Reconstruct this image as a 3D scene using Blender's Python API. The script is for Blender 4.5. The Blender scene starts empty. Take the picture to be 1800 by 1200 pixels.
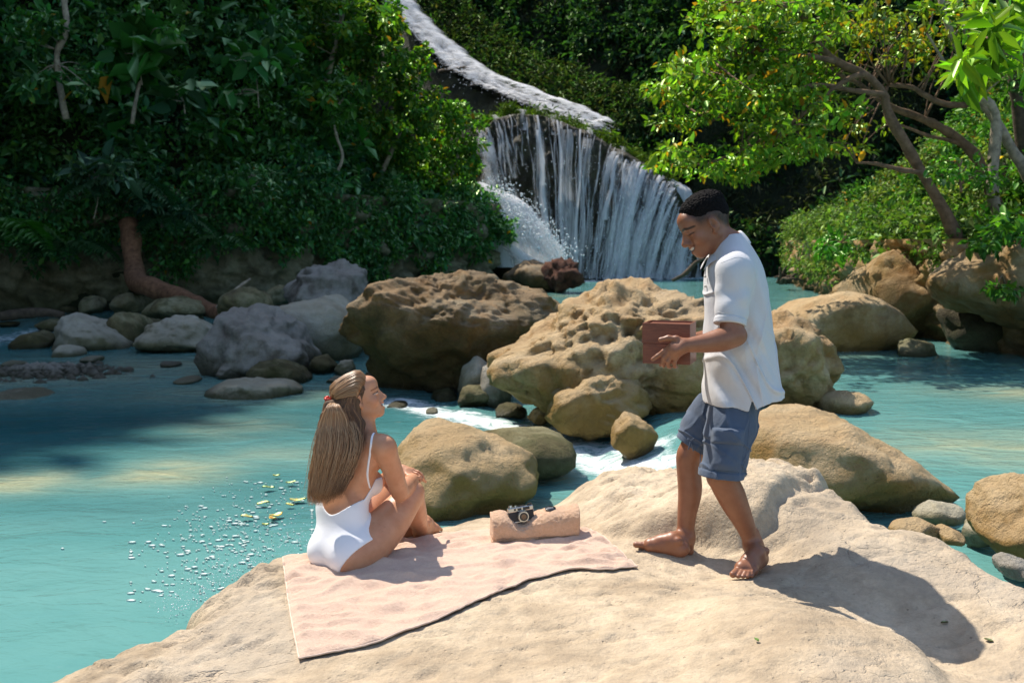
import bpy, math, random
import numpy as np
from mathutils import Vector, Matrix

random.seed(7)
RNG = np.random.default_rng(7)
S = bpy.context.scene
COL = S.collection

# ------------------------------------------------------------------ camera, sky, sun, exposure
CAM_H = 2.05                       # metres above the lower pool
FPX = 1750.0                       # focal length in photograph pixels (35 mm on 36 mm)
PITCH = math.atan(0.1)
cam_data = bpy.data.cameras.new('camera')
cam_data.lens = 35.0
cam_data.sensor_width = 36.0
cam_data.clip_start = 0.05
cam_data.clip_end = 600
cam_data.dof.use_dof = True
cam_data.dof.focus_distance = 4.25
cam_data.dof.aperture_fstop = 5.0
camera = bpy.data.objects.new('camera', cam_data)
camera.location = (0, 0, CAM_H)
camera.rotation_euler = (math.pi / 2 - PITCH, 0, 0)
COL.objects.link(camera)
S.camera = camera

SUN_ELEV = math.radians(54)
SUN_H = np.array([-0.66, 0.75]); SUN_H /= np.linalg.norm(SUN_H)     # horizontal direction towards the sun
SUN_DIR = Vector((SUN_H[0] * math.cos(SUN_ELEV), SUN_H[1] * math.cos(SUN_ELEV), math.sin(SUN_ELEV)))
world = bpy.data.worlds.new('World')
S.world = world
world.use_nodes = True
wn = world.node_tree.nodes
sky = wn.new('ShaderNodeTexSky')
sky.sky_type = 'NISHITA'
sky.sun_disc = False
sky.sun_elevation = SUN_ELEV
sky.sun_rotation = math.atan2(SUN_DIR.x, SUN_DIR.y)
wn['Background'].inputs['Strength'].default_value = 0.145
world.node_tree.links.new(sky.outputs[0], wn['Background'].inputs['Color'])
sun_data = bpy.data.lights.new('sun', 'SUN')
sun_data.energy = 4.5
sun_data.angle = math.radians(0.5)
sun_data.color = (1.0, 0.925, 0.82)
sun = bpy.data.objects.new('sun', sun_data)
sun.rotation_euler = SUN_DIR.to_track_quat('Z', 'Y').to_euler()
sun.location = (-20, 30, 60)
COL.objects.link(sun)
S.view_settings.view_transform = 'Standard'
S.view_settings.look = 'None'
S.view_settings.gamma = 1.0
S.view_settings.exposure = 0.7
S.render.engine = 'CYCLES'
S.cycles.use_denoising = True
S.cycles.max_bounces = 6
S.cycles.diffuse_bounces = 3
S.cycles.glossy_bounces = 3
S.cycles.transmission_bounces = 4
S.cycles.transparent_max_bounces = 10
S.cycles.caustics_reflective = False
S.cycles.caustics_refractive = False
S.cycles.sample_clamp_indirect = 6.0

# ------------------------------------------------------------------ helpers
CP, SP = math.cos(PITCH), math.sin(PITCH)
def ray(px, py):
    u = (px - 900.0) / FPX; v = (600.0 - py) / FPX
    return np.array([u, CP + v * SP, -SP + v * CP])
def at(px, py, Y):
    """a point of the place, Y metres in front of the camera, seen at a photograph pixel"""
    d = ray(px, py)
    return np.array([0, 0, CAM_H]) + d * (Y / d[1])
def atz(px, py, z):
    d = ray(px, py)
    return np.array([0, 0, CAM_H]) + d * ((z - CAM_H) / d[2])

def sstep(a, b, x):
    t = np.clip((x - a) / (b - a), 0, 1)
    return t * t * (3 - 2 * t)

_perm = np.random.default_rng(11).permutation(512)
_perm = np.concatenate([_perm, _perm, _perm])
_grad = np.random.default_rng(12).normal(size=(512, 3)).astype(np.float32)
_grad /= np.linalg.norm(_grad, axis=1)[:, None]
def pnoise(p):
    """gradient noise, p (N,3) -> (N,) in about -1..1"""
    p = np.asarray(p, dtype=np.float32)
    i = np.floor(p).astype(np.int64); f = p - i
    w = f * f * f * (f * (f * 6 - 15) + 10)
    i &= 511
    out = 0
    for dx in (0, 1):
        wx = w[:, 0] if dx else 1 - w[:, 0]
        for dy in (0, 1):
            wy = w[:, 1] if dy else 1 - w[:, 1]
            for dz in (0, 1):
                wz = w[:, 2] if dz else 1 - w[:, 2]
                h = _perm[_perm[_perm[(i[:, 0] + dx) & 511] + ((i[:, 1] + dy) & 511)] + ((i[:, 2] + dz) & 511)]
                g = _grad[h]
                out = out + wx * wy * wz * (g[:, 0] * (f[:, 0] - dx) + g[:, 1] * (f[:, 1] - dy) + g[:, 2] * (f[:, 2] - dz))
    return out * 1.6
def fbm(p, octaves=4, gain=0.5, lac=2.03):
    p = np.asarray(p, dtype=np.float32); a = 1.0; s = 0
    for o in range(octaves):
        s = s + a * pnoise(p + 17.3 * o); p = p * lac; a *= gain
    return s
def ridged(p, octaves=4):
    p = np.asarray(p, dtype=np.float32); a = 1.0; s = 0
    for o in range(octaves):
        s = s + a * (1 - 2 * np.abs(pnoise(p + 9.1 * o))); p = p * 2.05; a *= 0.5
    return s
def worley(p, seed=0):
    """distance to the nearest jittered cell point"""
    p = np.asarray(p, dtype=np.float32)
    i = np.floor(p).astype(np.int64); best = np.full(len(p), 9.0, dtype=np.float32)
    jit = np.random.default_rng(100 + seed).random((512, 3)).astype(np.float32)
    for dx in (-1, 0, 1):
        for dy in (-1, 0, 1):
            for dz in (-1, 0, 1):
                c = i + (dx, dy, dz)
                h = _perm[_perm[_perm[c[:, 0] & 511] + (c[:, 1] & 511)] + (c[:, 2] & 511)]
                d = np.linalg.norm(c + jit[h] - p, axis=1)
                best = np.minimum(best, d)
    return best

def mesh_from(name, verts, quads=None, tris=None, smooth=True):
    me = bpy.data.meshes.new(name)
    verts = np.ascontiguousarray(verts, dtype=np.float32)
    loops = []; sizes = []
    if quads is not None and len(quads):
        loops.append(np.asarray(quads, dtype=np.int32).ravel()); sizes.append(np.full(len(quads), 4, dtype=np.int32))
    if tris is not None and len(tris):
        loops.append(np.asarray(tris, dtype=np.int32).ravel()); sizes.append(np.full(len(tris), 3, dtype=np.int32))
    loops = np.concatenate(loops); sizes = np.concatenate(sizes)
    me.vertices.add(len(verts)); me.vertices.foreach_set('co', verts.ravel())
    me.loops.add(len(loops)); me.loops.foreach_set('vertex_index', loops)
    me.polygons.add(len(sizes))
    starts = np.concatenate([[0], np.cumsum(sizes)[:-1]]).astype(np.int32)
    me.polygons.foreach_set('loop_start', starts)
    me.polygons.foreach_set('loop_total', sizes)
    if smooth:
        me.polygons.foreach_set('use_smooth', np.ones(len(sizes), dtype=bool))
    me.update(calc_edges=True)
    me.validate()
    return me
def put_attr(me, name, values):
    values = np.asarray(values, dtype=np.float32)
    if values.ndim == 1:
        a = me.attributes.new(name, 'FLOAT', 'POINT'); a.data.foreach_set('value', values)
    else:
        if values.shape[1] == 3:
            values = np.concatenate([values, np.ones((len(values), 1), np.float32)], axis=1)
        a = me.attributes.new(name, 'FLOAT_COLOR', 'POINT'); a.data.foreach_set('color', values.ravel())
def add(name, me, mat=None, parent=None, label=None, category=None, group=None, kind=None):
    o = bpy.data.objects.new(name, me)
    COL.objects.link(o)
    if mat is not None:
        me.materials.append(mat)
    if parent is not None:
        o.parent = parent
    for k, v in (('label', label), ('category', category), ('group', group), ('kind', kind)):
        if v: o[k] = v
    return o
def empty(name, loc, label, category, group=None):
    """an Empty at the thing's base; parts are built in world coordinates and hung on it with keep()"""
    o = bpy.data.objects.new(name, None)
    o.location = loc; o.empty_display_size = 0.1
    COL.objects.link(o)
    o['label'] = label; o['category'] = category
    if group: o['group'] = group
    return o
def keep(child, parent):
    """parent without moving"""
    child.parent = parent
    m = Matrix.Translation(parent.location) if parent.parent is None else Matrix.Identity(4)
    child.matrix_parent_inverse = m.inverted()
    return child
def grid_quads(nu, nv, wrap_u=False):
    u = np.arange(nu if wrap_u else nu - 1); v = np.arange(nv - 1)
    U, V = np.meshgrid(u, v, indexing='ij')
    a = U * nv + V; b = ((U + 1) % nu) * nv + V
    return np.stack([a, b, b + 1, a + 1], -1).reshape(-1, 4)
class Bag:
    """collects pieces for one mesh"""
    def __init__(s): s.v = []; s.q = []; s.t = []; s.n = 0; s.c = []
    def add(s, v, q=None, t=None, c=None):
        v = np.asarray(v, dtype=np.float32)
        if q is not None and len(q): s.q.append(np.asarray(q) + s.n)
        if t is not None and len(t): s.t.append(np.asarray(t) + s.n)
        s.v.append(v); s.n += len(v)
        if c is not None: s.c.append(np.broadcast_to(np.asarray(c, dtype=np.float32), (len(v), 3)))
    def mesh(s, name, smooth=True):
        me = mesh_from(name, np.concatenate(s.v), np.concatenate(s.q) if s.q else None, np.concatenate(s.t) if s.t else None, smooth)
        if s.c: put_attr(me, 'tint', np.concatenate(s.c))
        return me
def frame_of(d):
    d = d / (np.linalg.norm(d) + 1e-9)
    a = np.array([0, 0, 1.0]) if abs(d[2]) < 0.9 else np.array([1.0, 0, 0])
    u = np.cross(a, d); u /= np.linalg.norm(u)
    return u, np.cross(d, u)
def smooth_path(pts, n):
    """Catmull-Rom through points of any width"""
    P = np.asarray(pts, dtype=float)
    P = np.vstack([2 * P[0] - P[1], P, 2 * P[-1] - P[-2]])
    t = np.linspace(0, len(P) - 3 - 1e-6, n); i = t.astype(int); f = (t - i)[:, None]
    a, b, c, d = P[i], P[i + 1], P[i + 2], P[i + 3]
    return 0.5 * (2 * b + (c - a) * f + (2 * a - 5 * b + 4 * c - d) * f ** 2 + (3 * b - a - 3 * c + d) * f ** 3)
def tube(path, radii, sides=8, rough=0.0, seed=0):
    """a swept tube with end caps -> verts, quads, tris"""
    path = np.asarray(path, float); n = len(path)
    radii = np.broadcast_to(np.asarray(radii, float), (n,))
    tan = np.gradient(path, axis=0)
    u, _ = frame_of(tan[0]); rings = []
    ang = np.arange(sides) / sides * 2 * math.pi
    for i in range(n):
        t = tan[i] / (np.linalg.norm(tan[i]) + 1e-9)
        u = u - t * np.dot(u, t); u /= np.linalg.norm(u) + 1e-9
        w = np.cross(t, u)
        rings.append(path[i] + radii[i] * (np.cos(ang)[:, None] * u + np.sin(ang)[:, None] * w))
    V = np.array(rings)
    if rough:
        V = V + (rough * radii[:, None] * pnoise(V.reshape(-1, 3) / (radii.max() * 2.2) + seed).reshape(n, sides))[:, :, None] * (V - path[:, None]) / radii[:, None, None]
    V = V.reshape(-1, 3)
    i = np.arange(n - 1)[:, None] * sides; j = np.arange(sides)
    q = np.stack([i + j, i + (j + 1) % sides, i + sides + (j + 1) % sides, i + sides + j], -1).reshape(-1, 4)
    V = np.vstack([V, path[0], path[-1]])
    t0 = np.stack([np.full(sides, n * sides), (j + 1) % sides, j], -1)
    o = (n - 1) * sides
    t1 = np.stack([np.full(sides, n * sides + 1), o + j, o + (j + 1) % sides], -1)
    return V, q, np.vstack([t0, t1])

# ------------------------------------------------------------------ materials
def new_mat(name):
    m = bpy.data.materials.new(name); m.use_nodes = True
    nt = m.node_tree
    return m, nt, nt.nodes['Principled BSDF'], nt.nodes['Material Output']
def N(nt, kind, **kw):
    n = nt.nodes.new('ShaderNode' + kind)
    for k, v in kw.items():
        if k in n.inputs.keys(): n.inputs[k].default_value = v
        else: setattr(n, k, v)
    return n
def noise_node(nt, scale, detail=6, rough=0.6, vec=None, dist=0.0):
    n = N(nt, 'TexNoise'); n.inputs['Scale'].default_value = scale; n.inputs['Detail'].default_value = detail
    n.inputs['Roughness'].default_value = rough; n.inputs['Distortion'].default_value = dist
    if vec is not None: nt.links.new(vec, n.inputs['Vector'])
    return n
def ramp(nt, fac, stops):
    r = N(nt, 'ValToRGB'); els = r.color_ramp.elements
    while len(els) < len(stops): els.new(0.5)
    for e, (p, c) in zip(els, stops):
        e.position = p; e.color = (*c, 1) if len(c) == 3 else c
    nt.links.new(fac, r.inputs['Fac'])
    return r
def mixc(nt, fac, a, b, mode='MIX'):
    m = N(nt, 'Mix', data_type='RGBA', blend_type=mode)
    for sock, val in ((m.inputs[0], fac), (m.inputs[6], a), (m.inputs[7], b)):
        if hasattr(val, 'is_linked'): nt.links.new(val, sock)
        elif isinstance(val, (tuple, list)): sock.default_value = (*val, 1) if len(val) == 3 else val
        else: sock.default_value = val
    return m.outputs[2]
def math_node(nt, op, a, b=None, c=None, clamp=False):
    m = N(nt, 'Math', operation=op); m.use_clamp = clamp
    for s, val in zip(m.inputs, (a, b, c)):
        if val is None: continue
        if hasattr(val, 'is_linked'): nt.links.new(val, s)
        else: s.default_value = val
    return m.outputs[0]
def bump(nt, height, strength, dist, normal=None):
    b = N(nt, 'Bump'); b.inputs['Strength'].default_value = strength; b.inputs['Distance'].default_value = dist
    nt.links.new(height, b.inputs['Height'])
    if normal is not None: nt.links.new(normal, b.inputs['Normal'])
    return b.outputs[0]
def obj_pos(nt):
    g = N(nt, 'NewGeometry'); return g.outputs['Position']

def rock_material(name, c_light, c_mid, c_dark, c_stain, scale=1.0, stain_z=None, bump_d=0.03, moss=0.0, rough=0.88, spots=0.3, top_pale=0.0, rust=0.0):
    """limestone: mottled, fine pores, ochre or mossy below a waterline height"""
    m, nt, bs, out = new_mat(name)
    pos = obj_pos(nt)
    n1 = noise_node(nt, 1.7 * scale, 6, 0.62, pos, 0.4)
    n2 = noise_node(nt, 9 * scale, 8, 0.7, pos)
    n3 = noise_node(nt, 46 * scale, 4, 0.7, pos)
    base = ramp(nt, n1.outputs[0], [(0.34, c_dark), (0.48, c_mid), (0.66, c_light)]).outputs[0]
    base = mixc(nt, math_node(nt, 'MULTIPLY', ramp(nt, n2.outputs[0], [(0.40, (0, 0, 0)), (0.66, (1, 1, 1))]).outputs[0], spots), base, tuple(0.42 * x for x in c_mid))
    base = mixc(nt, 0.22, base, n3.outputs[0], 'OVERLAY')
    # old rain streaks and lichen freckles
    vor = N(nt, 'TexVoronoi'); vor.inputs['Scale'].default_value = 24 * scale; nt.links.new(pos, vor.inputs['Vector'])
    fre = ramp(nt, vor.outputs['Distance'], [(0.06, (1, 1, 1)), (0.14, (0, 0, 0))]).outputs[0]
    base = mixc(nt, math_node(nt, 'MULTIPLY', math_node(nt, 'MULTIPLY', fre, 0.55), ramp(nt, n2.outputs[0], [(0.5, (0, 0, 0)), (0.6, (1, 1, 1))]).outputs[0]), base, tuple(0.3 * x for x in c_dark))
    n0 = noise_node(nt, 0.75 * scale, 4, 0.6, pos, 0.6)
    if rust:
        n5 = noise_node(nt, 2.3 * scale, 7, 0.68, pos, 0.9)
        base = mixc(nt, math_node(nt, 'MULTIPLY', ramp(nt, n5.outputs[0], [(0.47, (0, 0, 0)), (0.62, (1, 1, 1))]).outputs[0], rust), base, (0.33, 0.155, 0.035))
        n6 = noise_node(nt, 5.5 * scale, 8, 0.75, pos, 0.5)
        base = mixc(nt, math_node(nt, 'MULTIPLY', ramp(nt, n6.outputs[0], [(0.56, (0, 0, 0)), (0.66, (1, 1, 1))]).outputs[0], 0.6 * rust), base, (0.055, 0.042, 0.03))
    grey = ramp(nt, n0.outputs[0], [(0.50, (0, 0, 0)), (0.68, (1, 1, 1))]).outputs[0]
    base = mixc(nt, math_node(nt, 'MULTIPLY', grey, 0.38), base, tuple(0.62 * (0.6 * sum(c_mid) / 3 + 0.4 * x) for x in c_mid))
    cv = N(nt, 'VectorMath', operation='ADD'); nt.links.new(pos, cv.inputs[0])
    cs = N(nt, 'VectorMath', operation='SCALE'); nt.links.new(n1.outputs['Color'], cs.inputs[0]); cs.inputs['Scale'].default_value = 0.9 / scale; nt.links.new(cs.outputs[0], cv.inputs[1])
    cvor = N(nt, 'TexVoronoi', feature='DISTANCE_TO_EDGE'); cvor.inputs['Scale'].default_value = 1.25 * scale; nt.links.new(cv.outputs[0], cvor.inputs['Vector'])
    crack = math_node(nt, 'MULTIPLY', ramp(nt, cvor.outputs['Distance'], [(0.0, (1, 1, 1)), (0.016, (0, 0, 0))]).outputs[0], ramp(nt, n0.outputs[0], [(0.50, (0, 0, 0)), (0.66, (1, 1, 1))]).outputs[0])
    base = mixc(nt, math_node(nt, 'MULTIPLY', crack, 0.10), base, tuple(0.35 * x for x in c_dark))
    if stain_z is not None:
        sep = N(nt, 'SeparateXYZ'); nt.links.new(pos, sep.inputs[0])
        z = math_node(nt, 'ADD', sep.outputs[2], math_node(nt, 'MULTIPLY', math_node(nt, 'SUBTRACT', n1.outputs[0], 0.5), 1.0 * abs(stain_z[1] - stain_z[0]) + 0.3))
        mr = N(nt, 'MapRange'); nt.links.new(z, mr.inputs[0])
        mr.inputs[1].default_value = stain_z[0]; mr.inputs[2].default_value = stain_z[1]; mr.inputs[3].default_value = 1; mr.inputs[4].default_value = 0
        st = mixc(nt, n2.outputs[0], c_stain, tuple(0.5 * x for x in c_stain))
        base = mixc(nt, math_node(nt, 'MULTIPLY', mr.outputs[0], 0.9), base, st)
    if moss:
        g = N(nt, 'NewGeometry'); sepn = N(nt, 'SeparateXYZ'); nt.links.new(g.outputs['Normal'], sepn.inputs[0])
        nm = noise_node(nt, 2.6 * scale, 6, 0.7, pos)
        mm = math_node(nt, 'MULTIPLY', ramp(nt, nm.outputs[0], [(0.5, (0, 0, 0)), (0.62, (1, 1, 1))]).outputs[0], moss)
        base = mixc(nt, mm, base, (0.055, 0.06, 0.018))
    if top_pale:  # paler colour mixed in on upward-facing surfaces, broken by noise
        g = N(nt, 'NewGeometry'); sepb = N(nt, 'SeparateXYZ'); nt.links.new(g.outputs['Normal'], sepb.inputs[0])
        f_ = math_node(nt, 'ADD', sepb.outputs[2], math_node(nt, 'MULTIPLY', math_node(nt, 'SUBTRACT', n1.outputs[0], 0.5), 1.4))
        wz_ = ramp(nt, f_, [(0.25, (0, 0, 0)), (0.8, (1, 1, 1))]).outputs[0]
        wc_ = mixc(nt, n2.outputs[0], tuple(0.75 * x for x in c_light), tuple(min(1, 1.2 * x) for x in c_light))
        base = mixc(nt, math_node(nt, 'MULTIPLY', wz_, top_pale), base, wc_)
    wl_ = N(nt, 'Attribute'); wl_.attribute_name = 'waterline'
    sepw = N(nt, 'SeparateXYZ'); nt.links.new(pos, sepw.inputs[0])
    zr_ = math_node(nt, 'SUBTRACT', math_node(nt, 'SUBTRACT', sepw.outputs[2], wl_.outputs['Fac']), math_node(nt, 'MULTIPLY', n2.outputs[0], 0.16))
    wm_ = N(nt, 'MapRange'); nt.links.new(zr_, wm_.inputs[0]); wm_.inputs[1].default_value = -0.02; wm_.inputs[2].default_value = 0.05; wm_.inputs[3].default_value = 1; wm_.inputs[4].default_value = 0
    base = mixc(nt, math_node(nt, 'MULTIPLY', wm_.outputs[0], 0.7), base, tuple(0.35 * x for x in c_stain))
    nt.links.new(base, bs.inputs['Base Color'])
    nt.links.new(math_node(nt, 'SUBTRACT', rough, math_node(nt, 'MULTIPLY', wm_.outputs[0], 0.5)), bs.inputs['Roughness'])
    bs.inputs['Specular IOR Level'].default_value = 0.25
    h = math_node(nt, 'ADD', math_node(nt, 'MULTIPLY', n2.outputs[0], 1.3), math_node(nt, 'MULTIPLY', n3.outputs[0], 0.45))
    h = math_node(nt, 'SUBTRACT', h, math_node(nt, 'MULTIPLY', fre, 0.25))
    h = math_node(nt, 'SUBTRACT', h, math_node(nt, 'MULTIPLY', crack, 0.3))
    nt.links.new(bump(nt, h, 0.85, bump_d), bs.inputs['Normal'])
    return m

def leaf_material(name, gloss=0.035, trans=0.48, tcol=(1.25, 1.5, 0.35)):
    """leaf colour from the 'tint' attribute, light shining through the blade"""
    m, nt, bs, out = new_mat(name)
    a = N(nt, 'Attribute'); a.attribute_name = 'tint'
    nt.nodes.remove(bs)
    d = N(nt, 'BsdfDiffuse'); nt.links.new(a.outputs['Color'], d.inputs['Color'])
    t = N(nt, 'BsdfTranslucent'); nt.links.new(mixc(nt, 1.0, a.outputs['Color'], tcol, 'MULTIPLY'), t.inputs['Color'])
    mx = N(nt, 'MixShader'); mx.inputs[0].default_value = trans
    nt.links.new(d.outputs[0], mx.inputs[1]); nt.links.new(t.outputs[0], mx.inputs[2])
    g = N(nt, 'BsdfGlossy'); g.inputs['Roughness'].default_value = 0.45; g.inputs['Color'].default_value = (0.62, 0.85, 0.42, 1)
    fr = N(nt, 'Fresnel'); fr.inputs['IOR'].default_value = 1.4
    mx2 = N(nt, 'MixShader'); nt.links.new(math_node(nt, 'MULTIPLY', fr.outputs[0], gloss * 4), mx2.inputs[0])
    nt.links.new(mx.outputs[0], mx2.inputs[1]); nt.links.new(g.outputs[0], mx2.inputs[2])
    nt.links.new(mx2.outputs[0], out.inputs['Surface'])
    return m
def simple_mat(name, color, rough=0.6, metal=0.0, spec=0.5, var=0.15, scale=30, bump_s=0.0, bump_dist=0.002):
    m, nt, bs, out = new_mat(name)
    pos = N(nt, 'TexCoord').outputs['Object']
    n = noise_node(nt, scale, 5, 0.6, pos)
    dark = tuple(max(0, c * (1 - var)) for c in color); light = tuple(min(1, c * (1 + var)) for c in color)
    nt.links.new(ramp(nt, n.outputs[0], [(0.35, dark), (0.65, light)]).outputs[0], bs.inputs['Base Color'])
    bs.inputs['Roughness'].default_value = rough; bs.inputs['Metallic'].default_value = metal
    bs.inputs['Specular IOR Level'].default_value = spec
    if bump_s:
        nt.links.new(bump(nt, n.outputs[0], bump_s, bump_dist), bs.inputs['Normal'])
    return m
# ------------------------------------------------------------------ the rock shelf in front
M_SHELF = rock_material('shelf_limestone', (0.60, 0.49, 0.35), (0.51, 0.405, 0.28), (0.38, 0.295, 0.20), (0.30, 0.19, 0.07), scale=1.0, stain_z=(0.16, 0.5), bump_d=0.022, spots=0.42)
M_TAN = rock_material('tan_limestone', (0.60, 0.46, 0.28), (0.49, 0.33, 0.155), (0.29, 0.165, 0.06), (0.37, 0.22, 0.055), scale=0.9, stain_z=(0.3, 0.9), bump_d=0.08, top_pale=.45, spots=.5, rust=.6)
M_OCHRE = rock_material('ochre_limestone', (0.46, 0.36, 0.22), (0.38, 0.24, 0.09), (0.24, 0.13, 0.04), (0.12, 0.075, 0.025), scale=0.8, stain_z=(0.5, 1.6), bump_d=0.08, top_pale=.35, rust=.75)
M_GREY = rock_material('grey_limestone', (0.42, 0.39, 0.33), (0.31, 0.28, 0.23), (0.17, 0.14, 0.11), (0.12, 0.11, 0.06), scale=1.1, stain_z=(0.05, 0.5), bump_d=0.08, spots=0.5, top_pale=.5)
M_PALE = rock_material('pale_limestone', (0.50, 0.47, 0.37), (0.40, 0.35, 0.24), (0.27, 0.22, 0.13), (0.16, 0.15, 0.07), scale=0.9, stain_z=(0.0, 0.5), bump_d=0.05, top_pale=.4)
M_MOSSY = rock_material('mossy_limestone', (0.30, 0.28, 0.16), (0.21, 0.18, 0.085), (0.11, 0.085, 0.04), (0.07, 0.06, 0.02), scale=1.1, stain_z=(0.1, 0.6), bump_d=0.04, moss=0.6)
M_OVERHANG = rock_material('overhang_limestone', (0.36, 0.29, 0.19), (0.26, 0.16, 0.07), (0.11, 0.068, 0.034), (0.10, 0.07, 0.02), scale=0.9, stain_z=(0.55, 1.25), bump_d=0.10, spots=0.5, moss=0.35, top_pale=.35, rust=.6)
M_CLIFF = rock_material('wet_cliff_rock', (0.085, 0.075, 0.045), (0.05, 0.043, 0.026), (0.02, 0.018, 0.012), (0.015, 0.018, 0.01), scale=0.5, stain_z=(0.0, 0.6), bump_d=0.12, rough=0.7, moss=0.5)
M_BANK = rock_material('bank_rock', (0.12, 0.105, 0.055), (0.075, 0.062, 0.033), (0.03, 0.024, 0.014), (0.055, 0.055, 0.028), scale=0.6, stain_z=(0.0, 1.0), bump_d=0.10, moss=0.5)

EDGE = [(60, 1200, .45), (200, 1132, .48), (335, 1090, .50), (352, 1045, .52), (440, 1000, .56), (530, 966, .58), (640, 950, .53),
        (750, 928, .50), (870, 905, .50), (985, 890, .55), (1025, 852, .68), (1110, 825, .75), (1200, 826, .79), (1320, 814, .85), (1450, 846, .85),
        (1515, 880, .82), (1552, 915, .78), (1640, 928, .79), (1720, 962, .77), (1800, 1018, .74)]
INNER = [(520, 1160, .60), (500, 990, .60), (700, 1000, .63), (900, 1000, .655), (860, 940, .64), (1030, 940, .66), (1120, 1000, .66),
         (1170, 972, .665), (1285, 1022, .665), (1000, 1100, .685), (1200, 1100, .735), (850, 1190, .66), (1400, 1112, .765), (1560, 1150, .74), (1650, 1200, .70),
         (1440, 1062, .655), (1560, 1085, .635), (1650, 1125, .62), (1690, 1175, .60), (1480, 960, .765), (1600, 1000, .735), (1720, 1080, .68), (1790, 1150, .65),
         (1230, 962, .665), (1345, 966, .69), (1060, 925, .66), (1250, 905, .80), (1150, 880, .76), (1400, 885, .84), (1080, 880, .74), (1200, 945, .705), (1330, 940, .745),
         (300, 1150, .53), (420, 1080, .57), (650, 1190, .62)]
_c = np.array([atz(*p) for p in EDGE + INNER])
_extra = np.array([(2.6, 3.0, .66), (2.4, 1.0, .55), (0, 0.9, .55), (-1.6, 1.2, .45), (-2.0, 2.6, .42), (1.2, 2.2, .66), (-.4, 2.2, .6)])
_c = np.vstack([_c, _extra])
def _tps(r2): return np.where(r2 > 1e-12, r2 * np.log(r2 + 1e-12), 0)
_n = len(_c)
_K = _tps(((_c[:, None, :2] - _c[None, :, :2]) ** 2).sum(-1)) + np.eye(_n) * 0.003
_P = np.hstack([np.ones((_n, 1)), _c[:, :2]])
_A = np.block([[_K, _P], [_P.T, np.zeros((3, 3))]])
_W = np.linalg.solve(_A, np.concatenate([_c[:, 2], np.zeros(3)]))
SHELF_POLY = np.vstack([np.array([atz(*p) for p in EDGE])[:, :2], [(2.75, 3.6), (3.0, 2.0), (2.9, 0.4), (-1.9, 0.4), (-2.25, 2.0), (-2.1, 3.0)]])
def poly_dist(xy, poly):
    """signed distance to a polygon, inside positive"""
    a = poly; b = np.roll(poly, -1, axis=0)
    best = np.full(len(xy), 1e9); ins = np.zeros(len(xy), bool)
    for p, q in zip(a, b):
        d = q - p; t = np.clip(((xy - p) @ d) / (d @ d), 0, 1)
        best = np.minimum(best, np.linalg.norm(xy - p - t[:, None] * d, axis=1))
        c = ((p[1] > xy[:, 1]) != (q[1] > xy[:, 1])) & (xy[:, 0] < (q[0] - p[0]) * (xy[:, 1] - p[1]) / (q[1] - p[1] + 1e-12) + p[0])
        ins ^= c
    return np.where(ins, best, -best)
def side_dist(xy, pts):
    """signed distance to a polyline, positive on its left"""
    best = np.full(len(xy), 1e9); sg = np.ones(len(xy))
    for p, q_ in zip(pts[:-1], pts[1:]):
        p = np.array(p); d = np.array(q_) - p; t_ = np.clip(((xy - p) @ d) / (d @ d), 0, 1); v = xy - p - t_[:, None] * d
        dist = np.linalg.norm(v, axis=1); cr = d[0] * v[:, 1] - d[1] * v[:, 0]
        m = dist < best; best = np.where(m, dist, best); sg = np.where(m, np.sign(cr), sg)
    return best * sg
STEP_BACK = [tuple(atz(x, y, .67)[:2]) for x, y in ((985, 905), (1050, 935), (1120, 948), (1215, 955), (1300, 968), (1355, 962), (1400, 925), (1470, 912), (1550, 925))]
STEP_NEAR = [tuple(atz(x, y, .70)[:2]) for x, y in ((1180, 1050), (1290, 1062), (1400, 1085), (1480, 1092), (1560, 1108), (1630, 1150), (1680, 1215), (1700, 1300))]
STEP_RIGHT = [tuple(atz(x, y, .66)[:2]) for x, y in ((1690, 990), (1740, 1020), (1800, 1045), (1900, 1080))]
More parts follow.
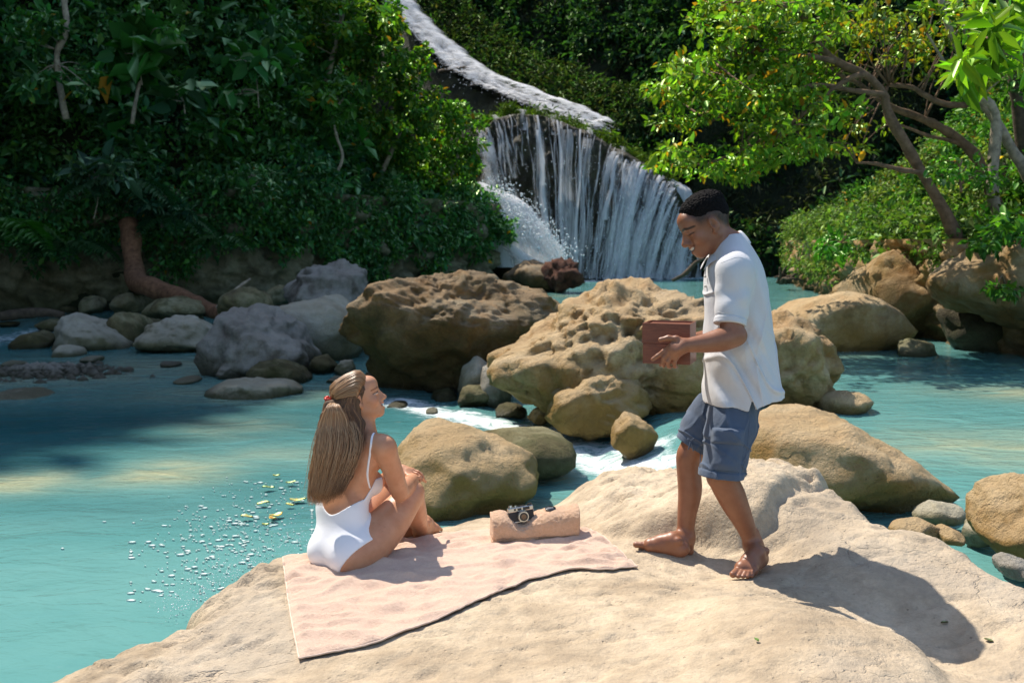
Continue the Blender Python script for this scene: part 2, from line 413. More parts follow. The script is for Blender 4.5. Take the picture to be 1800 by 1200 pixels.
def shelf_z(xy, detail=True):
    xy = np.atleast_2d(np.asarray(xy, float))
    z = _tps(((xy[:, None, :] - _c[None, :, :2]) ** 2).sum(-1)) @ _W[:_n] + _W[_n] + xy @ _W[_n + 1:]
    p3 = np.column_stack([xy, np.zeros(len(xy))])
    wob = 0.05 * pnoise(p3 * 3.1 + 5) + 0.02 * pnoise(p3 * 9 + 2)
    d = poly_dist(xy, SHELF_POLY) + wob
    s = np.clip((0.10 - d) / 0.32, 0, 1)
    z = z - 1.35 * (1 - np.sqrt(np.maximum(0, 1 - s * s)))
    z = z + 0.016 * fbm(p3 * 2.3 + 3, 3)
    wb = .035 * pnoise(p3 * 4.3 + 21) + .015 * pnoise(p3 * 13 + 3)
    sb_ = side_dist(xy, STEP_BACK) + wb; mk_ = sstep(.25, .60, xy[:, 0]); z = z + mk_ * (.055 * sstep(-.015, .05, sb_) * sstep(.9, .25, sb_) - .018 * np.exp(-((sb_ + .02) / .022) ** 2))
    sn_ = -(side_dist(xy, STEP_NEAR) + wb); z = z + .075 * sstep(.50, .95, xy[:, 0]) * sstep(-.06, .10, sn_) * sstep(1.3, .3, sn_)
    sr_ = side_dist(xy, STEP_RIGHT) + wb; z = z - .03 * np.exp(-(sr_ / .03) ** 2) * sstep(1.2, 1.5, xy[:, 0])
    if detail:
        q = p3 * np.array([9.0, 15.0, 1.0])                       # bedding runs across the shelf
        back = sstep(4.55, 4.95, xy[:, 1] + 0.12 * (xy[:, 0] - 0.5)) * sstep(0.35, 0.6, xy[:, 0])
        left = sstep(-0.75, -1.15, xy[:, 0])
        z = z + (0.0060 + 0.018 * back + 0.015 * left) * fbm(q * 0.9, 5, 0.55) + 0.003 * fbm(p3 * 22, 3)
        crack = np.maximum(0, ridged(p3 * np.array([2.2, 4.6, 1]) + 31, 3) - 1.25)
        z = z - 0.09 * np.minimum(crack, 0.5) * (0.5 + back + 0.6 * left)
        dn = np.maximum(0, pnoise(p3 * np.array([5.5, 8.0, 1]) + 77) - .42); z = z - .06 * dn * sstep(.0, .5, pnoise(p3 * 1.1 + 9) + .2)
        pit = worley(p3 * np.array([7., 11., 1.]), 3)
        z = z - (0.012 * back + 0.010 * left) * sstep(0.36, 0.12, pit)
    return z
gx = np.arange(-2.7, 3.3, 0.0165); gy = np.arange(1.9, 6.2, 0.0165)
GX, GY = np.meshgrid(gx, gy, indexing='ij')
sxy = np.column_stack([GX.ravel(), GY.ravel()])
sz = np.concatenate([shelf_z(c) for c in np.array_split(sxy, 24)])
okv = sz > -0.72
q = grid_quads(len(gx), len(gy)); q = q[okv[q].all(1)]
used = np.unique(q); remap = np.full(len(sz), -1); remap[used] = np.arange(len(used))
me = mesh_from('rock_shelf', np.column_stack([sxy, sz])[used], remap[q])
add('rock_shelf', me, M_SHELF, kind='structure', label='broad sunlit beige limestone shelf the people are on', category='rock')
def on_shelf(px, py, z0=0.65):
    """the shelf point seen at a pixel"""
    d = ray(px, py); o = np.array([0, 0, CAM_H])
    t = np.linspace(1.5, 7.5, 1200); P = o + t[:, None] * d
    z = shelf_z(P[:, :2], False); k = np.argmax(P[:, 2] < z)
    return np.array([P[k, 0], P[k, 1], z[k]])

# ------------------------------------------------------------------ water and bed
POOL_Z = 0.30
_line = np.array([(0.75, 4.0), (1.0, 6.5), (1.25, 8.2), (1.35, 9.6), (1.2, 12.5), (0.2, 17), (-1.6, 26), (-4.5, 37), (-7.5, 60)])
def water_level(xy):
    xy = np.atleast_2d(xy)
    lx = np.interp(xy[:, 1], _line[:, 1], _line[:, 0])
    return POOL_Z * sstep(-0.55, 0.45, xy[:, 0] - lx)
def seg_dist(xy, pts):
    best = np.full(len(xy), 1e9)
    for p, q_ in zip(pts[:-1], pts[1:]):
        p = np.array(p); d = np.array(q_) - p
        t = np.clip(((xy - p) @ d) / (d @ d), 0, 1)
        best = np.minimum(best, np.linalg.norm(xy - p - t[:, None] * d, axis=1))
    return best
def XY(px, py, z=0.0): return tuple(atz(px, py, z)[:2])
wx = np.arange(-30, 26, 0.14); wy = np.arange(1.5, 66, 0.14)
WX, WY = np.meshgrid(wx, wy, indexing='ij'); wxy = np.column_stack([WX.ravel(), WY.ravel()])
p3 = np.column_stack([wxy, np.zeros(len(wxy))])
lev = water_level(wxy)
turb = np.zeros(len(wxy)); foam = np.zeros(len(wxy)); shoal = np.zeros(len(wxy))
for pts, w, a in [([XY(1180, 805, .22), XY(1110, 812, .12), XY(1040, 800, .06), XY(960, 770, 0), XY(850, 740, 0), XY(760, 722, 0), XY(690, 705, 0)], 0.42, 1.0),
                  ([XY(1160, 770, .25), XY(1050, 770, .1), XY(930, 752, 0)], 0.30, 0.9),
                  ([XY(900, 735, 0), XY(800, 735, 0), XY(740, 725, 0)], 0.30, 0.7),
                  ([XY(1690, 880, .28), XY(1725, 900, .24), XY(1770, 925, .2)], 0.14, 0.8),
                  ([XY(-60, 610, 0), XY(60, 585, 0), XY(110, 570, 0)], 0.8, 0.75),
                  ([XY(0, 560, 0), XY(100, 548, 0)], 0.8, 0.5),
                  ([XY(1020, 494, .3), XY(1110, 492, .3), XY(1210, 489, .3)], 1.7, 1.0)]:
    d = seg_dist(wxy, pts); turb = np.maximum(turb, a * np.exp(-(d / (1.5 * w)) ** 2)); foam = np.maximum(foam, a * np.exp(-(d / w) ** 2))
for px, py, rx, ry, a in [(310, 828, 0.50, 0.45, 1.0), (250, 838, .35, .22, .9), (30, 848, 0.5, 0.4, 1.0), (400, 750, 0.8, 0.7, 0.35), (160, 850, 0.8, 0.3, .35), (1765, 785, 1.1, 0.8, 0.7), (1790, 690, 0.9, 0.6, 0.7),
                      (1010, 520, 1.5, 1.0, 0.45), (300, 640, 2.6, 1.2, 0.55), (60, 660, 2.5, 1.6, 0.6), (420, 690, 1.6, 0.9, 0.5), (840, 890, .7, .5, .45), (1420, 620, 1.2, 0.8, 0.4), (470, 800, .9, .5, .3)]:
    c = atz(px, py, 0.0 if px < 950 else POOL_Z)
    shoal = np.maximum(shoal, a * np.exp(-((wxy[:, 0] - c[0]) / rx) ** 2 - ((wxy[:, 1] - c[1]) / ry) ** 2))
deep = np.zeros(len(wxy))
for px, py, rx, ry, a in [(230, 890, 1.6, .6, .45), (150, 745, 3.2, 1.9, 1.0), (420, 740, 2.0, 1.5, .9), (-100, 800, 2.5, 1.5, .7), (620, 720, 1.6, 1.6, .8), (480, 860, .9, .9, .55), (530, 900, .6, .5, .6), (1780, 640, 2.2, 1.6, .6), (100, 600, 6, 3, .8), (800, 870, .8, .6, .5)]:
    c = atz(px, py, 0.0 if px < 950 else POOL_Z); deep = np.maximum(deep, a * np.exp(-((wxy[:, 0] - c[0]) / rx) ** 2 - ((wxy[:, 1] - c[1]) / ry) ** 2))
wz = lev + turb * 0.05 * fbm(p3 * 3.2, 3) + 0.006 * fbm(p3 * np.array([1.2, 2.0, 1]), 2)
q = grid_quads(len(wx), len(wy))
cx = wxy[q].mean(1)
hide = (poly_dist(cx, SHELF_POLY) > 0.35)
q = q[~hide]
me = mesh_from('pool_water', np.column_stack([wxy, wz]), q)
put_attr(me, 'foam', foam); put_attr(me, 'shoal', shoal); put_attr(me, 'deep', deep)
m, nt, bs, out = new_mat('turquoise_water')
pos = obj_pos(nt)
mp = N(nt, 'Mapping'); nt.links.new(pos, mp.inputs[0]); mp.inputs['Scale'].default_value = (0.8, 1.5, 1.0)
r1 = noise_node(nt, 1.6, 3, 0.5, mp.outputs[0], 0.9); r2 = noise_node(nt, 6.0, 3, 0.5, mp.outputs[0], 1.0)
cl = noise_node(nt, 0.35, 4, 0.6, mp.outputs[0], 0.5)
base = ramp(nt, cl.outputs[0], [(0.3, (0.10, 0.305, 0.295)), (0.7, (0.175, 0.40, 0.375))]).outputs[0]
da = N(nt, 'Attribute'); da.attribute_name = 'deep'
base = mixc(nt, math_node(nt, 'MULTIPLY', da.outputs['Fac'], 0.9), base, (0.012, 0.115, 0.135))
sa = N(nt, 'Attribute'); sa.attribute_name = 'shoal'
fa = N(nt, 'Attribute'); fa.attribute_name = 'foam'
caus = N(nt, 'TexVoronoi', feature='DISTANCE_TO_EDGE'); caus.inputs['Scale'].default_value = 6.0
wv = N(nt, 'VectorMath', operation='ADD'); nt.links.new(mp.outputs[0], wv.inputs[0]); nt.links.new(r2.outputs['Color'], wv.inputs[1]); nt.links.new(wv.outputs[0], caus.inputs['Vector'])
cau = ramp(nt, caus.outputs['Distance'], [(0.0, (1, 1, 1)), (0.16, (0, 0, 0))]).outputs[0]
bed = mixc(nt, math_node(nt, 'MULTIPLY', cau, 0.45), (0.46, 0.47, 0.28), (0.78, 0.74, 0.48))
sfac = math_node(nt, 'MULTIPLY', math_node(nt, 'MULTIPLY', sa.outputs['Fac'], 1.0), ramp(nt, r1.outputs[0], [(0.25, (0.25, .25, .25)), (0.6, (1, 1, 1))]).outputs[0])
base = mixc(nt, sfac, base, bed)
fn = noise_node(nt, 4.5, 9, 0.74, mp.outputs[0], 1.8)
ff = math_node(nt, 'MULTIPLY', math_node(nt, 'SUBTRACT', math_node(nt, 'ADD', math_node(nt, 'MULTIPLY', fa.outputs['Fac'], 0.46), fn.outputs[0]), 0.76), 4.5, clamp=True)
base = mixc(nt, ff, base, (0.80, 0.86, 0.86))
nt.links.new(base, bs.inputs['Base Color'])
rr = math_node(nt, 'ADD', math_node(nt, 'MULTIPLY', ff, 0.5), 0.06)
nt.links.new(rr, bs.inputs['Roughness'])
bs.inputs['IOR'].default_value = 1.33
bs.inputs['Specular IOR Level'].default_value = 0.5
hh = math_node(nt, 'ADD', r1.outputs[0], math_node(nt, 'MULTIPLY', r2.outputs[0], 0.30))
hh = math_node(nt, 'ADD', hh, math_node(nt, 'MULTIPLY', math_node(nt, 'MULTIPLY', fn.outputs[0], fa.outputs['Fac']), 1.2))
nt.links.new(bump(nt, hh, 0.45, 0.085), bs.inputs['Normal'])
al = math_node(nt, 'ADD', 0.80, math_node(nt, 'MULTIPLY', ff, 0.2))
nt.links.new(al, bs.inputs['Alpha'])
M_WATER = m
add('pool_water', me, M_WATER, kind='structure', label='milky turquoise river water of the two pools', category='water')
bx_ = np.linspace(-130, 130, 131); by_ = np.linspace(-40, 220, 131)
BX, BY = np.meshgrid(bx_, by_, indexing='ij'); b3 = np.column_stack([BX.ravel(), BY.ravel(), np.zeros(BX.size)])
b3[:, 2] = -0.95 + 0.25 * fbm(b3 * 0.2, 3)
me = mesh_from('riverbed', b3, grid_quads(131, 131))
add('riverbed', me, rock_material('riverbed_silt', (0.10, 0.30, 0.28), (0.07, 0.24, 0.23), (0.05, 0.18, 0.18), (0.06, 0.2, 0.2), scale=0.6), kind='structure', label='pale silt bed under the river', category='ground')

# ------------------------------------------------------------------ boulders
_sph = {}
def sphere_base(sub):
    if sub not in _sph:
        import bmesh
        bm = bmesh.new(); bmesh.ops.create_icosphere(bm, subdivisions=sub, radius=1.0)
        _sph[sub] = (np.array([x.co[:] for x in bm.verts]), np.array([[y.index for y in f.verts] for f in bm.faces])); bm.free()
    return _sph[sub]
def boulder(name, outline, Y, depth, mat, label, group=None, rough=0.08, pits=0.0, pit_scale=3.0, seed=0, power=0.75, n=(96, 44), lean=0.0, back=None, freq=1.6, kind=None, category='boulder', ledge=0.0, facet=0.12, planes=7):
    """a boulder with a traced silhouette, its own distance Y and its own thickness"""
    P = np.array([at(x, y, Y) for x, y in outline])[:, [0, 2]]
    cen = 0.5 * (P.max(0) + P.min(0)); size = P.max(0) - P.min(0)
    R = P - cen
    ang = np.arctan2(R[:, 1], R[:, 0]); rad = np.linalg.norm(R, axis=1)
    o = np.argsort(ang); ang = ang[o]; rad = rad[o]
    ang = np.concatenate([ang - 2 * math.pi, ang, ang + 2 * math.pi]); rad = np.tile(rad, 3)
    nu, nv = n
    th = np.arange(nu) / nu * 2 * math.pi - math.pi
    # straight-line outline between traced points, a little smoothed
    rr_ = np.zeros(nu)
    X_, Z_ = rad * np.cos(ang), rad * np.sin(ang)
    for k, t in enumerate(th):
        j = np.searchsorted(ang, t) - 1
        a = np.array([X_[j], Z_[j]]); b = np.array([X_[j + 1], Z_[j + 1]])
        dvec = np.array([math.cos(t), math.sin(t)]); e = b - a
        den = dvec[0] * e[1] - dvec[1] * e[0]
        rr_[k] = (a[0] * e[1] - a[1] * e[0]) / den if abs(den) > 1e-9 else rad[j]
    rr_ = 0.25 * np.roll(rr_, 1) + 0.5 * rr_ + 0.25 * np.roll(rr_, -1)
    k_ = max(3, nu // 7); ker_ = np.hanning(2 * k_ + 1); ker_ /= ker_.sum()
    rs_ = np.convolve(np.concatenate([rr_[-k_:], rr_, rr_[:k_]]), ker_, 'valid')
    el_ = 1 / np.sqrt((np.cos(th) / (size[0] * .5)) ** 2 + (np.sin(th) / (size[1] * .5)) ** 2)
    rs_ = .5 * rs_ + .5 * el_
    SV, ST = sphere_base(6 if nu >= 250 else (5 if nu >= 100 else 4))
    hh_ = np.hypot(SV[:, 0], SV[:, 2]); e_ = 2 + max(0, .75 - power) * 5
    sc_ = (hh_ ** e_ + np.abs(SV[:, 1]) ** e_ + 1e-9) ** (-1 / e_)
    c = hh_ * sc_; s = SV[:, 1] * sc_; tv = np.arctan2(SV[:, 2], SV[:, 0])
    wrapn = lambda a: np.interp(tv, np.concatenate([[th[0] - (th[1] - th[0])], th, [th[-1] + (th[1] - th[0])]]), np.concatenate([[a[-1]], a, [a[0]]]))
    ra, rb = wrapn(rr_), wrapn(rs_)
    RR = rb + (ra - rb) * c ** 2.5
    X = cen[0] + RR * np.cos(tv) * c
    Z = cen[1] + RR * np.sin(tv) * c
    D = depth if back is None else np.where(s < 0, depth, back)
    Yv = Y + s * D + lean * (Z - cen[1])
    V = np.stack([X, Yv, Z], -1)
    # broken faces
    rgp = np.random.default_rng(seed * 13 + 5); ext = np.array([size[0] * .5, depth, size[1] * .5]); q0 = (V - [cen[0], Y, cen[1]]) / ext
    for _ in range(planes):
        nn = rgp.normal(size=3); nn /= np.linalg.norm(nn); hgt = rgp.uniform(.70, .92)
        over = np.maximum(0, q0 @ nn - hgt); q0 = q0 - .8 * over[:, None] * nn
    V = q0 * ext + [cen[0], Y, cen[1]]
    m_ = size.min() * 0.5
    nrm = V - np.array([cen[0], Y, cen[1]]); nrm[:, 1] *= size.mean() * 0.5 / depth; nrm /= np.linalg.norm(nrm, axis=1)[:, None] + 1e-6
    f = freq / max(m_, 0.05)
    disp = rough * m_ * (fbm(V * f * 0.6 + seed * 7.7, 5, 0.55) - 0.25)
    if ledge:
        disp += ledge * m_ * ridged(V * f * np.array([0.5, 0.5, 1.3]) + seed, 3) * 0.4
    if pits:
        Vw = V + np.stack([.16 * fbm(V * 2.2 + k_ * 9.7, 3) for k_ in range(3)], 1); w1 = worley(Vw * pit_scale * np.array([.8, .8, 1.25]) + seed * 3.3, seed); w2 = worley(Vw * pit_scale * 2.7 + seed * 5.1, seed + 1)
        msk = sstep(-0.15, 0.35, pnoise(V * 1.3 + seed))
        disp -= pits * (sstep(0.40, 0.10, w1) * msk * (1.0 + .9 * pnoise(V * 1.9 + 5)) + 0.4 * sstep(0.42, 0.15, w2)) - pits * 0.15
    fc = worley(V * f * 0.55 + seed * 2.1, seed + 4) - 0.55
    disp += facet * m_ * fc + (0.006 + 0.14 * rough * m_) * (ridged(V * 6.5 + seed, 4) * 0.5 + fbm(V * 4.1 + seed, 4)) * 0.6 + (0.003 + 0.05 * rough * m_) * fbm(V * 17 + seed, 3)
    V = V + nrm * disp[:, None]
    me = mesh_from(name, V, None, ST); put_attr(me, 'waterline', water_level(V[:, :2]))
    return add(name, me, mat, None, label, category, group, kind)

B = boulder
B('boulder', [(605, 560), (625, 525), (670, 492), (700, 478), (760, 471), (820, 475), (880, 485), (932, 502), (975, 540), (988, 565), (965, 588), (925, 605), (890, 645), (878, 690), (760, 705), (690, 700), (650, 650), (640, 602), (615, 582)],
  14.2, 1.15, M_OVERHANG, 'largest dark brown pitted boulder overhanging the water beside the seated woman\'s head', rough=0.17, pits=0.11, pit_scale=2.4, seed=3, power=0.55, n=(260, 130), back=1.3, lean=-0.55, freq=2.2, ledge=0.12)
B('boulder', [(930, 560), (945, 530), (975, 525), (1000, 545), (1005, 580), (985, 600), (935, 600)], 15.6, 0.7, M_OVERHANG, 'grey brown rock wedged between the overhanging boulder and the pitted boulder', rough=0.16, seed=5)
B('boulder', [(800, 690), (812, 645), (840, 625), (868, 640), (880, 690), (870, 712), (812, 712)], 13.0, 0.45, M_PALE, 'pale upright stone tucked under the overhanging boulder', rough=0.1, seed=6)
B('boulder', [(868, 650), (890, 622), (930, 602), (985, 556), (1040, 530), (1090, 512), (1160, 503), (1232, 513), (1300, 545), (1330, 600), (1330, 690), (1250, 735), (1150, 755), (1000, 760), (930, 740), (885, 700)],
  11.3, 1.2, M_TAN, 'biggest sunlit tan pitted boulder behind the wooden boxes', rough=0.20, pits=0.20, pit_scale=2.6, seed=11, power=0.62, n=(340, 170), back=1.3, freq=2.0, ledge=0.16, lean=0.25)
B('boulder', [(1318, 600), (1340, 565), (1390, 558), (1435, 580), (1452, 620), (1450, 680), (1430, 712), (1380, 728), (1320, 725), (1300, 660)],
  11.0, 0.8, M_TAN, 'tan pitted boulder end just right of the standing man\'s shirt', rough=0.17, pits=0.17, pit_scale=3.0, seed=13, power=0.6, n=(160, 80), freq=2.2, ledge=0.16, lean=0.15)
B('boulder', [(965, 735), (972, 690), (1010, 668), (1060, 655), (1120, 668), (1140, 720), (1130, 745), (1060, 760), (990, 762)], 10.2, 0.45, M_TAN, 'low ochre block in front of the big pitted boulder by the rapids', rough=0.2, pits=0.05, pit_scale=3.5, seed=17, power=0.6, n=(140, 64), ledge=0.2)
B('boulder', [(1070, 785), (1078, 745), (1100, 722), (1130, 735), (1152, 762), (1148, 790), (1110, 805)], 8.95, 0.25, M_TAN, 'small wet pointed rock standing in the rapids', rough=0.12, seed=19, power=0.6)
B('boulder', [(693, 815), (705, 785), (730, 762), (765, 750), (830, 748), (885, 768), (930, 798), (948, 832), (962, 855), (930, 880), (850, 905), (770, 910), (735, 890), (710, 850)],
  7.9, 0.75, M_TAN, 'rounded ochre boulder right beside the seated woman\'s hands', rough=0.10, seed=21, power=0.6, n=(150, 76), lean=0.5, freq=2.4, ledge=0.06)
B('boulder', [(800, 800), (830, 765), (880, 750), (960, 757), (1010, 780), (1028, 802), (990, 822), (900, 830), (820, 825)], 8.75, 0.6, M_MOSSY, 'flat wet algae-streaked slab at the foot of the rapids', rough=0.08, seed=23, power=0.6, lean=0.4)
B('boulder', [(1305, 790), (1322, 752), (1345, 737), (1400, 726), (1450, 729), (1500, 752), (1560, 783), (1612, 820), (1655, 855), (1645, 880), (1560, 905), (1480, 905), (1400, 870), (1320, 840)],
  6.75, 0.75, M_TAN, 'long sunlit yellow boulder behind the man\'s shorts at the right pool', rough=0.09, seed=27, power=0.6, n=(170, 84), lean=0.55, freq=2.6, ledge=0.05)
B('boulder', [(1438, 715), (1448, 695), (1480, 685), (1520, 693), (1540, 712), (1530, 728), (1450, 730)], 10.3, 0.35, M_TAN, 'small tan rock alone in the right pool', rough=0.14, seed=29)
B('boulder', [(1470, 505), (1488, 458), (1530, 439), (1600, 443), (1645, 480), (1665, 535), (1690, 590), (1650, 625), (1560, 612), (1490, 560)],
  19.0, 1.3, M_OCHRE, 'tall orange boulder below the leaning tree', rough=0.12, seed=31, power=0.5, n=(140, 70), lean=-0.2, ledge=0.1)
B('boulder', [(1355, 575), (1380, 545), (1420, 530), (1470, 515), (1525, 510), (1565, 540), (1602, 582), (1604, 612), (1540, 628), (1450, 628), (1390, 610)],
  16.6, 1.1, M_TAN, 'broad tan boulder with dappled shade in front of the orange boulder', rough=0.09, seed=33, power=0.6, n=(130, 64), lean=0.3)
B('boulder', [(1572, 625), (1576, 600), (1600, 595), (1640, 600), (1648, 625), (1630, 638), (1590, 638)], 15.4, 0.3, M_MOSSY, 'small squarish block at the waterline under the dappled boulder', rough=0.08, seed=35, power=0.4)
B('boulder', [(1715, 930), (1730, 890), (1760, 858), (1800, 838), (1860, 842), (1900, 910), (1900, 1010), (1790, 1000), (1740, 965)], 5.15, 0.4, M_TAN, 'mossy yellow rock at the right edge of the picture', rough=0.14, seed=37, n=(120, 60), power=0.6, lean=0.3)
for k, (o_, Y_, mt, lb) in enumerate([
    ([(1560, 930), (1585, 915), (1620, 912), (1650, 925), (1655, 945), (1600, 960)], 5.2, M_TAN, 'larger rounded stone between the shelf and the yellow boulder'),
    ([(1645, 935), (1665, 925), (1688, 935), (1690, 955), (1650, 955)], 5.15, M_TAN, 'small round tan stone beside the trickle at right'),
    ([(1690, 925), (1720, 905), (1752, 925), (1750, 955), (1700, 960)], 5.6, M_PALE, 'wet pale stone with water running over it at right'),
    ([(1755, 990), (1775, 975), (1800, 985), (1800, 1015), (1765, 1010)], 4.55, M_GREY, 'dark small stone under the mossy yellow rock'),
    ([(1600, 905), (1640, 880), (1690, 890), (1700, 915), (1640, 925)], 5.9, M_PALE, 'half-sunk pale stone by the yellow boulder tip')]):
    B('stone', o_, Y_, 0.14, mt, lb, 'stones by the right trickle', rough=0.1, seed=60 + k, n=(56, 28), category='stone')
LEFT = [
    ([(98, 605), (102, 575), (118, 551), (150, 558), (205, 585), (237, 608), (228, 620), (110, 620)], 19.5, 0.8, M_PALE, 'pale slanting wedge-shaped boulder among the left rocks', 0.10),
    ([(195, 580), (197, 552), (215, 543), (245, 558), (272, 600), (262, 618), (210, 612)], 20.3, 0.7, M_MOSSY, 'brown upright block right of the pale wedge boulder', 0.12),
    ([(248, 600), (262, 575), (300, 556), (345, 558), (380, 572), (384, 615), (330, 626), (262, 622)], 19.0, 0.8, M_PALE, 'striped pale grey boulder left of the round porous one', 0.12),
    ([(355, 640), (360, 600), (385, 558), (420, 545), (462, 547), (500, 562), (532, 590), (551, 622), (546, 650), (480, 664), (380, 664)], 15.9, 1.0, M_GREY, 'round porous grey boulder in the left shallows', 0.15),
    ([(440, 570), (450, 545), (485, 524), (540, 514), (620, 517), (660, 540), (662, 640), (600, 652), (500, 640)], 17.8, 1.1, M_PALE, 'large smooth pale boulder behind the porous one', 0.06),
    ([(512, 520), (518, 500), (535, 480), (562, 469), (612, 460), (645, 473), (661, 500), (658, 550), (580, 565), (520, 550)], 23.0, 1.2, M_GREY, 'rough dark grey boulder crowning the left pile', 0.2),
    ([(252, 545), (270, 528), (310, 521), (355, 528), (385, 548), (380, 562), (270, 560)], 23.5, 0.9, M_MOSSY, 'mossy flat rock under the fallen trunk', 0.12),
    ([(200, 535), (212, 518), (235, 514), (252, 532), (250, 552), (205, 552)], 25.5, 0.6, M_MOSSY, 'small mossy rock left of the fallen trunk', 0.1),
    ([(143, 538), (155, 520), (172, 518), (188, 538), (184, 552), (146, 552)], 25.5, 0.5, M_MOSSY, 'small green rock by the shaded far bank', 0.1),
    ([(22, 605), (40, 590), (80, 577), (95, 590), (94, 612), (40, 624)], 19.5, 0.5, M_MOSSY, 'green tilted rock near the left edge rapids', 0.1),
    ([(98, 625), (108, 606), (130, 608), (148, 622), (140, 632), (104, 634)], 18.0, 0.4, M_PALE, 'flat pale stone in front of the wedge boulder', 0.06),
    ([(436, 665), (452, 636), (490, 630), (530, 648), (550, 666), (520, 680), (450, 680)], 14.7, 0.5, M_MOSSY, 'olive angular rock in front of the porous boulder', 0.12),
    ([(360, 690), (380, 672), (430, 664), (500, 668), (540, 688), (530, 704), (400, 708)], 13.4, 0.5, M_PALE, 'low flat pale slab awash nearest the woman', 0.1),
    ([(378, 662), (392, 644), (412, 641), (428, 660), (420, 672), (384, 672)], 15.0, 0.3, M_GREY, 'small grey stone at the porous boulder foot', 0.1),
    ([(541, 650), (552, 628), (575, 625), (592, 640), (590, 660), (548, 660)], 15.6, 0.35, M_MOSSY, 'small round mossy stone right of the porous boulder', 0.1),
    ([(585, 655), (600, 632), (622, 634), (626, 655), (605, 664)], 15.4, 0.25, M_PALE, 'little pale stone left of the overhanging boulder', 0.1),
    ([(-20, 700), (0, 688), (50, 685), (90, 697), (60, 710), (-10, 712)], 13.2, 0.5, M_PALE, 'flat pale slab at the left picture edge', 0.08),
    ([(385, 545), (400, 512), (440, 502), (470, 520), (480, 555), (400, 562)], 21.5, 0.7, M_MOSSY, 'brown mossy rock behind the striped boulder', 0.16),
    ([(470, 515), (490, 500), (515, 506), (520, 530), (480, 535)], 24.5, 0.5, M_MOSSY, 'small brown rock left of the rough crown boulder', 0.14),
    ([(225, 575), (240, 560), (275, 560), (300, 580), (280, 600), (235, 598)], 21.5, 0.5, M_MOSSY, 'dark green rock behind the striped boulder and brown block', 0.14),
    ([(755, 700), (765, 684), (790, 682), (808, 700), (800, 710), (762, 712)], 13.0, 0.25, M_MOSSY, 'small low stone under the overhang at the waterline', 0.1),
    ([(806, 705), (815, 680), (845, 676), (872, 695), (868, 715), (815, 716)], 12.4, 0.25, M_MOSSY, 'greenish stone in front of the upright pale stone', 0.1),
    ([(868, 725), (880, 708), (905, 708), (930, 725), (915, 735), (875, 735)], 11.6, 0.25, M_MOSSY, 'small wet stone at the left foot of the pitted boulder', 0.12),
    ([(928, 735), (938, 715), (962, 716), (972, 735), (950, 745)], 11.0, 0.2, M_TAN, 'fist-shaped stone left of the low ochre block', 0.12),
    ([(60, 575), (85, 560), (115, 566), (118, 580), (70, 584)], 23.0, 0.4, M_MOSSY, 'dark rock lying in the far left rapids', 0.1),
    ([(840, 690), (850, 640), (868, 632), (890, 650), (905, 700), (880, 725)], 12.6, 0.4, M_GREY, 'smooth grey stone leaning on the left side of the pitted boulder', 0.06),
]
for k, (px, py, w_, h_, mt, lb) in enumerate([(160, 632, 40, 14, M_PALE, 'flat stone awash right of the flat pale stone'), (300, 640, 34, 12, M_GREY, 'small stone awash left of the porous boulder'), (20, 640, 40, 12, M_PALE, 'pale stone just above the gravel bar'), (330, 668, 44, 10, M_PALE, 'thin slab awash below the striped boulder'),
        (345, 560, 30, 18, M_MOSSY, 'mossy rock behind the round porous boulder'), (640, 575, 30, 30, M_PALE, 'pale rock squeezed left of the overhanging boulder'), (15, 570, 40, 12, M_MOSSY, 'dark stone in the rapids at the left edge'), (655, 660, 26, 18, M_MOSSY, 'stone at the left foot of the overhanging boulder'),
        (120, 545, 30, 14, M_MOSSY, 'small rock against the bank wall at left'), (590, 668, 34, 10, M_PALE, 'flat stone awash behind the woman\'s head'), (700, 712, 36, 10, M_MOSSY, 'low stone awash right of the woman\'s face'), (760, 722, 24, 9, M_PALE, 'small pale stone in the current right of the woman\'s face')]):
    oc = [(px + w_ * .5 * math.cos(a) * (1 + .15 * math.sin(3 * a + k)), py - h_ * .5 * math.sin(a) * (1 + .2 * math.cos(2 * a + k))) for a in np.linspace(0, 2 * math.pi, 9)[:-1]]
    B('stone', oc, CAM_H * FPX / (py + h_ * .3 - 425), .3 * w_ / 40, mt, lb, 'stones of the left shallows', rough=.12, seed=200 + k, n=(64, 32), category='stone', power=.55)
for k, (o_, Y_, dp, mt, lb, rg) in enumerate(LEFT):
    big = max(p[0] for p in o_) - min(p[0] for p in o_) > 100
    B('boulder', o_, Y_, dp, mt, lb, rough=rg * 1.4, seed=80 + k, power=0.55, n=(110, 54) if big else (64, 32), lean=0.2, pits=0.04 if mt is M_GREY else 0, pit_scale=4.0, ledge=0.14 if big and rg > 0.08 else 0.05, freq=2.0)
FAR = [
    ([(880, 500), (890, 470), (920, 456), (955, 462), (985, 490), (1000, 515), (930, 522)], 36, 1.6, M_OVERHANG, 'brown slab rock at the near rim of the far pool'),
    ([(955, 490), (962, 462), (985, 452), (1010, 465), (1030, 495), (1020, 512), (975, 510)], 34.5, 1.0, rock_material('red_root_clump', (0.22, 0.10, 0.06), (0.13, 0.05, 0.03), (0.04, 0.02, 0.015), (0.08, 0.04, 0.02), scale=2, bump_d=0.15), 'reddish knotted stump at the rim of the far pool'),
    ([(1050, 524), (1062, 518), (1090, 518), (1098, 525), (1070, 530)], 31, 0.5, M_PALE, 'flat pale rock just breaking the far pool surface'),
]
for k, (o_, Y_, dp, mt, lb) in enumerate(FAR):
    B('boulder' if k != 1 else 'driftwood_stump', o_, Y_, dp, mt, lb, rough=0.2 if k != 1 else 0.45, seed=120 + k, n=(90, 44), category='boulder' if k != 1 else 'stump')
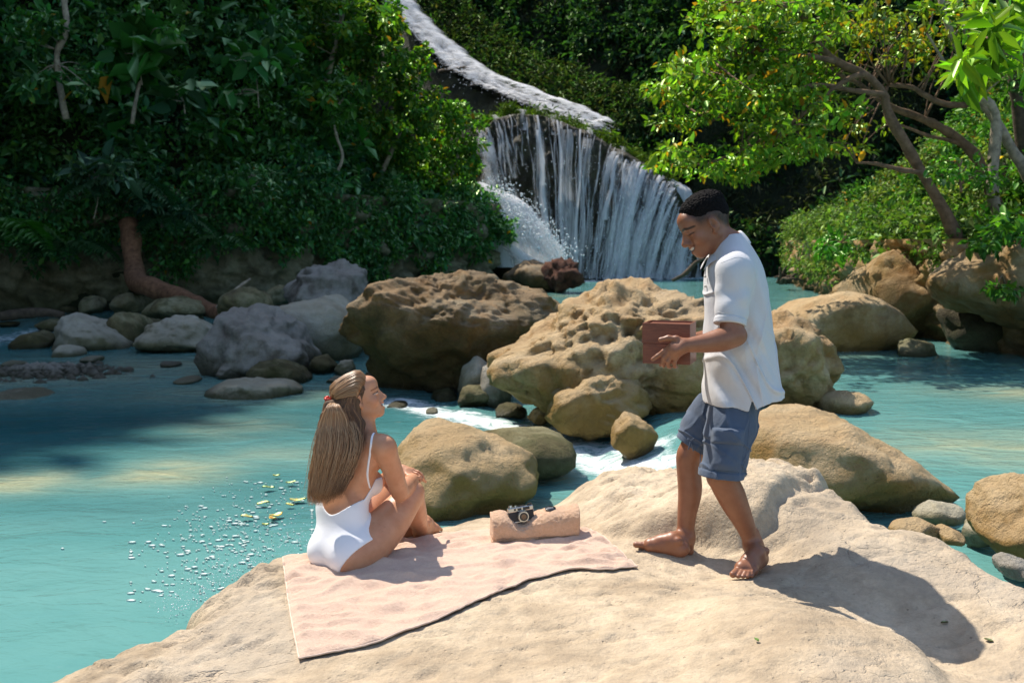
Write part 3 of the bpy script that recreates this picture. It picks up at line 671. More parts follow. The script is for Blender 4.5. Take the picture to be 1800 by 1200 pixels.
# gravel bar, left
g = Bag(); r_ = np.random.default_rng(5)
c0 = np.array(XY(75, 655)); 
_ico = None
def ico_base():
    import bmesh
    bm = bmesh.new(); bmesh.ops.create_icosphere(bm, subdivisions=1, radius=1.0)
    v = np.array([x.co[:] for x in bm.verts]); t = np.array([[y.index for y in f.verts] for f in bm.faces]); bm.free()
    return v, t
ICO_V, ICO_T = ico_base()
for k in range(700):
    a = r_.normal(size=2) * np.array([0.62, 0.45]); s_ = 0.03 + 0.07 * r_.random() ** 2
    h_ = 0.10 * math.exp(-(a[0] / 0.7) ** 2 - (a[1] / 0.5) ** 2) - 0.03
    g.add(ICO_V * s_ * (0.7 + 0.6 * r_.random(3)) + [c0[0] + a[0], c0[1] + a[1], h_], t=ICO_T)
add('gravel_bar', g.mesh('gravel_bar', False), M_GREY, kind='stuff', label='low bar of grey gravel in the left shallows', category='gravel')
# ------------------------------------------------------------------ gorge sides
def land(name, poly, xr, yr, step, cap_fn, slope, cliff, mat, label, seed=0, lift=0.0):
    poly = np.array(poly, float)
    xs = np.arange(*xr, step); ys = np.arange(*yr, step)
    A, C_ = np.meshgrid(xs, ys, indexing='ij'); xy = np.column_stack([A.ravel(), C_.ravel()])
    z = land_z(xy, poly, cap_fn, slope, cliff, seed)
    q = grid_quads(len(xs), len(ys)); q = q[(z[q] > -0.9).any(1)]
    me = mesh_from(name, np.column_stack([xy, z]), q)
    return add(name, me, mat, None, label, 'hillside', None, 'structure')
def land_z(xy, poly, cap_fn, slope, cliff, seed):
    p3 = np.column_stack([xy, np.full(len(xy), seed * 3.1)])
    d = poly_dist(xy, poly) + 0.7 * fbm(p3 * 0.35, 3)
    cap = cap_fn(xy)
    if callable(slope): slope = slope(xy)
    e = np.maximum(0, d - 0.6)
    z = -1.2 + (cliff + 1.2) * sstep(-0.2, 0.6, d) + cap * (1 - np.exp(-e * slope / np.maximum(cap, 0.5)))
    return z + sstep(0.3, 2, d) * 0.7 * fbm(p3 * 0.5 + 4, 3) + sstep(5, 9, d) * 2.2 * fbm(p3 * 0.33 + 14, 3)
m_soil = rock_material('forest_floor', (0.035, 0.05, 0.018), (0.022, 0.03, 0.012), (0.012, 0.015, 0.008), (0.02, 0.02, 0.01), scale=0.4, bump_d=0.2)
LEFT_POLY = [(-23, -12), (-22, 9), (-18.5, 18), (-15.6, 24), (-15.9, 28.8), (-8.4, 31.2), (-4.7, 36.2), (-1.6, 41.5), (-2.6, 46), (-7, 54), (-13, 60), (-70, 70), (-80, -12)]
def left_cap(xy):
    x, y = xy[:, 0], xy[:, 1]
    c = 34 * sstep(-9, -14, x) + 13 * sstep(-6.0, -11, x) + 3.0
    return c * (1 - 0.62 * sstep(38, 46, y))
def LEFT_S(xy): return 2.2 + 4.2 * sstep(-6.5, -11, xy[:, 0])
land('left_hillside', LEFT_POLY, (-75, 0), (-12, 66), 0.75, left_cap, LEFT_S, 2.3, m_soil, 'steep jungle hillside rising from the left river bank', 1)
FAR_POLY = [(-40, 74), (-16, 68), (-7, 66), (3, 57), (9, 52.5), (15, 49), (24, 46.5), (60, 44), (110, 40), (110, 160), (-40, 160)]
land('far_hillside', FAR_POLY, (-40, 110), (40, 130), 1.0, lambda xy: 140 + 0 * xy[:, 0], 2.7, 1.0, m_soil, 'dark shaded gorge wall behind the waterfall', 2)
RIGHT_POLY = [(60, 9), (14, 12), (9.4, 14.2), (8.0, 16.2), (8.3, 19), (9.2, 24), (10.4, 31), (11.6, 38.5), (14.5, 42), (30, 45), (90, 45), (90, 9)]
land('right_hillside', RIGHT_POLY, (6, 60), (9, 48), 0.5, lambda xy: 26 + 0 * xy[:, 0], 1.15, 1.5, m_soil, 'sunlit vine-covered slope of the right bank', 3)

M_BANK2 = rock_material('mossy_wall_rock', (0.34, 0.32, 0.20), (0.23, 0.21, 0.12), (0.085, 0.075, 0.042), (0.17, 0.175, 0.085), scale=0.8, stain_z=(0.0, 1.0), bump_d=0.12, moss=0.45)
# rock wall at the foot of the left bank
def wall_strip(name, line, z0, z1, mat, label, seed, amp=0.5, nu=420, nv=64, over=0.35, blocks=1.0):
    L = smooth_path(line, nu); tan = np.gradient(L, axis=0); tan /= np.linalg.norm(tan, axis=1)[:, None]
    nrm = np.column_stack([tan[:, 1], -tan[:, 0]])              # towards the river
    v = np.linspace(0, 1, nv)
    base = np.zeros((nu, nv, 3)); 
    base[:, :, :2] = L[:, None, :] + nrm[:, None, :] * (over * (v ** 2 - 0.4 * (1 - v)))[None, :, None]
    base[:, :, 2] = z0 + (z1 - z0) * v[None]
    f = base.reshape(-1, 3)
    d = amp * (0.6 * ridged(f * np.array([0.75, 0.75, 0.5]) + seed, 4) * 0.5 + 0.5 * fbm(f * np.array([1.1, 1.1, 2.2]) + seed, 4))
    col = np.floor(f[:, 2] * 1.3 + 0.5 * pnoise(f * 0.5))
    d += amp * 0.25 * pnoise(np.column_stack([f[:, 0] * .8, f[:, 1] * .8, col * 3.7]))
    d += blocks * amp * 1.1 * (0.55 - worley(f * np.array([.8, .8, 1.0]) + seed * 3, 7)) + blocks * amp * .35 * (0.5 - worley(f * np.array([2.1, 2.1, 2.4]) + seed, 8))
    n3 = np.repeat(np.column_stack([nrm, np.zeros(nu)]), nv, axis=0)
    me = mesh_from(name, f + n3 * d[:, None], grid_quads(nu, nv)[:, ::-1])
    return add(name, me, mat, None, label, 'cliff', None, 'structure')
wall_strip('bank_cliff', [(-18.5, 17), (-15.8, 23), (-15.9, 28.4), (-12, 29.8), (-8.4, 30.8), (-5.9, 33.5), (-4.0, 36.2), (-2.4, 39.2), (-1.2, 41.6), (-2.2, 46)], -0.6, 3.6, M_BANK2, 'low shaded rock wall along the foot of the left jungle', 4.0, amp=0.7, nu=520)
wall_strip('right_bank_cliff', [(12.5, 44), (11.2, 38.2), (10.0, 31), (8.8, 24.5), (7.9, 19.3), (7.6, 16.6), (9.0, 14.2), (14, 12)], -0.4, 2.1, M_OCHRE, 'low rock foot of the right bank', 9.0, amp=0.5, blocks=.25)

# ------------------------------------------------------------------ leaves
def leaf_geo(P, size, out, col, rng, up=0.75, aspect=0.5, droop=0.25, fine=False):
    """leaf blades: folded along the midrib; P base points, out outward directions"""
    n = len(P)
    a = rng.normal(size=(n, 3)) * 0.8 + out * 0.9 + np.array([0, 0, -droop])
    a /= np.linalg.norm(a, axis=1)[:, None] + 1e-9
    nn = rng.normal(size=(n, 3)) * 0.55 + np.array([0, 0, up]) + out * 0.35
    nn -= a * (nn * a).sum(1)[:, None]; nn /= np.linalg.norm(nn, axis=1)[:, None] + 1e-9
    b = np.cross(nn, a)
    L = size[:, None]; W = L * aspect
    fold = W * (0.10 + 0.25 * rng.random((n, 1)))
    if not fine:
        V = np.stack([P, P + a * L * 0.45 + b * W * 0.5 + nn * fold, P + a * L - nn * L * 0.15, P + a * L * 0.45 - b * W * 0.5 + nn * fold], 1)
        k = np.arange(n)[:, None] * 4
        T = np.concatenate([k + [0, 1, 2], k + [0, 2, 3]])
        return V.reshape(-1, 3), None, T, np.repeat(col, 4, axis=0)
    dr = nn * L * (0.08 + 0.22 * rng.random((n, 1)))
    V = np.stack([P, P + a * L * 0.28 + b * W * 0.42 + nn * fold, P + a * L * 0.66 + b * W * 0.40 + nn * fold - dr * .4, P + a * L - dr,
                  P + a * L * 0.66 - b * W * 0.40 + nn * fold - dr * .4, P + a * L * 0.28 - b * W * 0.42 + nn * fold], 1)
    k = np.arange(n)[:, None] * 6
    Q = np.concatenate([k + [0, 1, 2, 3], k + [0, 3, 4, 5]])
    return V.reshape(-1, 3), Q, None, np.repeat(col, 6, axis=0)
def tinted(base, n, rng, var=0.28, warm=0.0):
    base = np.atleast_2d(np.asarray(base, float))
    c = base[rng.integers(0, len(base), n)] * np.exp(rng.normal(0, var, (n, 1)))
    c = c * np.exp(rng.normal(0, 0.10, (n, 3)))
    if warm:
        k = rng.random(n) < warm
        c[k] = np.array([0.42, 0.20, 0.025]) * np.exp(rng.normal(0, 0.3, (k.sum(), 1)))
    return np.clip(c, 0.002, 0.8)
DARK = [(0.052, 0.170, 0.046), (0.036, 0.135, 0.050), (0.080, 0.200, 0.036), (0.048, 0.165, 0.060)]
MID = [(0.055, 0.150, 0.026), (0.075, 0.170, 0.026), (0.042, 0.120, 0.034)]
SUNNY = [(0.11, 0.20, 0.024), (0.14, 0.22, 0.028), (0.07, 0.16, 0.024)]
M_LEAF = leaf_material('leaf_blades')
M_LEAF_SHINY = leaf_material('glossy_leaf_blades', gloss=0.085, trans=0.45)
M_LEAF_DULL = leaf_material('leaf_blades_matt', gloss=0.008, trans=0.35)
def bark(name, c): return simple_mat(name, c, 0.9, var=0.35, scale=9, bump_s=0.8, bump_dist=0.02, spec=0.2)
M_BARK = bark('brown_bark', (0.16, 0.10, 0.06)); M_BARK_PALE = bark('pale_bark', (0.30, 0.25, 0.18)); M_BARK_DARK = bark('dark_bark', (0.08, 0.06, 0.04))
M_BARK_RED = bark('reddish_bark', (0.17, 0.085, 0.045))

def clusters(C, R, per, size, cols, rng, flat=0.7, warm=0.0, up=0.75, aspect=0.5, fine=False, droop=0.25, shell=0.55):
    """leaves around cluster centres C with radii R"""
    n = len(C); k = np.repeat(np.arange(n), per)
    d = rng.normal(size=(len(k), 3)); d /= np.linalg.norm(d, axis=1)[:, None]
    r = (shell + (1 - shell) * rng.random(len(k))) * (0.65 + 0.5 * rng.random(len(k)))
    P = C[k] + d * (R[k] * r)[:, None] * np.array([1, 1, flat])
    sz = size * np.exp(rng.normal(0, 0.3, len(k)))
    cc = tinted(cols, len(k), rng, warm=warm) * np.exp(rng.normal(0, 0.22, (n, 1)))[k]
    return leaf_geo(P, sz, d, cc, rng, up, aspect, droop, fine)
def bag_add(bag, geo): bag.add(geo[0], q=geo[1], t=geo[2], c=geo[3])

# --- the jungle mass on the left slope (one mass, nobody could count it)
r_ = np.random.default_rng(21)
def hill_points(n, poly, cap, slope, cliff, seed, xr, yr, zmax, rng, keepfn=None):
    out = []
    poly = np.array(poly, float)
    while sum(map(len, out)) < n:
        xy = np.column_stack([rng.uniform(*xr, 6000), rng.uniform(*yr, 6000)])
        z = land_z(xy, poly, cap, slope, cliff, seed)
        e = 0.3
        gx_ = (land_z(xy + [e, 0], poly, cap, slope, cliff, seed) - z) / e; gy_ = (land_z(xy + [0, e], poly, cap, slope, cliff, seed) - z) / e
        w = np.sqrt(1 + gx_ ** 2 + gy_ ** 2)
        ok = (z > cliff * 0.75) & (z < zmax) & (rng.random(len(xy)) < np.minimum(1, w / 9))
        P = np.column_stack([xy, z]); Nn = np.column_stack([-gx_, -gy_, np.ones(len(xy))]) / w[:, None]
        ok &= (Nn[:, 1] < 0.35)
        if keepfn is not None: ok &= keepfn(P)
        out.append(np.hstack([P, Nn])[ok])
    return np.concatenate(out)[:n]
def in_view(P, mx=250, top=-140):
    Yd = np.maximum(P[:, 1], 0.5)
    px = 900 + FPX * P[:, 0] / Yd
    py = 425 - FPX * (P[:, 2] - CAM_H) / Yd
    return (px > -mx) & (px < 1800 + mx) & (py > top)
H = hill_points(5200, LEFT_POLY, left_cap, LEFT_S, 2.3, 1, (-24, -1), (16, 52), 22, r_, lambda P: in_view(P))
bulge = np.clip(0.5 + 0.9 * fbm(H[:, :3] * 0.42 + 8, 2), 0, 1.6)
Cc = H[:, :3] + H[:, 3:] * (0.15 + 1.35 * bulge)[:, None] + np.array([0, 0, 0.2])
sunny = sstep(-9, -5.5, Cc[:, 0])
bag = Bag(); mass_col = pnoise(Cc * 0.33 + 3)
for sel, cols, sz in ((mass_col < -0.12, DARK[:2] + [(0.026, 0.092, 0.052)], 0.24), ((mass_col >= -0.12) & (mass_col < 0.22), DARK, 0.20), (mass_col >= 0.22, DARK[2:3] + MID[:1] + MID[2:], 0.17)):
    P_ = Cc[sel]
    if len(P_): bag_add(bag, clusters(P_, r_.uniform(0.3, 0.75, len(P_)), 34, sz, cols, r_, flat=0.6, warm=0.004, aspect=0.55))
sel = r_.choice(len(Cc), 520, replace=False); big = Cc[sel] + H[sel, 3:] * .55
for a_, b_, sz, asp, cols in ((0, 200, .46, .62, [(0.05, 0.17, 0.04), (0.035, 0.13, 0.05)]), (200, 380, .34, .32, [(0.06, 0.18, 0.04), (0.045, 0.14, 0.06)]), (380, 520, .26, .7, [(0.075, 0.19, 0.05), (0.05, 0.15, 0.065)])):
    bag_add(bag, clusters(big[a_:b_], r_.uniform(.35, .6, b_ - a_), 20, sz, cols, r_, flat=.5, aspect=asp, up=1.1))
wl = smooth_path([(-15.9, 28.4), (-12, 29.5), (-8.4, 30.5), (-5.9, 33.2), (-4.0, 35.9), (-2.4, 38.9), (-1.2, 41.3)], 700)
hz = r_.uniform(1.9, 4.2, 700) - 2.6 * np.maximum(0, pnoise(np.column_stack([wl * .55, np.zeros(700)]))) ** 1.0
hang = np.column_stack([wl + r_.normal(0, .12, wl.shape) + np.array([.1, -.55]), hz])
bag_add(bag, clusters(hang, r_.uniform(.22, .5, 700), 34, .17, DARK, r_, flat=.8, warm=.003, aspect=.5, droop=.6))
rd = hill_points(420, LEFT_POLY, left_cap, LEFT_S, 2.3, 1, (-36, -13), (22, 44), 70, r_, lambda P: P[:, 2] > 36)  # unseen leaf clusters added on the ridge to dapple its cast shadow
bag_add(bag, clusters(rd[:, :3] + rd[:, 3:] * r_.uniform(.2, 1.2, (420, 1)) + [0, 0, .4], r_.uniform(.6, 1.5, 420), 34, .8, DARK, r_, flat=.7, aspect=.55))
add('jungle_foliage', bag.mesh('jungle_foliage', False), M_LEAF_SHINY, kind='stuff', label='dense dark green jungle undergrowth covering the left slope', category='foliage')

# --- the far wall's forest
r_ = np.random.default_rng(22)
Hf = hill_points(5200, FAR_POLY, lambda xy: 140 + 0 * xy[:, 0], 2.7, 1.0, 2, (-22, 34), (44, 84), 34, r_, lambda P: in_view(P, 120, -90) & (P[:, 0] / P[:, 1] > -0.16))
Cc = Hf[:, :3] + Hf[:, 3:] * np.clip(0.3 + 1.6 * fbm(Hf[:, :3] * 0.25, 2), 0, 2.4)[:, None]
bag = Bag()
bare = (fbm(Hf[:, :3] * 0.16 + 40, 2) > 0.25)
bag_add(bag, clusters(Cc[~bare], r_.uniform(0.5, 1.2, (~bare).sum()), 24, 0.36, [(0.022, 0.055, 0.022), (0.03, 0.075, 0.026), (0.02, 0.05, 0.03)], r_, flat=0.7, aspect=0.5))
bag_add(bag, clusters(Cc[bare], r_.uniform(0.4, 0.9, bare.sum()), 16, 0.34, [(0.05, 0.055, 0.03), (0.035, 0.05, 0.022)], r_, flat=0.7, aspect=0.22, droop=0.9))
add('far_forest', bag.mesh('far_forest', False), M_LEAF_DULL, kind='stuff', label='dark forest and hanging scrub on the gorge wall', category='foliage')

# --- creepers on the right slope
r_ = np.random.default_rng(23)
Hr = hill_points(3600, RIGHT_POLY, lambda xy: 26 + 0 * xy[:, 0], 1.15, 1.5, 3, (6.5, 34), (12, 45), 22, r_, lambda P: in_view(P, 200, -120))
Cc = Hr[:, :3] + Hr[:, 3:] * np.clip(0.2 + 0.9 * fbm(Hr[:, :3] * 0.5, 2), 0, 1.4)[:, None]
bag = Bag()
pale = pnoise(Cc * 0.45 + 50) > -0.05
bag_add(bag, clusters(Cc[pale], r_.uniform(0.25, 0.6, pale.sum()), 34, 0.12, [(0.15, 0.20, 0.07), (0.18, 0.23, 0.075), (0.11, 0.17, 0.045)], r_, flat=0.7, warm=0.01, aspect=0.6))
bag_add(bag, clusters(Cc[~pale], r_.uniform(0.25, 0.6, (~pale).sum()), 30, 0.16, MID, r_, flat=0.6, warm=0.02, aspect=0.5))
wl = smooth_path([(12.2, 43), (11.4, 38.4), (10.3, 32), (9.6, 28)], 420)
w2_ = smooth_path([(9.6, 28), (8.9, 24.5), (8.0, 19.3), (7.7, 16.8)], 420); hg2 = np.column_stack([w2_ + r_.normal(0, .25, w2_.shape) + np.array([-.1, -.15]), 1.7 + np.abs(r_.normal(0, .5, 420)) - .5 * np.maximum(0, pnoise(np.column_stack([w2_, np.zeros(420)])))])
bag_add(bag, clusters(hg2, r_.uniform(.2, .42, 420), 30, .12, [(0.13, 0.19, 0.06), (0.10, 0.17, 0.04), (0.07, 0.14, 0.035)], r_, flat=.7, aspect=.55, droop=.4))
hg = np.column_stack([wl + r_.normal(0, .15, wl.shape) + np.array([-.25, -.15]), r_.uniform(1.0, 3.0, 420)])
bag_add(bag, clusters(hg, r_.uniform(.25, .5, 420), 34, .12, [(0.15, 0.20, 0.07), (0.11, 0.17, 0.045), (0.08, 0.14, 0.04)], r_, flat=.8, aspect=.55, droop=.6))
add('bank_creepers', bag.mesh('bank_creepers', False), M_LEAF_DULL, kind='stuff', label='pale green creepers draping the sunlit right slope', category='foliage')
# ------------------------------------------------------------------ single trees and plants
def px_blobs(blobs, Yr, dens, rng, depth=0.8):
    """cluster centres filling ellipses of foliage: (px, py, rx, ry)"""
    out = []
    for cx_, cy_, rx, ry in blobs:
        Ym = 0.5 * (Yr[0] + Yr[1]); area = math.pi * rx * ry * (Ym / FPX) ** 2
        n = max(4, int(area * dens)); a = rng.random(n) * 2 * math.pi; r = np.sqrt(rng.random(n))
        for k in range(n):
            f = r[k]; out.append(at(cx_ + rx * f * math.cos(a[k]), cy_ + ry * f * math.sin(a[k]), np.clip(rng.normal(Ym, depth), Yr[0] - 1, Yr[1] + 1)))
    return np.array(out)
def limb_tube(bag, pts, r0, r1, sides=9, n=22, rough=.35, seed=0):
    P = smooth_path([np.asarray(p, float) for p in pts], n); bag.add(*tube(P, np.linspace(r0, r1, n), sides, rough, seed)); return P
def make_tree(name, label, base, limbs, blobs, Yr, cols, leaf, mat, barkmat, rng, dens=9, per=50, R=.28, warm=.01, aspect=.5, fine=True, twigs=26, group=None, flat=.6, up=.75, category='tree'):
    root = empty(name, tuple(base), label, category, group)
    bag = Bag(); paths = [limb_tube(bag, *l, seed=i) for i, l in enumerate(limbs)]
    C_ = px_blobs(blobs, Yr, dens, rng)
    allp = np.concatenate([p[len(p) // 3:] for p in paths]) if paths else C_[:1]
    for k in rng.choice(len(C_), min(twigs, len(C_)), replace=False):
        s_ = allp[np.argmin(np.linalg.norm(allp - C_[k], axis=1))]; mid = .5 * (s_ + C_[k]) + rng.normal(0, .08, 3) + [0, 0, .06]
        L_ = np.linalg.norm(C_[k] - s_); r0 = min(.035, .008 + .009 * L_)
        bag.add(*tube(smooth_path([s_, mid, C_[k]], 9), np.linspace(r0, .005, 9), 5))
    if bag.n: keep(add('trunk', bag.mesh('trunk'), barkmat), root)
    lb = Bag(); bag_add(lb, clusters(C_, rng.uniform(.6, 1.3, len(C_)) * R, per, leaf, cols, rng, flat=flat, warm=warm, aspect=aspect, fine=fine, up=up))
    keep(add('crown', lb.mesh('crown', False), mat), root)
    return root
r_ = np.random.default_rng(41)
A = lambda pts, Y: [at(x, y, Y + (p[2] if len(p) > 2 else 0)) for p in pts for x, y in [p[:2]]]
GLOSSY = [(0.13, 0.24, 0.028), (0.17, 0.27, 0.03), (0.085, 0.19, 0.028), (0.20, 0.25, 0.04)]
make_tree('leaning_tree', 'slender tree leaning left over the pool with layered sprays of small leaves', at(1690, 440, 16.6),
    [(A([(1692, 445), (1660, 372), (1618, 300), (1585, 240), (1560, 195), (1553, 165), (1520, 130), (1468, 108), (1432, 70), (1408, 20), (1395, -30)], 16.5), .105, .045),
     (A([(1625, 305), (1580, 298), (1540, 288), (1505, 286)], 16.4), .05, .02), (A([(1553, 165), (1500, 160), (1440, 150), (1380, 160), (1310, 180), (1250, 215)], 16.2), .05, .012),
     (A([(1520, 130), (1480, 145), (1400, 210), (1330, 250), (1250, 285), (1180, 292)], 16.0), .045, .010), (A([(1468, 108), (1400, 95), (1330, 90), (1260, 110), (1200, 150)], 15.8), .045, .010), (A([(1405, 15), (1370, 10), (1340, 0)], 15.8), .04, .02)],
    [(1175, 288, 46, 13), (1245, 300, 60, 15), (1312, 303, 32, 22), (1215, 268, 50, 13), (1325, 272, 62, 20), (1400, 262, 48, 20), (1185, 165, 44, 26), (1255, 135, 66, 46), (1190, 216, 40, 15), (1285, 196, 66, 34),
     (1340, 160, 66, 46), (1385, 225, 52, 26), (1262, 40, 42, 44), (1330, 55, 76, 54), (1415, 35, 84, 44), (1395, 125, 70, 44), (1450, 195, 60, 34), (1300, 10, 60, 24), (1440, 255, 40, 16), (1210, 120, 40, 22)],
    (15.0, 17.2), GLOSSY, .105, M_LEAF, M_BARK, r_, dens=46, per=24, R=.21, warm=.045, twigs=110, flat=.38)
make_tree('forked_tree', 'brown forked tree behind the leaning one with yellowing leaves', at(1770, 400, 18),
    [(A([(1772, 410), (1740, 330), (1712, 270), (1660, 228), (1610, 205), (1560, 185), (1510, 148)], 18), .12, .04), (A([(1712, 270), (1680, 250), (1630, 238), (1570, 215)], 18), .05, .02),
     (A([(1700, 185), (1660, 183), (1630, 170), (1600, 153), (1562, 150)], 17.4), .055, .035), (A([(1510, 148), (1460, 120), (1430, 60)], 18), .04, .015)],
    [(1500, 60, 70, 50), (1560, 55, 60, 50), (1610, 100, 50, 40), (1530, 225, 40, 18), (1480, 262, 34, 14), (1640, 50, 50, 44)],
    (16.8, 18.6), [(0.13, 0.18, 0.025), (0.20, 0.19, 0.02), (0.08, 0.14, 0.025)], .11, M_LEAF, M_BARK, r_, dens=20, per=20, R=.24, warm=.08, twigs=40, flat=.4)
make_tree('twisted_tree', 'twisted pale trunk rising at the right edge of the picture', at(1752, 395, 17.2),
    [(A([(1760, 400), (1745, 340), (1748, 280), (1750, 200), (1725, 172), (1708, 160), (1700, 130), (1690, 100), (1668, 50), (1650, -20)], 17.2), .10, .05), (A([(1708, 160), (1705, 100), (1690, 20), (1680, -20)], 17.2), .05, .03),
     (A([(1840, 360), (1790, 280), (1752, 215), (1720, 172)], 17.6), .12, .06), (A([(1720, 172), (1690, 150), (1660, 110), (1630, 60)], 17.3), .05, .02)],
    [(1680, 30, 60, 36), (1740, 20, 60, 34), (1770, 90, 40, 30), (1700, 120, 26, 18)], (16.4, 18), GLOSSY, .12, M_LEAF, M_BARK_PALE, r_, dens=16, per=34, R=.26, warm=.03, twigs=20)
make_tree('straight_tree', 'straight dark-barked trunk at the far right behind the twisted one', at(1800, 380, 19),
    [(A([(1815, 400), (1800, 280), (1785, 160), (1772, 60), (1760, -30)], 19), .13, .09)], [(1780, 10, 40, 20), (1800, 150, 30, 30)], (18.5, 19.5), MID, .13, M_LEAF, M_BARK_DARK, r_, dens=12, per=30, twigs=4)
# big near leaves hanging in from the top right
make_tree('broadleaf_branch', 'bright green big-leaved branch hanging in at the top right corner', at(1830, 120, 9.5),
    [(A([(1850, 150), (1800, 110), (1760, 90), (1720, 70)], 9.5), .02, .008), (A([(1840, 40), (1790, 50), (1750, 40)], 9.4), .016, .008)],
    [(1770, 60, 34, 34), (1740, 45, 24, 24), (1790, 110, 24, 26), (1715, 105, 16, 12), (1750, 95, 20, 16), (1790, 20, 30, 20), (1690, 125, 10, 8)], (9.1, 9.9), [(0.16, 0.26, 0.02), (0.12, 0.23, 0.02)], .20, M_LEAF, M_BARK, r_, dens=55, per=9, R=.10, warm=0, aspect=.36, twigs=6, category='branch')
for args in [('bank_shrub', 'fresh green shrub at the foot of the leaning tree', (1690, 330), [(1685, 300, 36, 22), (1720, 315, 24, 18)], 15.9, [(0.07, 0.19, 0.03)], .10),
             ('bank_shrub', 'leafy plant sprouting from a fallen branch left of the orange boulder', (1480, 440), [(1478, 428, 30, 14), (1455, 436, 20, 8)], 20.0, [(0.05, 0.17, 0.03)], .13),
             ('bank_shrub', 'broad-leaved shrub overhanging the shaded ledge at the right edge', (1770, 440), [(1770, 410, 40, 26), (1720, 425, 26, 16), (1800, 390, 24, 24)], 15.0, MID, .14),
             ('bank_shrub', 'small hanging plant on the dark ledge under the right bank', (1770, 520), [(1770, 512, 16, 10), (1745, 505, 10, 6)], 14.6, MID, .10)]:
    nm, lb, b, bl, Y_, cols, lf = args
    make_tree(nm, lb, at(b[0], b[1], Y_), [(A([(b[0], b[1] + 8), (bl[0][0], bl[0][1])], Y_), .025, .01)], bl, (Y_ - .3, Y_ + .3), cols, lf, M_LEAF, M_BARK, r_, dens=40, per=26, R=.18, twigs=8, category='shrub', warm=.004)
# right ledge: undercut rock bank in shade
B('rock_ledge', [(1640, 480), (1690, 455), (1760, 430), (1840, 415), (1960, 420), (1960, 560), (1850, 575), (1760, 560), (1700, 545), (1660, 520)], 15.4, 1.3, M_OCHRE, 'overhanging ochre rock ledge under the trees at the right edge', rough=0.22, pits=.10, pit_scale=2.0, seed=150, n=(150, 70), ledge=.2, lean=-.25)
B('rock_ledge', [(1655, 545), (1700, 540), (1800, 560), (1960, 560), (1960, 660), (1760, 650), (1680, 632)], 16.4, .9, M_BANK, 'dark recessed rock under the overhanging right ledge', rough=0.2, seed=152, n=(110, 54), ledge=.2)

# left bank: plants that stand out from the mass
r_ = np.random.default_rng(43)
def sapling(label, pts, Y_, r0, r1, blobs, cols, leaf, per=24, dens=14, aspect=.55, R=.25, bk=M_BARK_PALE, name='sapling', warm=.01, cat='tree', fine=True, depth=.5):
    make_tree(name, label, at(pts[0][0], pts[0][1], Y_), [(A(pts, Y_), r0, r1)], blobs, (Y_ - depth, Y_ + depth), cols, leaf, M_LEAF_SHINY if pts[0][0] < 500 else M_LEAF, bk, r_, dens=dens, per=per, R=R, aspect=aspect, twigs=12, warm=warm, category=cat, fine=fine)
YB = 27.2
sapling('pale crooked trunk at the far left of the jungle', [(116, 210), (106, 155), (100, 95), (117, 55), (113, 0), (115, -30)], YB, .09, .07, [(60, 50, 50, 36), (150, 140, 34, 20), (80, 150, 40, 24)], DARK, .24)
sapling('thin bare pale stem leaning right in the left jungle', [(232, 218), (242, 160), (258, 105), (262, 60), (268, 30)], YB, .055, .035, [(262, 25, 24, 12), (300, 55, 18, 8)], DARK, .24, per=14)
sapling('sapling with huge heart-shaped leaves in the left jungle', [(250, 150), (245, 120), (240, 95)], YB - .2, .016, .010, [(225, 95, 28, 16), (262, 112, 26, 18), (215, 125, 22, 16), (250, 85, 24, 12)], [(0.030, 0.115, 0.022), (0.025, 0.095, 0.022)], .62, per=4, dens=16, aspect=.8, R=.2)
sapling('broad-leaved sapling right of the heart-leaved one', [(325, 200), (322, 170), (318, 150)], YB, .016, .010, [(318, 155, 26, 14), (300, 165, 16, 12), (345, 165, 16, 10)], [(0.02, 0.075, 0.03)], .55, per=4, dens=16, aspect=.8, R=.2)
sapling('pale grey-green umbrella shrub above the bank wall', [(165, 385), (172, 350), (166, 322)], 26.3, .016, .010, [(180, 300, 46, 13), (160, 310, 30, 10), (205, 312, 26, 12), (215, 290, 18, 8)], [(0.045, 0.10, 0.062), (0.038, 0.085, 0.05)], .30, per=16, dens=22, name='shrub', cat='shrub')
sapling('bushy blue-green shrub overhanging the bent driftwood trunk', [(285, 400), (280, 380), (275, 365)], 27.5, .04, .03, [(270, 362, 44, 16), (300, 375, 30, 14), (250, 352, 24, 10)], [(0.022, 0.085, 0.05)], .22, per=26, dens=22, name='shrub', cat='shrub')
sapling('mid-green bush with small pale leaves right of centre on the bank', [(445, 345), (448, 325), (450, 310)], 28.4, .03, .02, [(450, 315, 36, 22), (425, 330, 22, 16), (475, 335, 20, 14)], [(0.035, 0.115, 0.04), (0.05, 0.13, 0.04)], .17, per=20, dens=22, name='shrub', cat='shrub')
sapling('large-leaved sapling below the sunlit tree', [(455, 190), (452, 150), (446, 115)], 30.0, .016, .010, [(445, 110, 36, 16), (475, 122, 24, 12), (420, 105, 20, 10), (400, 170, 26, 14)], [(0.03, 0.115, 0.03)], .42, per=7, dens=16, aspect=.65, R=.22)
sapling('curving twin-stemmed tree in the gap of the left slope', [(590, 310), (602, 275), (592, 240), (585, 205), (598, 180)], 33.5, .06, .035, [(560, 170, 50, 26), (610, 160, 44, 22), (585, 195, 40, 14)], MID, .22, per=36, dens=12)
sapling('sunlit tree with glittering leaves at the top of the left slope', [(560, 200), (580, 120), (600, 40), (610, -40)], 36.5, .12, .07, [(590, 20, 60, 44), (640, 40, 56, 46), (660, 95, 50, 40), (600, 90, 46, 30), (540, 35, 46, 30), (690, 20, 30, 26), (520, 80, 40, 24)], SUNNY + MID, .20, per=50, dens=7, depth=1.2, R=.36, warm=.02)
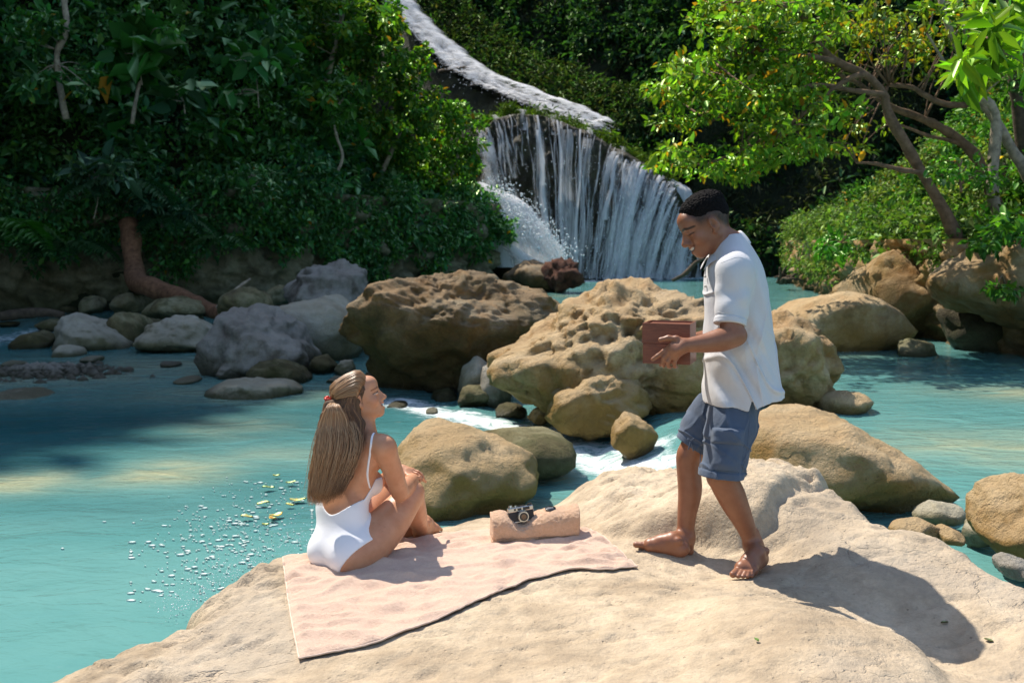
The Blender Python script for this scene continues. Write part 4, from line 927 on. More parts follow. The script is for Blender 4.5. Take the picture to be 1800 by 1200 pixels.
sapling('bright green tree leaning over the upper cascade', [(660, 330), (690, 260), (715, 200), (735, 150)], 38.5, .12, .05, [(710, 150, 48, 34), (745, 105, 24, 26), (680, 190, 54, 36), (735, 200, 40, 36), (720, 250, 48, 34), (650, 240, 44, 30), (775, 175, 24, 18)], SUNNY + MID, .20, per=50, dens=7, depth=1.1, R=.36, warm=.02)
sapling('low sunlit tree at the tip of the left bank beside the falls', [(770, 400), (785, 340), (800, 290), (815, 240)], 40.5, .11, .05, [(815, 205, 30, 30), (790, 240, 44, 34), (830, 262, 22, 22), (770, 290, 50, 34), (820, 310, 26, 24), (740, 320, 44, 26), (800, 350, 34, 22), (700, 300, 40, 24)], SUNNY + MID + DARK[2:3], .19, per=50, dens=7, depth=1.0, R=.36, warm=.02)
# fern fronds
def fern(label, base, n, L_, Y_, col, seed, dirs=None):
    rg = np.random.default_rng(seed); root = empty('fern', tuple(at(*base, Y_)), label, 'fern'); b0 = at(*base, Y_)
    for k in range(n):
        a = rg.uniform(-.4, math.pi + .4) + math.pi if dirs is None else dirs[k]
        d = np.array([math.cos(a), math.sin(a) * .8, 0]); t = np.linspace(0, 1, 16)
        L2 = L_ * rg.uniform(.7, 1.1); sp = b0 + np.outer(t * L2, d) + np.outer(L2 * (.55 * t - .95 * t ** 2), [0, 0, 1])
        fb = Bag(); v_, q_, t_ = tube(sp, np.linspace(.02, .005, 16), 5); fb.add(v_, q_, t_, np.array(col) * .7)
        sd = np.cross(d, (0, 0, 1)); P = []; O = []; S_ = []
        for i in np.linspace(.12, .99, 24):
            p = np.array([np.interp(i, t, sp[:, j]) for j in range(3)])
            for s_ in (-1, 1): P.append(p); O.append(sd * s_ * 3 + d * .8 + [0, 0, -.35]); S_.append(L2 * .34 * math.sin(math.pi * (.12 + .86 * i)) + .03)
        n2 = len(P); rg2 = np.random.default_rng(seed + k)
        class _R:
            def normal(self, *a, **kw): return .22 * rg2.normal(*a, **kw)
            def random(self, *a): return rg2.random(*a)
        g_ = leaf_geo(np.array(P), np.array(S_), np.array(O), np.tile(np.array(col) * rg.uniform(.8, 1.2), (n2, 1)), _R(), up=1.2, aspect=.24, droop=.1)
        fb.add(g_[0], t=g_[2], c=g_[3])
        keep(add('frond', fb.mesh('frond', False), M_LEAF_SHINY), root)
fern('bright green arching fern fronds at the left picture edge', (-10, 395), 7, 2.0, 25.6, (0.035, 0.15, 0.02), 3, [-.15, -.5, .1, -.8, .3, -.3, -1.1])
fern('dark fern hanging over the left bank wall', (120, 430), 6, 1.5, 26.4, (0.02, 0.085, 0.03), 5, [-.2, -.6, -1.2, -2.0, -2.6, -3.0])
fern('long drooping fern beside the umbrella shrub', (205, 325), 6, 1.9, 26.6, (0.022, 0.09, 0.045), 7, [-.05, -.4, -.9, -1.6, -2.2, .2])
fern('small fern above the bent driftwood trunk', (300, 385), 6, 1.3, 27.0, (0.02, 0.085, 0.04), 9, [-.2, -.6, -1.2, -2.0, -2.6, .2])
fern('fern on the bank wall left of the centre boulders', (395, 420), 6, 1.2, 28.0, (0.025, 0.10, 0.03), 11, [-.2, -.6, -1.2, -2.0, -2.6, -3.0])
# bent driftwood trunk, logs
def log(name, label, pts, rs, mat, n=30, rough=.25, seed=0, cat='log'):
    P = smooth_path(pts, n); v_, q_, t_ = tube(P, np.interp(np.linspace(0, 1, n), np.linspace(0, 1, len(rs)), rs), 12, rough, seed)
    add(name, mesh_from(name, v_, q_, t_), mat, None, label, cat)
log('fallen_tree', 'thick reddish bent tree trunk hanging down the bank wall and lying across the rocks', [at(226, 392, 27.0), at(231, 430, 26.6), at(235, 470, 26.2), at(243, 495, 25.6), at(262, 504, 25.0), at(300, 516, 24.6), at(345, 534, 23.8), at(392, 554, 22.6)], [.27, .26, .25, .27, .27, .24, .20, .14], M_BARK_RED)
log('driftwood_branch', 'thin bare branch sticking up right of the fallen trunk', [at(382, 543, 21.5), at(405, 520, 21.6), at(420, 505, 21.8), at(440, 490, 22)], [.06, .05, .04, .02], M_BARK_PALE, 16, cat='branch')
log('driftwood_log', 'dark flat log lying in the far left rapids', [at(-40, 560, 24), at(20, 554, 24), at(70, 549, 24), at(112, 553, 24)], [.12, .13, .12, .07], M_BARK_DARK, 20)
# ------------------------------------------------------------------ the waterfall
r_ = np.random.default_rng(31)
FALL_Y = 49.0
CREST = smooth_path([(838, 262), (852, 228), (880, 208), (925, 202), (975, 212), (1030, 232), (1085, 262), (1135, 290), (1172, 318), (1196, 352), (1214, 405), (1226, 470)], 200)
BASE_X = np.linspace(838, 1226, 200)
def fall_point(u, v, off=0.0):
    """u 0..1 along the crest, v 0..1 from the crest to the pool; the face bulges towards the viewer"""
    u = np.asarray(u, float); v = np.asarray(v, float)
    cx_ = np.interp(u, np.linspace(0, 1, 200), CREST[:, 0]); cy_ = np.interp(u, np.linspace(0, 1, 200), CREST[:, 1])
    bx2 = 846 + u * 374
    px = cx_ + (bx2 - cx_) * v ** 0.7; py = cy_ + (492 - cy_) * v
    Yd = FALL_Y - 3.2 * np.sin(np.pi * np.clip(u, 0, 1)) ** 0.6 * (0.25 + 0.75 * np.sqrt(v)) - off
    d = np.stack([(px - 900) / FPX, CP + (600 - py) / FPX * SP, -SP + (600 - py) / FPX * CP], -1)
    P = np.array([0, 0, CAM_H]) + d * (Yd / d[..., 1])[..., None]
    return P
def face_disp(P): 
    return 0.55 * ridged(P * np.array([0.9, 0.3, 0.16]) + 3, 4) * 0.5 + 0.35 * fbm(P * np.array([1.2, 1.2, 0.8]), 4)
U, V_ = np.meshgrid(np.linspace(0, 1, 240), np.concatenate([[-0.06, -0.03], np.linspace(0, 1, 110) ** 1.2]), indexing='ij')
P = fall_point(U, np.maximum(V_, 0)).reshape(-1, 3)
P[:, 1] -= face_disp(P)
lipz = (V_.ravel() < 0)
P[lipz, 1] += 4.0 * (-V_.ravel()[lipz] / 0.03); P[lipz, 2] += 0.15
fall = empty('waterfall', tuple(fall_point(0.5, 1.0)), 'wide lower waterfall spilling over a dark rounded rock face', 'waterfall')
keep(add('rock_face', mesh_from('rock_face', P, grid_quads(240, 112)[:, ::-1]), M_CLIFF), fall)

def water_white(name, streak=(9.0, 0.7), dens=0.5, soft=0.5, col=(0.86, 0.86, 0.86)):
    """falling water: white strings with gaps between them, from the ribbon's own coordinates"""
    m, nt, bs, out = new_mat(name)
    uv = N(nt, 'UVMap'); uv.uv_map = 'UVMap'
    mp = N(nt, 'Mapping'); nt.links.new(uv.outputs[0], mp.inputs[0]); mp.inputs['Scale'].default_value = (streak[0], streak[1], 1)
    oi = N(nt, 'ObjectInfo'); cb = N(nt, 'CombineXYZ'); nt.links.new(math_node(nt, 'MULTIPLY', oi.outputs['Random'], 50), cb.inputs[2])
    va = N(nt, 'VectorMath', operation='ADD'); nt.links.new(mp.outputs[0], va.inputs[0]); nt.links.new(cb.outputs[0], va.inputs[1])
    n1 = noise_node(nt, 1.0, 6, 0.65, va.outputs[0], 0.3)
    sep = N(nt, 'SeparateXYZ'); nt.links.new(uv.outputs[0], sep.inputs[0])
    edge = math_node(nt, 'SUBTRACT', 1, math_node(nt, 'ABSOLUTE', math_node(nt, 'SUBTRACT', math_node(nt, 'MULTIPLY', sep.outputs[0], 2), 1)))   # 0 edge, 1 middle
    edge = math_node(nt, 'POWER', edge, soft)
    a = math_node(nt, 'MULTIPLY', math_node(nt, 'SUBTRACT', math_node(nt, 'ADD', math_node(nt, 'MULTIPLY', edge, 0.62), n1.outputs[0]), 1.0 - dens), 3.2, clamp=True)
    a = math_node(nt, 'MULTIPLY', a, 0.88)
    nt.nodes.remove(bs)
    df = N(nt, 'BsdfDiffuse'); df.inputs['Color'].default_value = (*col, 1)
    tr = N(nt, 'BsdfTranslucent'); tr.inputs['Color'].default_value = (*col, 1)
    mx = N(nt, 'MixShader'); mx.inputs[0].default_value = 0.45; nt.links.new(df.outputs[0], mx.inputs[1]); nt.links.new(tr.outputs[0], mx.inputs[2])
    tp = N(nt, 'BsdfTransparent'); m2 = N(nt, 'MixShader'); nt.links.new(a, m2.inputs[0]); nt.links.new(tp.outputs[0], m2.inputs[1]); nt.links.new(mx.outputs[0], m2.inputs[2])
    nt.links.new(m2.outputs[0], out.inputs['Surface'])
    return m
M_STRAND = water_white('falling_water', (3.0, 0.9), 0.03, 0.6)
M_VEIL = water_white('falling_water_veil', (18, 0.30), 0.02, 0.45)
M_MIST = water_white('foaming_water', (4, 3.0), 0.18, 0.8)
M_RUSH = water_white('rushing_water', (4, 0.8), 0.36, 0.6)
def ribbon(path, width, side, thick=0.25, nacross=5, vscale=1.0):
    """a bulged sheet of water along a path; side = across direction"""
    path = np.asarray(path, float); n = len(path); w = np.linspace(-1, 1, nacross)
    width = np.broadcast_to(width, (n,))
    tan = np.gradient(path, axis=0); tan /= np.linalg.norm(tan, axis=1)[:, None] + 1e-9
    side = np.broadcast_to(np.asarray(side, float), (n, 3)); up = np.cross(side, tan); up /= np.linalg.norm(up, axis=1)[:, None] + 1e-9
    up = np.where((up[:, 1] + -up[:, 2] > 0)[:, None], -up, up)
    Vv = path[:, None] + w[None, :, None] * width[:, None, None] * 0.5 * side[:, None] + ((1 - w ** 2)[None, :, None] * (thick * width)[:, None, None]) * up[:, None]
    L = np.concatenate([[0], np.cumsum(np.linalg.norm(np.diff(path, axis=0), axis=1))])
    uv = np.stack(np.broadcast_arrays(((w + 1) / 2)[None, :], (L * vscale)[:, None]), -1)
    return Vv.reshape(-1, 3), grid_quads(n, nacross), uv.reshape(-1, 2)
def ribbon_obj(name, data, mat, parent=None, **kw):
    v, q, uv = data
    me = mesh_from(name, v, q)
    l = me.uv_layers.new(name='UVMap'); vi = np.zeros(len(me.loops), dtype=np.int32); me.loops.foreach_get('vertex_index', vi)
    l.data.foreach_set('uv', uv[vi].astype(np.float32).ravel())
    o = add(name, me, mat, None, **kw)
    if parent is not None: keep(o, parent)
    return o
def strand(u0, v0, v1, w0, w1, off, mat, drift=0.0, seed=0, n=26):
    v = np.linspace(v0, v1, n); t = np.linspace(0, 1, n)
    u = u0 + drift * t + 0.004 * np.sin(t * 9 + seed) 
    P = fall_point(u, v, off + 0.55 * t ** 0.6)
    P[:, 1] -= 0.9 * np.interp(P[:, 2], P[::-1, 2], np.full(n, 0.35))
    w = w0 + (w1 - w0) * t ** 0.8
    return ribbon(P, w * (0.8 + 0.35 * np.abs(pnoise(np.column_stack([t * 5, np.full(n, seed), np.zeros(n)])))), (1, 0, 0), 0.15)
# strands read from the photograph left to right: where, how many, how wide
GROUPS = [(.035, .105, 9, .35, .8, 0, .55, .9), (.11, .26, 14, .10, .28, 0, .55, .55), (.26, .46, 22, .08, .24, 0, 1.0, .8), (.46, .60, 15, .08, .26, 0, 1.0, .9), (.58, .78, 34, .16, .42, 0, 1.0, 1.0), (.76, .96, 26, .14, .40, 0, 1.0, 1.0)]
sk = 0
for ua, ub, n_s, wa, wb_, va, vb, keep_len in GROUPS:
    for k in range(n_s):
        u = r_.uniform(ua, ub); v0 = va + .12 * r_.random() ** 3; v1 = min(1.0, v0 + (vb - v0) * r_.uniform(.45, 1.0) if keep_len < 1 else 1.0); w = r_.uniform(wa, wb_)
        ribbon_obj('water_strand', strand(u, v0, v1, w, w * r_.uniform(1.6, 3.2), .12 + .3 * r_.random(), M_STRAND, drift=0.02 * (0.5 - u) + r_.normal(0, .006), seed=sk * 1.7), M_STRAND if r_.random() < .85 else M_RUSH, fall); sk += 1
for k, (u, a, b) in enumerate([(.07, 1.0, 1.6), (.30, 1.2, 2.4), (.46, 1.4, 2.4), (.60, 1.8, 2.6), (.68, 1.6, 2.8), (.76, 1.8, 2.8), (.84, 1.6, 2.6), (.92, 1.0, 2.0), (.40, 2.0, 3.0), (.54, 2.0, 3.2)]):
    ribbon_obj('water_veil', strand(u, .06, 1.0 if u > .2 else .6, a, b, 0.1, M_VEIL, seed=k + 50.3), M_VEIL, fall)
bag = Bag()
for k in range(2600):
    u = r_.choice([r_.uniform(.03, .12), r_.uniform(.25, .97), r_.uniform(.55, .97)]); v = 1 - r_.random() ** 1.8 * .95
    p = fall_point(u, v, 1.0 + r_.normal(0, .25)) + r_.normal(0, .10, 3); s_ = .006 + .016 * r_.random() ** 2
    bag.add(ICO_V * s_ * np.array([1, 1, 2.2]) + p, t=ICO_T)
M_DROP = simple_mat('spray_white', (0.85, 0.88, 0.9), 0.2, var=0.03)
keep(add('spray_drops', bag.mesh('spray_drops'), M_DROP, kind='stuff'), fall)
# water creeping over the lip
for k in range(9):
    u = 0.06 + 0.1 * k
    p0 = fall_point(u, 0.0) + np.array([-0.3, 2.2, 0.35]); p1 = fall_point(u, 0.0, 0.2) + np.array([0, 0, .12]); p2 = fall_point(u, 0.1, 0.35)
    ribbon_obj('lip_water', ribbon(smooth_path([p0, p1, p2], 10), 0.9, (1, 0, 0), 0.1), M_STRAND, fall)
# moss and grass tufts on the crest
bag = Bag()
uu = np.concatenate([r_.uniform(0.1, 0.75, 260), r_.uniform(0.55, 0.72, 90)])
Cc = fall_point(uu, 0 * uu) + np.column_stack([r_.normal(0, .2, len(uu)), r_.uniform(0.2, 2.8, len(uu)), r_.uniform(-.05, .55, len(uu))])
bag_add(bag, clusters(Cc, np.full(len(Cc), 0.3), 26, 0.22, [(0.05, 0.09, 0.02), (0.07, 0.11, 0.022)], r_, flat=0.6, aspect=0.25))
keep(add('crest_moss', bag.mesh('crest_moss', False), M_LEAF_DULL, kind='stuff'), fall)

# brighter cascade at the left foot, leaping outwards over its own ledge
casc = empty('side_cascade', tuple(at(920, 480, 41)), 'sunlit white cascade leaping over a ledge at the left end of the waterfall', 'waterfall')
Pl = [at(835, 330, 44.5), at(868, 330, 44), at(905, 345, 43.6), at(945, 395, 43), at(985, 455, 42.6), at(1005, 492, 42.6)]
bo = B('ledge', [(830, 350), (850, 322), (880, 335), (915, 372), (950, 420), (985, 470), (990, 500), (880, 500), (830, 470)], 44.6, 1.0, M_CLIFF, '', rough=0.2, seed=140, n=(90, 44), ledge=0.2)
for k_ in ('label', 'category'):
    if k_ in bo: del bo[k_]
keep(bo, casc)
for k in range(16):
    t = k / 15
    s0 = at(842 + 62 * t, 322 + 26 * t, 43.8); m0 = at(858 + 78 * t, 345 + 30 * t, 43.1); e1 = at(868 + 118 * t + r_.normal(0, 4), 408 + 35 * t, 42.6); e2 = at(880 + 122 * t, 470 + 5 * t, 42.4)
    ribbon_obj('water_strand', ribbon(smooth_path([s0, m0, e1, e2], 24), np.linspace(0.5, 0.85, 24), (1, 0, 0), 0.2), M_RUSH if k % 3 else M_STRAND, casc)
for k in range(5):
    s0 = at(868 + 10 * k, 412 + 12 * k, 42.3); e2 = at(925 + 16 * k, 462 + 6 * k, 41.8)
    ribbon_obj('water_strand', ribbon(smooth_path([s0, 0.5 * (s0 + e2) + [0, 0, .1], e2], 14), np.linspace(0.25, 0.55, 14), (0.8, 0, 0.5), 0.2), M_RUSH, casc)
# flung drops
bag = Bag(); n = 1500
t = r_.random(n); px = 860 + 125 * t + r_.normal(0, 16, n) + 14; py = 330 + 130 * t ** 0.9 + r_.uniform(-26, 22, n)
for k in range(n):
    s_ = 0.012 + 0.032 * r_.random() ** 2
    bag.add(ICO_V * s_ * np.array([1, 1, 1.3]) + at(px[k], py[k], 42.0 + r_.uniform(-.8, .8)), t=ICO_T)
keep(add('spray_drops', bag.mesh('spray_drops'), M_DROP, kind='stuff'), casc)

# upper cascade sliding down the hillside
upper = empty('upper_cascade', tuple(at(990, 215, 53)), 'long slanting upper cascade running down the hillside to the falls', 'waterfall')
cl = smooth_path([np.append(at(690, 0, 66), 0)[:3], at(722, 45, 64), at(775, 100, 61.5), at(830, 145, 59), at(900, 178, 56.5), at(985, 212, 53.5), at(1060, 245, 51.5)], 60)
fd = np.array([0.66, -0.75, 0]); sd = np.array([0.75, 0.66, 0])      # along, across (towards the hill)
offs = np.concatenate([np.linspace(-9, -2, 10), np.linspace(-1.6, 3.4, 18)])
G = cl[:, None, :] + offs[None, :, None] * sd
G[:, :, 2] += np.where(offs < 0, offs * 1.5, np.maximum(0, offs - 1.2) * 0.95)[None] - 0.35
g2 = G.reshape(-1, 3); g2[:, 2] += 0.55 * fbm(g2 * 0.6, 4)
keep(add('rock_bed', mesh_from('rock_bed', g2, grid_quads(60, len(offs))), rock_material('cascade_bed', (0.05, 0.055, 0.03), (0.032, 0.038, 0.018), (0.018, 0.022, 0.012), (0.03, 0.035, 0.015), scale=0.4, bump_d=0.25, moss=0.6)), upper)
lb = Bag(); kk = r_.integers(0, 60, 1500); oo = np.concatenate([r_.uniform(1.3, 3.6, 1000), r_.uniform(-6, -1.9, 500)])
Cg = cl[kk] + oo[:, None] * sd; Cg[:, 2] += np.where(oo < 0, oo * 1.5, np.maximum(0, oo - 1.2) * .95) + r_.uniform(-.3, .4, 1500)
bag_add(lb, clusters(Cg, r_.uniform(.35, .8, 1500), 22, .30, [(0.035, 0.065, 0.022), (0.05, 0.06, 0.028), (0.03, 0.07, 0.022)], r_, flat=.7, aspect=.3, droop=.5))
keep(add('slope_scrub', lb.mesh('slope_scrub', False), M_LEAF_DULL, kind='stuff'), upper)
for k in range(34):
    o_ = np.clip(r_.normal(0.1, .5), -1.6, 1.2); a_, b_ = sorted(r_.choice(60, 2, replace=False)); 
    if b_ - a_ < 22: a_, b_ = max(0, a_ - 12), min(59, a_ + 26)
    p = cl + sd * (o_ + 0.45 * pnoise(np.column_stack([np.linspace(0, 9, 60), np.full(60, k * 3.3), np.zeros(60)])) + .25 * pnoise(np.column_stack([np.linspace(0, 30, 60), np.full(60, k * 1.3), np.zeros(60)])))[:, None]
    p[:, 2] += .12 + .5 * r_.random() + .22 * pnoise(np.column_stack([np.linspace(0, 24, 60), np.full(60, k * 7.3), np.zeros(60)])) - .12 * o_ ** 2
    p = p[a_:b_ + 1]; n_p = len(p)
    ribbon_obj('water_chute', ribbon(p, r_.uniform(.35, .95) * np.sin(np.linspace(.25, math.pi - .25, n_p)) ** .5, sd, 0.22, 7, 1.0), M_MIST if k % 3 else M_STRAND, upper)
for k, (o_, w_, l_) in enumerate([(0, 2.6, .15), (.2, 2.2, .4), (-.3, 2.4, .3), (.1, 3.2, .55), (.4, 1.8, .7), (-.7, 2.2, .2)]):
    p = cl + sd * (o_ + .3 * pnoise(np.column_stack([np.linspace(0, 12, 60), np.full(60, 40 + k * 3.3), np.zeros(60)])))[:, None]; p[:, 2] += l_ + .2 * pnoise(np.column_stack([np.linspace(0, 30, 60), np.full(60, k * 5.1), np.zeros(60)]))
    ribbon_obj('water_chute', ribbon(p, w_ * (1 + .3 * pnoise(np.column_stack([np.linspace(0, 20, 60), np.full(60, 9 + k), np.zeros(60)]))), sd, 0.16, 9), M_MIST, upper)
bag = Bag()
for k in range(1600):
    i_ = r_.integers(0, 60); o_ = r_.normal(0, 1.0); s_ = .01 + .025 * r_.random() ** 2
    bag.add(ICO_V * s_ + cl[i_] + sd * o_ + [0, 0, .5 + abs(r_.normal(0, .25)) - .15 * o_ ** 2], t=ICO_T)
keep(add('spray_drops', bag.mesh('spray_drops'), M_DROP, kind='stuff'), upper)
# third thin fall half hidden behind the man's head
third = empty('side_waterfall', tuple(at(1195, 480, 50)), 'pale narrow fall at the right end of the waterfall, above the man\'s head', 'waterfall')
for k in range(4):
    p = smooth_path([at(1172 + 9 * k, 312 + 5 * k, 50.5), at(1182 + 9 * k, 345, 50), at(1190 + 9 * k, 420, 49.6), at(1192 + 9 * k, 490, 49.5)], 20)
    ribbon_obj('water_strand', ribbon(p, np.linspace(0.5, 0.9, 20), (1, 0, 0), 0.15), M_RUSH, third)
# dead branches caught in the falls
for k, (pts, rad, lb) in enumerate([
    ([at(772, 126, 59.4), at(800, 122, 58.8), at(815, 119, 58.6), at(832, 117, 58.4)], [.12, .1, .07, .03], 'dark snag lying across the upper cascade'),
    ([at(945, 192, 54), at(952, 200, 53.6), at(958, 207, 53.4)], [.12, .14, .16], 'left dark stub of the pair standing at the cascade foot'),
    ([at(966, 188, 54), at(963, 198, 53.6), at(961, 207, 53.4)], [.1, .13, .16], 'right dark stub of the pair standing at the cascade foot'),
    ([at(1182, 493, 40), at(1205, 480, 40.2), at(1222, 462, 40.4), at(1236, 455, 40.6)], [.07, .09, .08, .05], 'dark branch slanting out of the far pool by the man\'s chin')]):
    v, q, t = tube(smooth_path(pts, 16), np.interp(np.linspace(0, 1, 16), np.linspace(0, 1, len(rad)), rad), 7, 0.3, k)
    add('dead_branch', mesh_from('dead_branch', v, q, t), M_BARK_DARK, None, lb, 'branch')
bag = Bag()
for k in range(16):
    p = at(1375 + r_.normal(0, 8), 493, 36.5); e = p + np.array([r_.normal(0, .35), r_.normal(0, .3), abs(r_.normal(0.1, .18))])
    bag.add(*tube(smooth_path([p + [0, 0, -.1], (p + e) / 2 + [0, 0, .08], e], 6), np.linspace(.07, .03, 6), 6))
add('driftwood_tangle', bag.mesh('driftwood_tangle'), M_BARK_DARK, None, 'small dark tangle of driftwood in the far pool right of the man', 'driftwood')
# ------------------------------------------------------------------ smooth solids for the figures
class Solid:
    """a signed-distance grid that shapes are blended into; mesh() pulls out one continuous skin"""
    def __init__(s, lo, hi, h):
        s.lo = np.array(lo, float); s.h = h
        s.n = np.ceil((np.array(hi, float) - s.lo) / h).astype(int) + 1
        s.F = np.full(s.n, 0.08, np.float32)
    def win(s, lo, hi):
        a = np.clip(np.floor((np.array(lo) - s.lo) / s.h).astype(int), 0, s.n); b = np.clip(np.ceil((np.array(hi) - s.lo) / s.h).astype(int) + 1, 0, s.n)
        sl = tuple(slice(i, j) for i, j in zip(a, b))
        ax = [(s.lo[i] + s.h * np.arange(a[i], b[i])).astype(np.float32) for i in range(3)]
        return sl, ax[0][:, None, None], ax[1][None, :, None], ax[2][None, None, :]
    def blend(s, sl, d, k, mode):
        f = s.F[sl]
        if mode == 'add':
            if k > 0:
                hh = np.maximum(k - np.abs(f - d), 0) / k
                s.F[sl] = np.minimum(f, d) - hh * hh * k * 0.25
            else: s.F[sl] = np.minimum(f, d)
        elif mode == 'cut':
            d = -d
            if k > 0:
                hh = np.maximum(k - np.abs(f - d), 0) / k
                s.F[sl] = np.maximum(f, d) + hh * hh * k * 0.25
            else: s.F[sl] = np.maximum(f, d)
        return s
    def cap(s, a, b, r1, r2, k=0.02, mode='add'):
        a = np.asarray(a, float); b = np.asarray(b, float); m = max(r1, r2) + (0.085 + k if mode == 'add' else k + 0.012)
        sl, X, Y, Z = s.win(np.minimum(a, b) - m, np.maximum(a, b) + m)
        d = b - a; L2 = float(d @ d) + 1e-12
        t = np.clip(((X - a[0]) * d[0] + (Y - a[1]) * d[1] + (Z - a[2]) * d[2]) / L2, 0, 1)
        dist = np.sqrt((X - a[0] - t * d[0]) ** 2 + (Y - a[1] - t * d[1]) ** 2 + (Z - a[2] - t * d[2]) ** 2) - (r1 + t * (r2 - r1))
        return s.blend(sl, dist, k, mode)
    def chain(s, pts, rs, k=0.02, mode='add'):
        for i in range(len(pts) - 1): s.cap(pts[i], pts[i + 1], rs[i], rs[i + 1], k, mode)
        return s
    def limb(s, pts, rs, k=0.012, n=14):
        Q = smooth_path(np.column_stack([np.array(pts), rs]), n)
        return s.chain(Q[:, :3], Q[:, 3], k)
    def ell(s, c, r, R=None, k=0.02, mode='add'):
        c = np.asarray(c, float); r = np.asarray(r, float); R = np.eye(3) if R is None else np.asarray(R, float)   # columns = axes
        m = r.max() + (0.085 + k if mode == 'add' else k + 0.012)
        sl, X, Y, Z = s.win(c - m, c + m)
        X = X - c[0]; Y = Y - c[1]; Z = Z - c[2]
        q = [R[0, i] * X + R[1, i] * Y + R[2, i] * Z for i in range(3)]
        k0 = np.sqrt(sum((q[i] / r[i]) ** 2 for i in range(3))) + 1e-6; k1 = np.sqrt(sum((q[i] / r[i] ** 2) ** 2 for i in range(3))) + 1e-6
        return s.blend(sl, k0 * (k0 - 1) / k1, k, mode)
    def field(s, fn, lo, hi, k=0.0, mode='add'):
        sl, X, Y, Z = s.win(lo, hi)
        return s.blend(sl, fn(X, Y, Z).astype(np.float32), k, mode)
    def copy(s):
        o = Solid.__new__(Solid); o.lo, o.h, o.n, o.F = s.lo, s.h, s.n, s.F.copy(); return o
    def sample(s, P):
        g = (np.asarray(P) - s.lo) / s.h; i = np.clip(g.astype(int), 0, s.n - 2); f = np.clip(g - i, 0, 1); o = 0
        for dx in (0, 1):
            for dy in (0, 1):
                for dz in (0, 1):
                    w = (f[:, 0] if dx else 1 - f[:, 0]) * (f[:, 1] if dy else 1 - f[:, 1]) * (f[:, 2] if dz else 1 - f[:, 2])
                    o = o + w * s.F[i[:, 0] + dx, i[:, 1] + dy, i[:, 2] + dz]
        return o
    def skin(s, relax=1):
        F = s.F; ins = F < 0
        c = ins[:-1, :-1, :-1].astype(np.uint8)
        for dx, dy, dz in ((1,0,0),(0,1,0),(0,0,1),(1,1,0),(1,0,1),(0,1,1),(1,1,1)):
            c = c + ins[dx:ins.shape[0]-1+dx, dy:ins.shape[1]-1+dy, dz:ins.shape[2]-1+dz]
        I = np.argwhere((c > 0) & (c < 8)); idx = np.full(c.shape, -1, np.int32); idx[tuple(I.T)] = np.arange(len(I))
        acc = np.zeros((len(I), 3)); cnt = np.zeros(len(I))
        co = [(0,0,0),(1,0,0),(0,1,0),(1,1,0),(0,0,1),(1,0,1),(0,1,1),(1,1,1)]
        for p, q in ((0,1),(2,3),(4,5),(6,7),(0,2),(1,3),(4,6),(5,7),(0,4),(1,5),(2,6),(3,7)):
            a = np.array(co[p]); b = np.array(co[q])
            fa = F[tuple((I + a).T)]; fb = F[tuple((I + b).T)]; m = (fa < 0) != (fb < 0)
            t = np.where(m, fa / np.where(m, fa - fb, 1), 0)
            acc += np.where(m[:, None], a + t[:, None] * (b - a), 0); cnt += m
        V = s.lo + s.h * (I + acc / np.maximum(cnt, 1)[:, None])
        quads = []
        for ax in range(3):
            o1, o2 = [(1, 2), (2, 0), (0, 1)][ax]
            A = ins; sl0 = [slice(1, -1)] * 3; sl1 = [slice(1, -1)] * 3
            sl0[ax] = slice(0, -1); sl1[ax] = slice(1, None)
            a0 = ins[tuple(sl0)]; a1 = ins[tuple(sl1)]
            E = np.argwhere(a0 != a1); flip = a0[tuple(E.T)]
            base = E.copy(); base[:, o1] += 1; base[:, o2] += 1
            e1 = np.zeros(3, int); e1[o1] = 1; e2 = np.zeros(3, int); e2[o2] = 1
            lim = np.array(c.shape) - 1
            def ID(x): return idx[tuple(np.minimum(x, lim).T)]
            q = np.stack([ID(base - e1 - e2), ID(base - e2), ID(base), ID(base - e1)], 1)
            q[~flip] = q[~flip][:, ::-1]
            quads.append(q[(q >= 0).all(1)])
        Q = np.concatenate(quads)
        for _ in range(relax):
            sm = np.zeros_like(V); ct = np.zeros(len(V))
            for i in range(4):
                np.add.at(sm, Q[:, i], V[Q[:, (i + 1) % 4]]); np.add.at(ct, Q[:, i], 1)
            V = 0.45 * V + 0.55 * sm / np.maximum(ct, 1)[:, None]
        return V, Q
def rot_from(f, up):
    """columns: forward, left, up"""
    f = np.asarray(f, float); f = f / np.linalg.norm(f); up = np.asarray(up, float)
    l = np.cross(up, f); l /= np.linalg.norm(l)
    return np.column_stack([f, l, np.cross(f, l)])
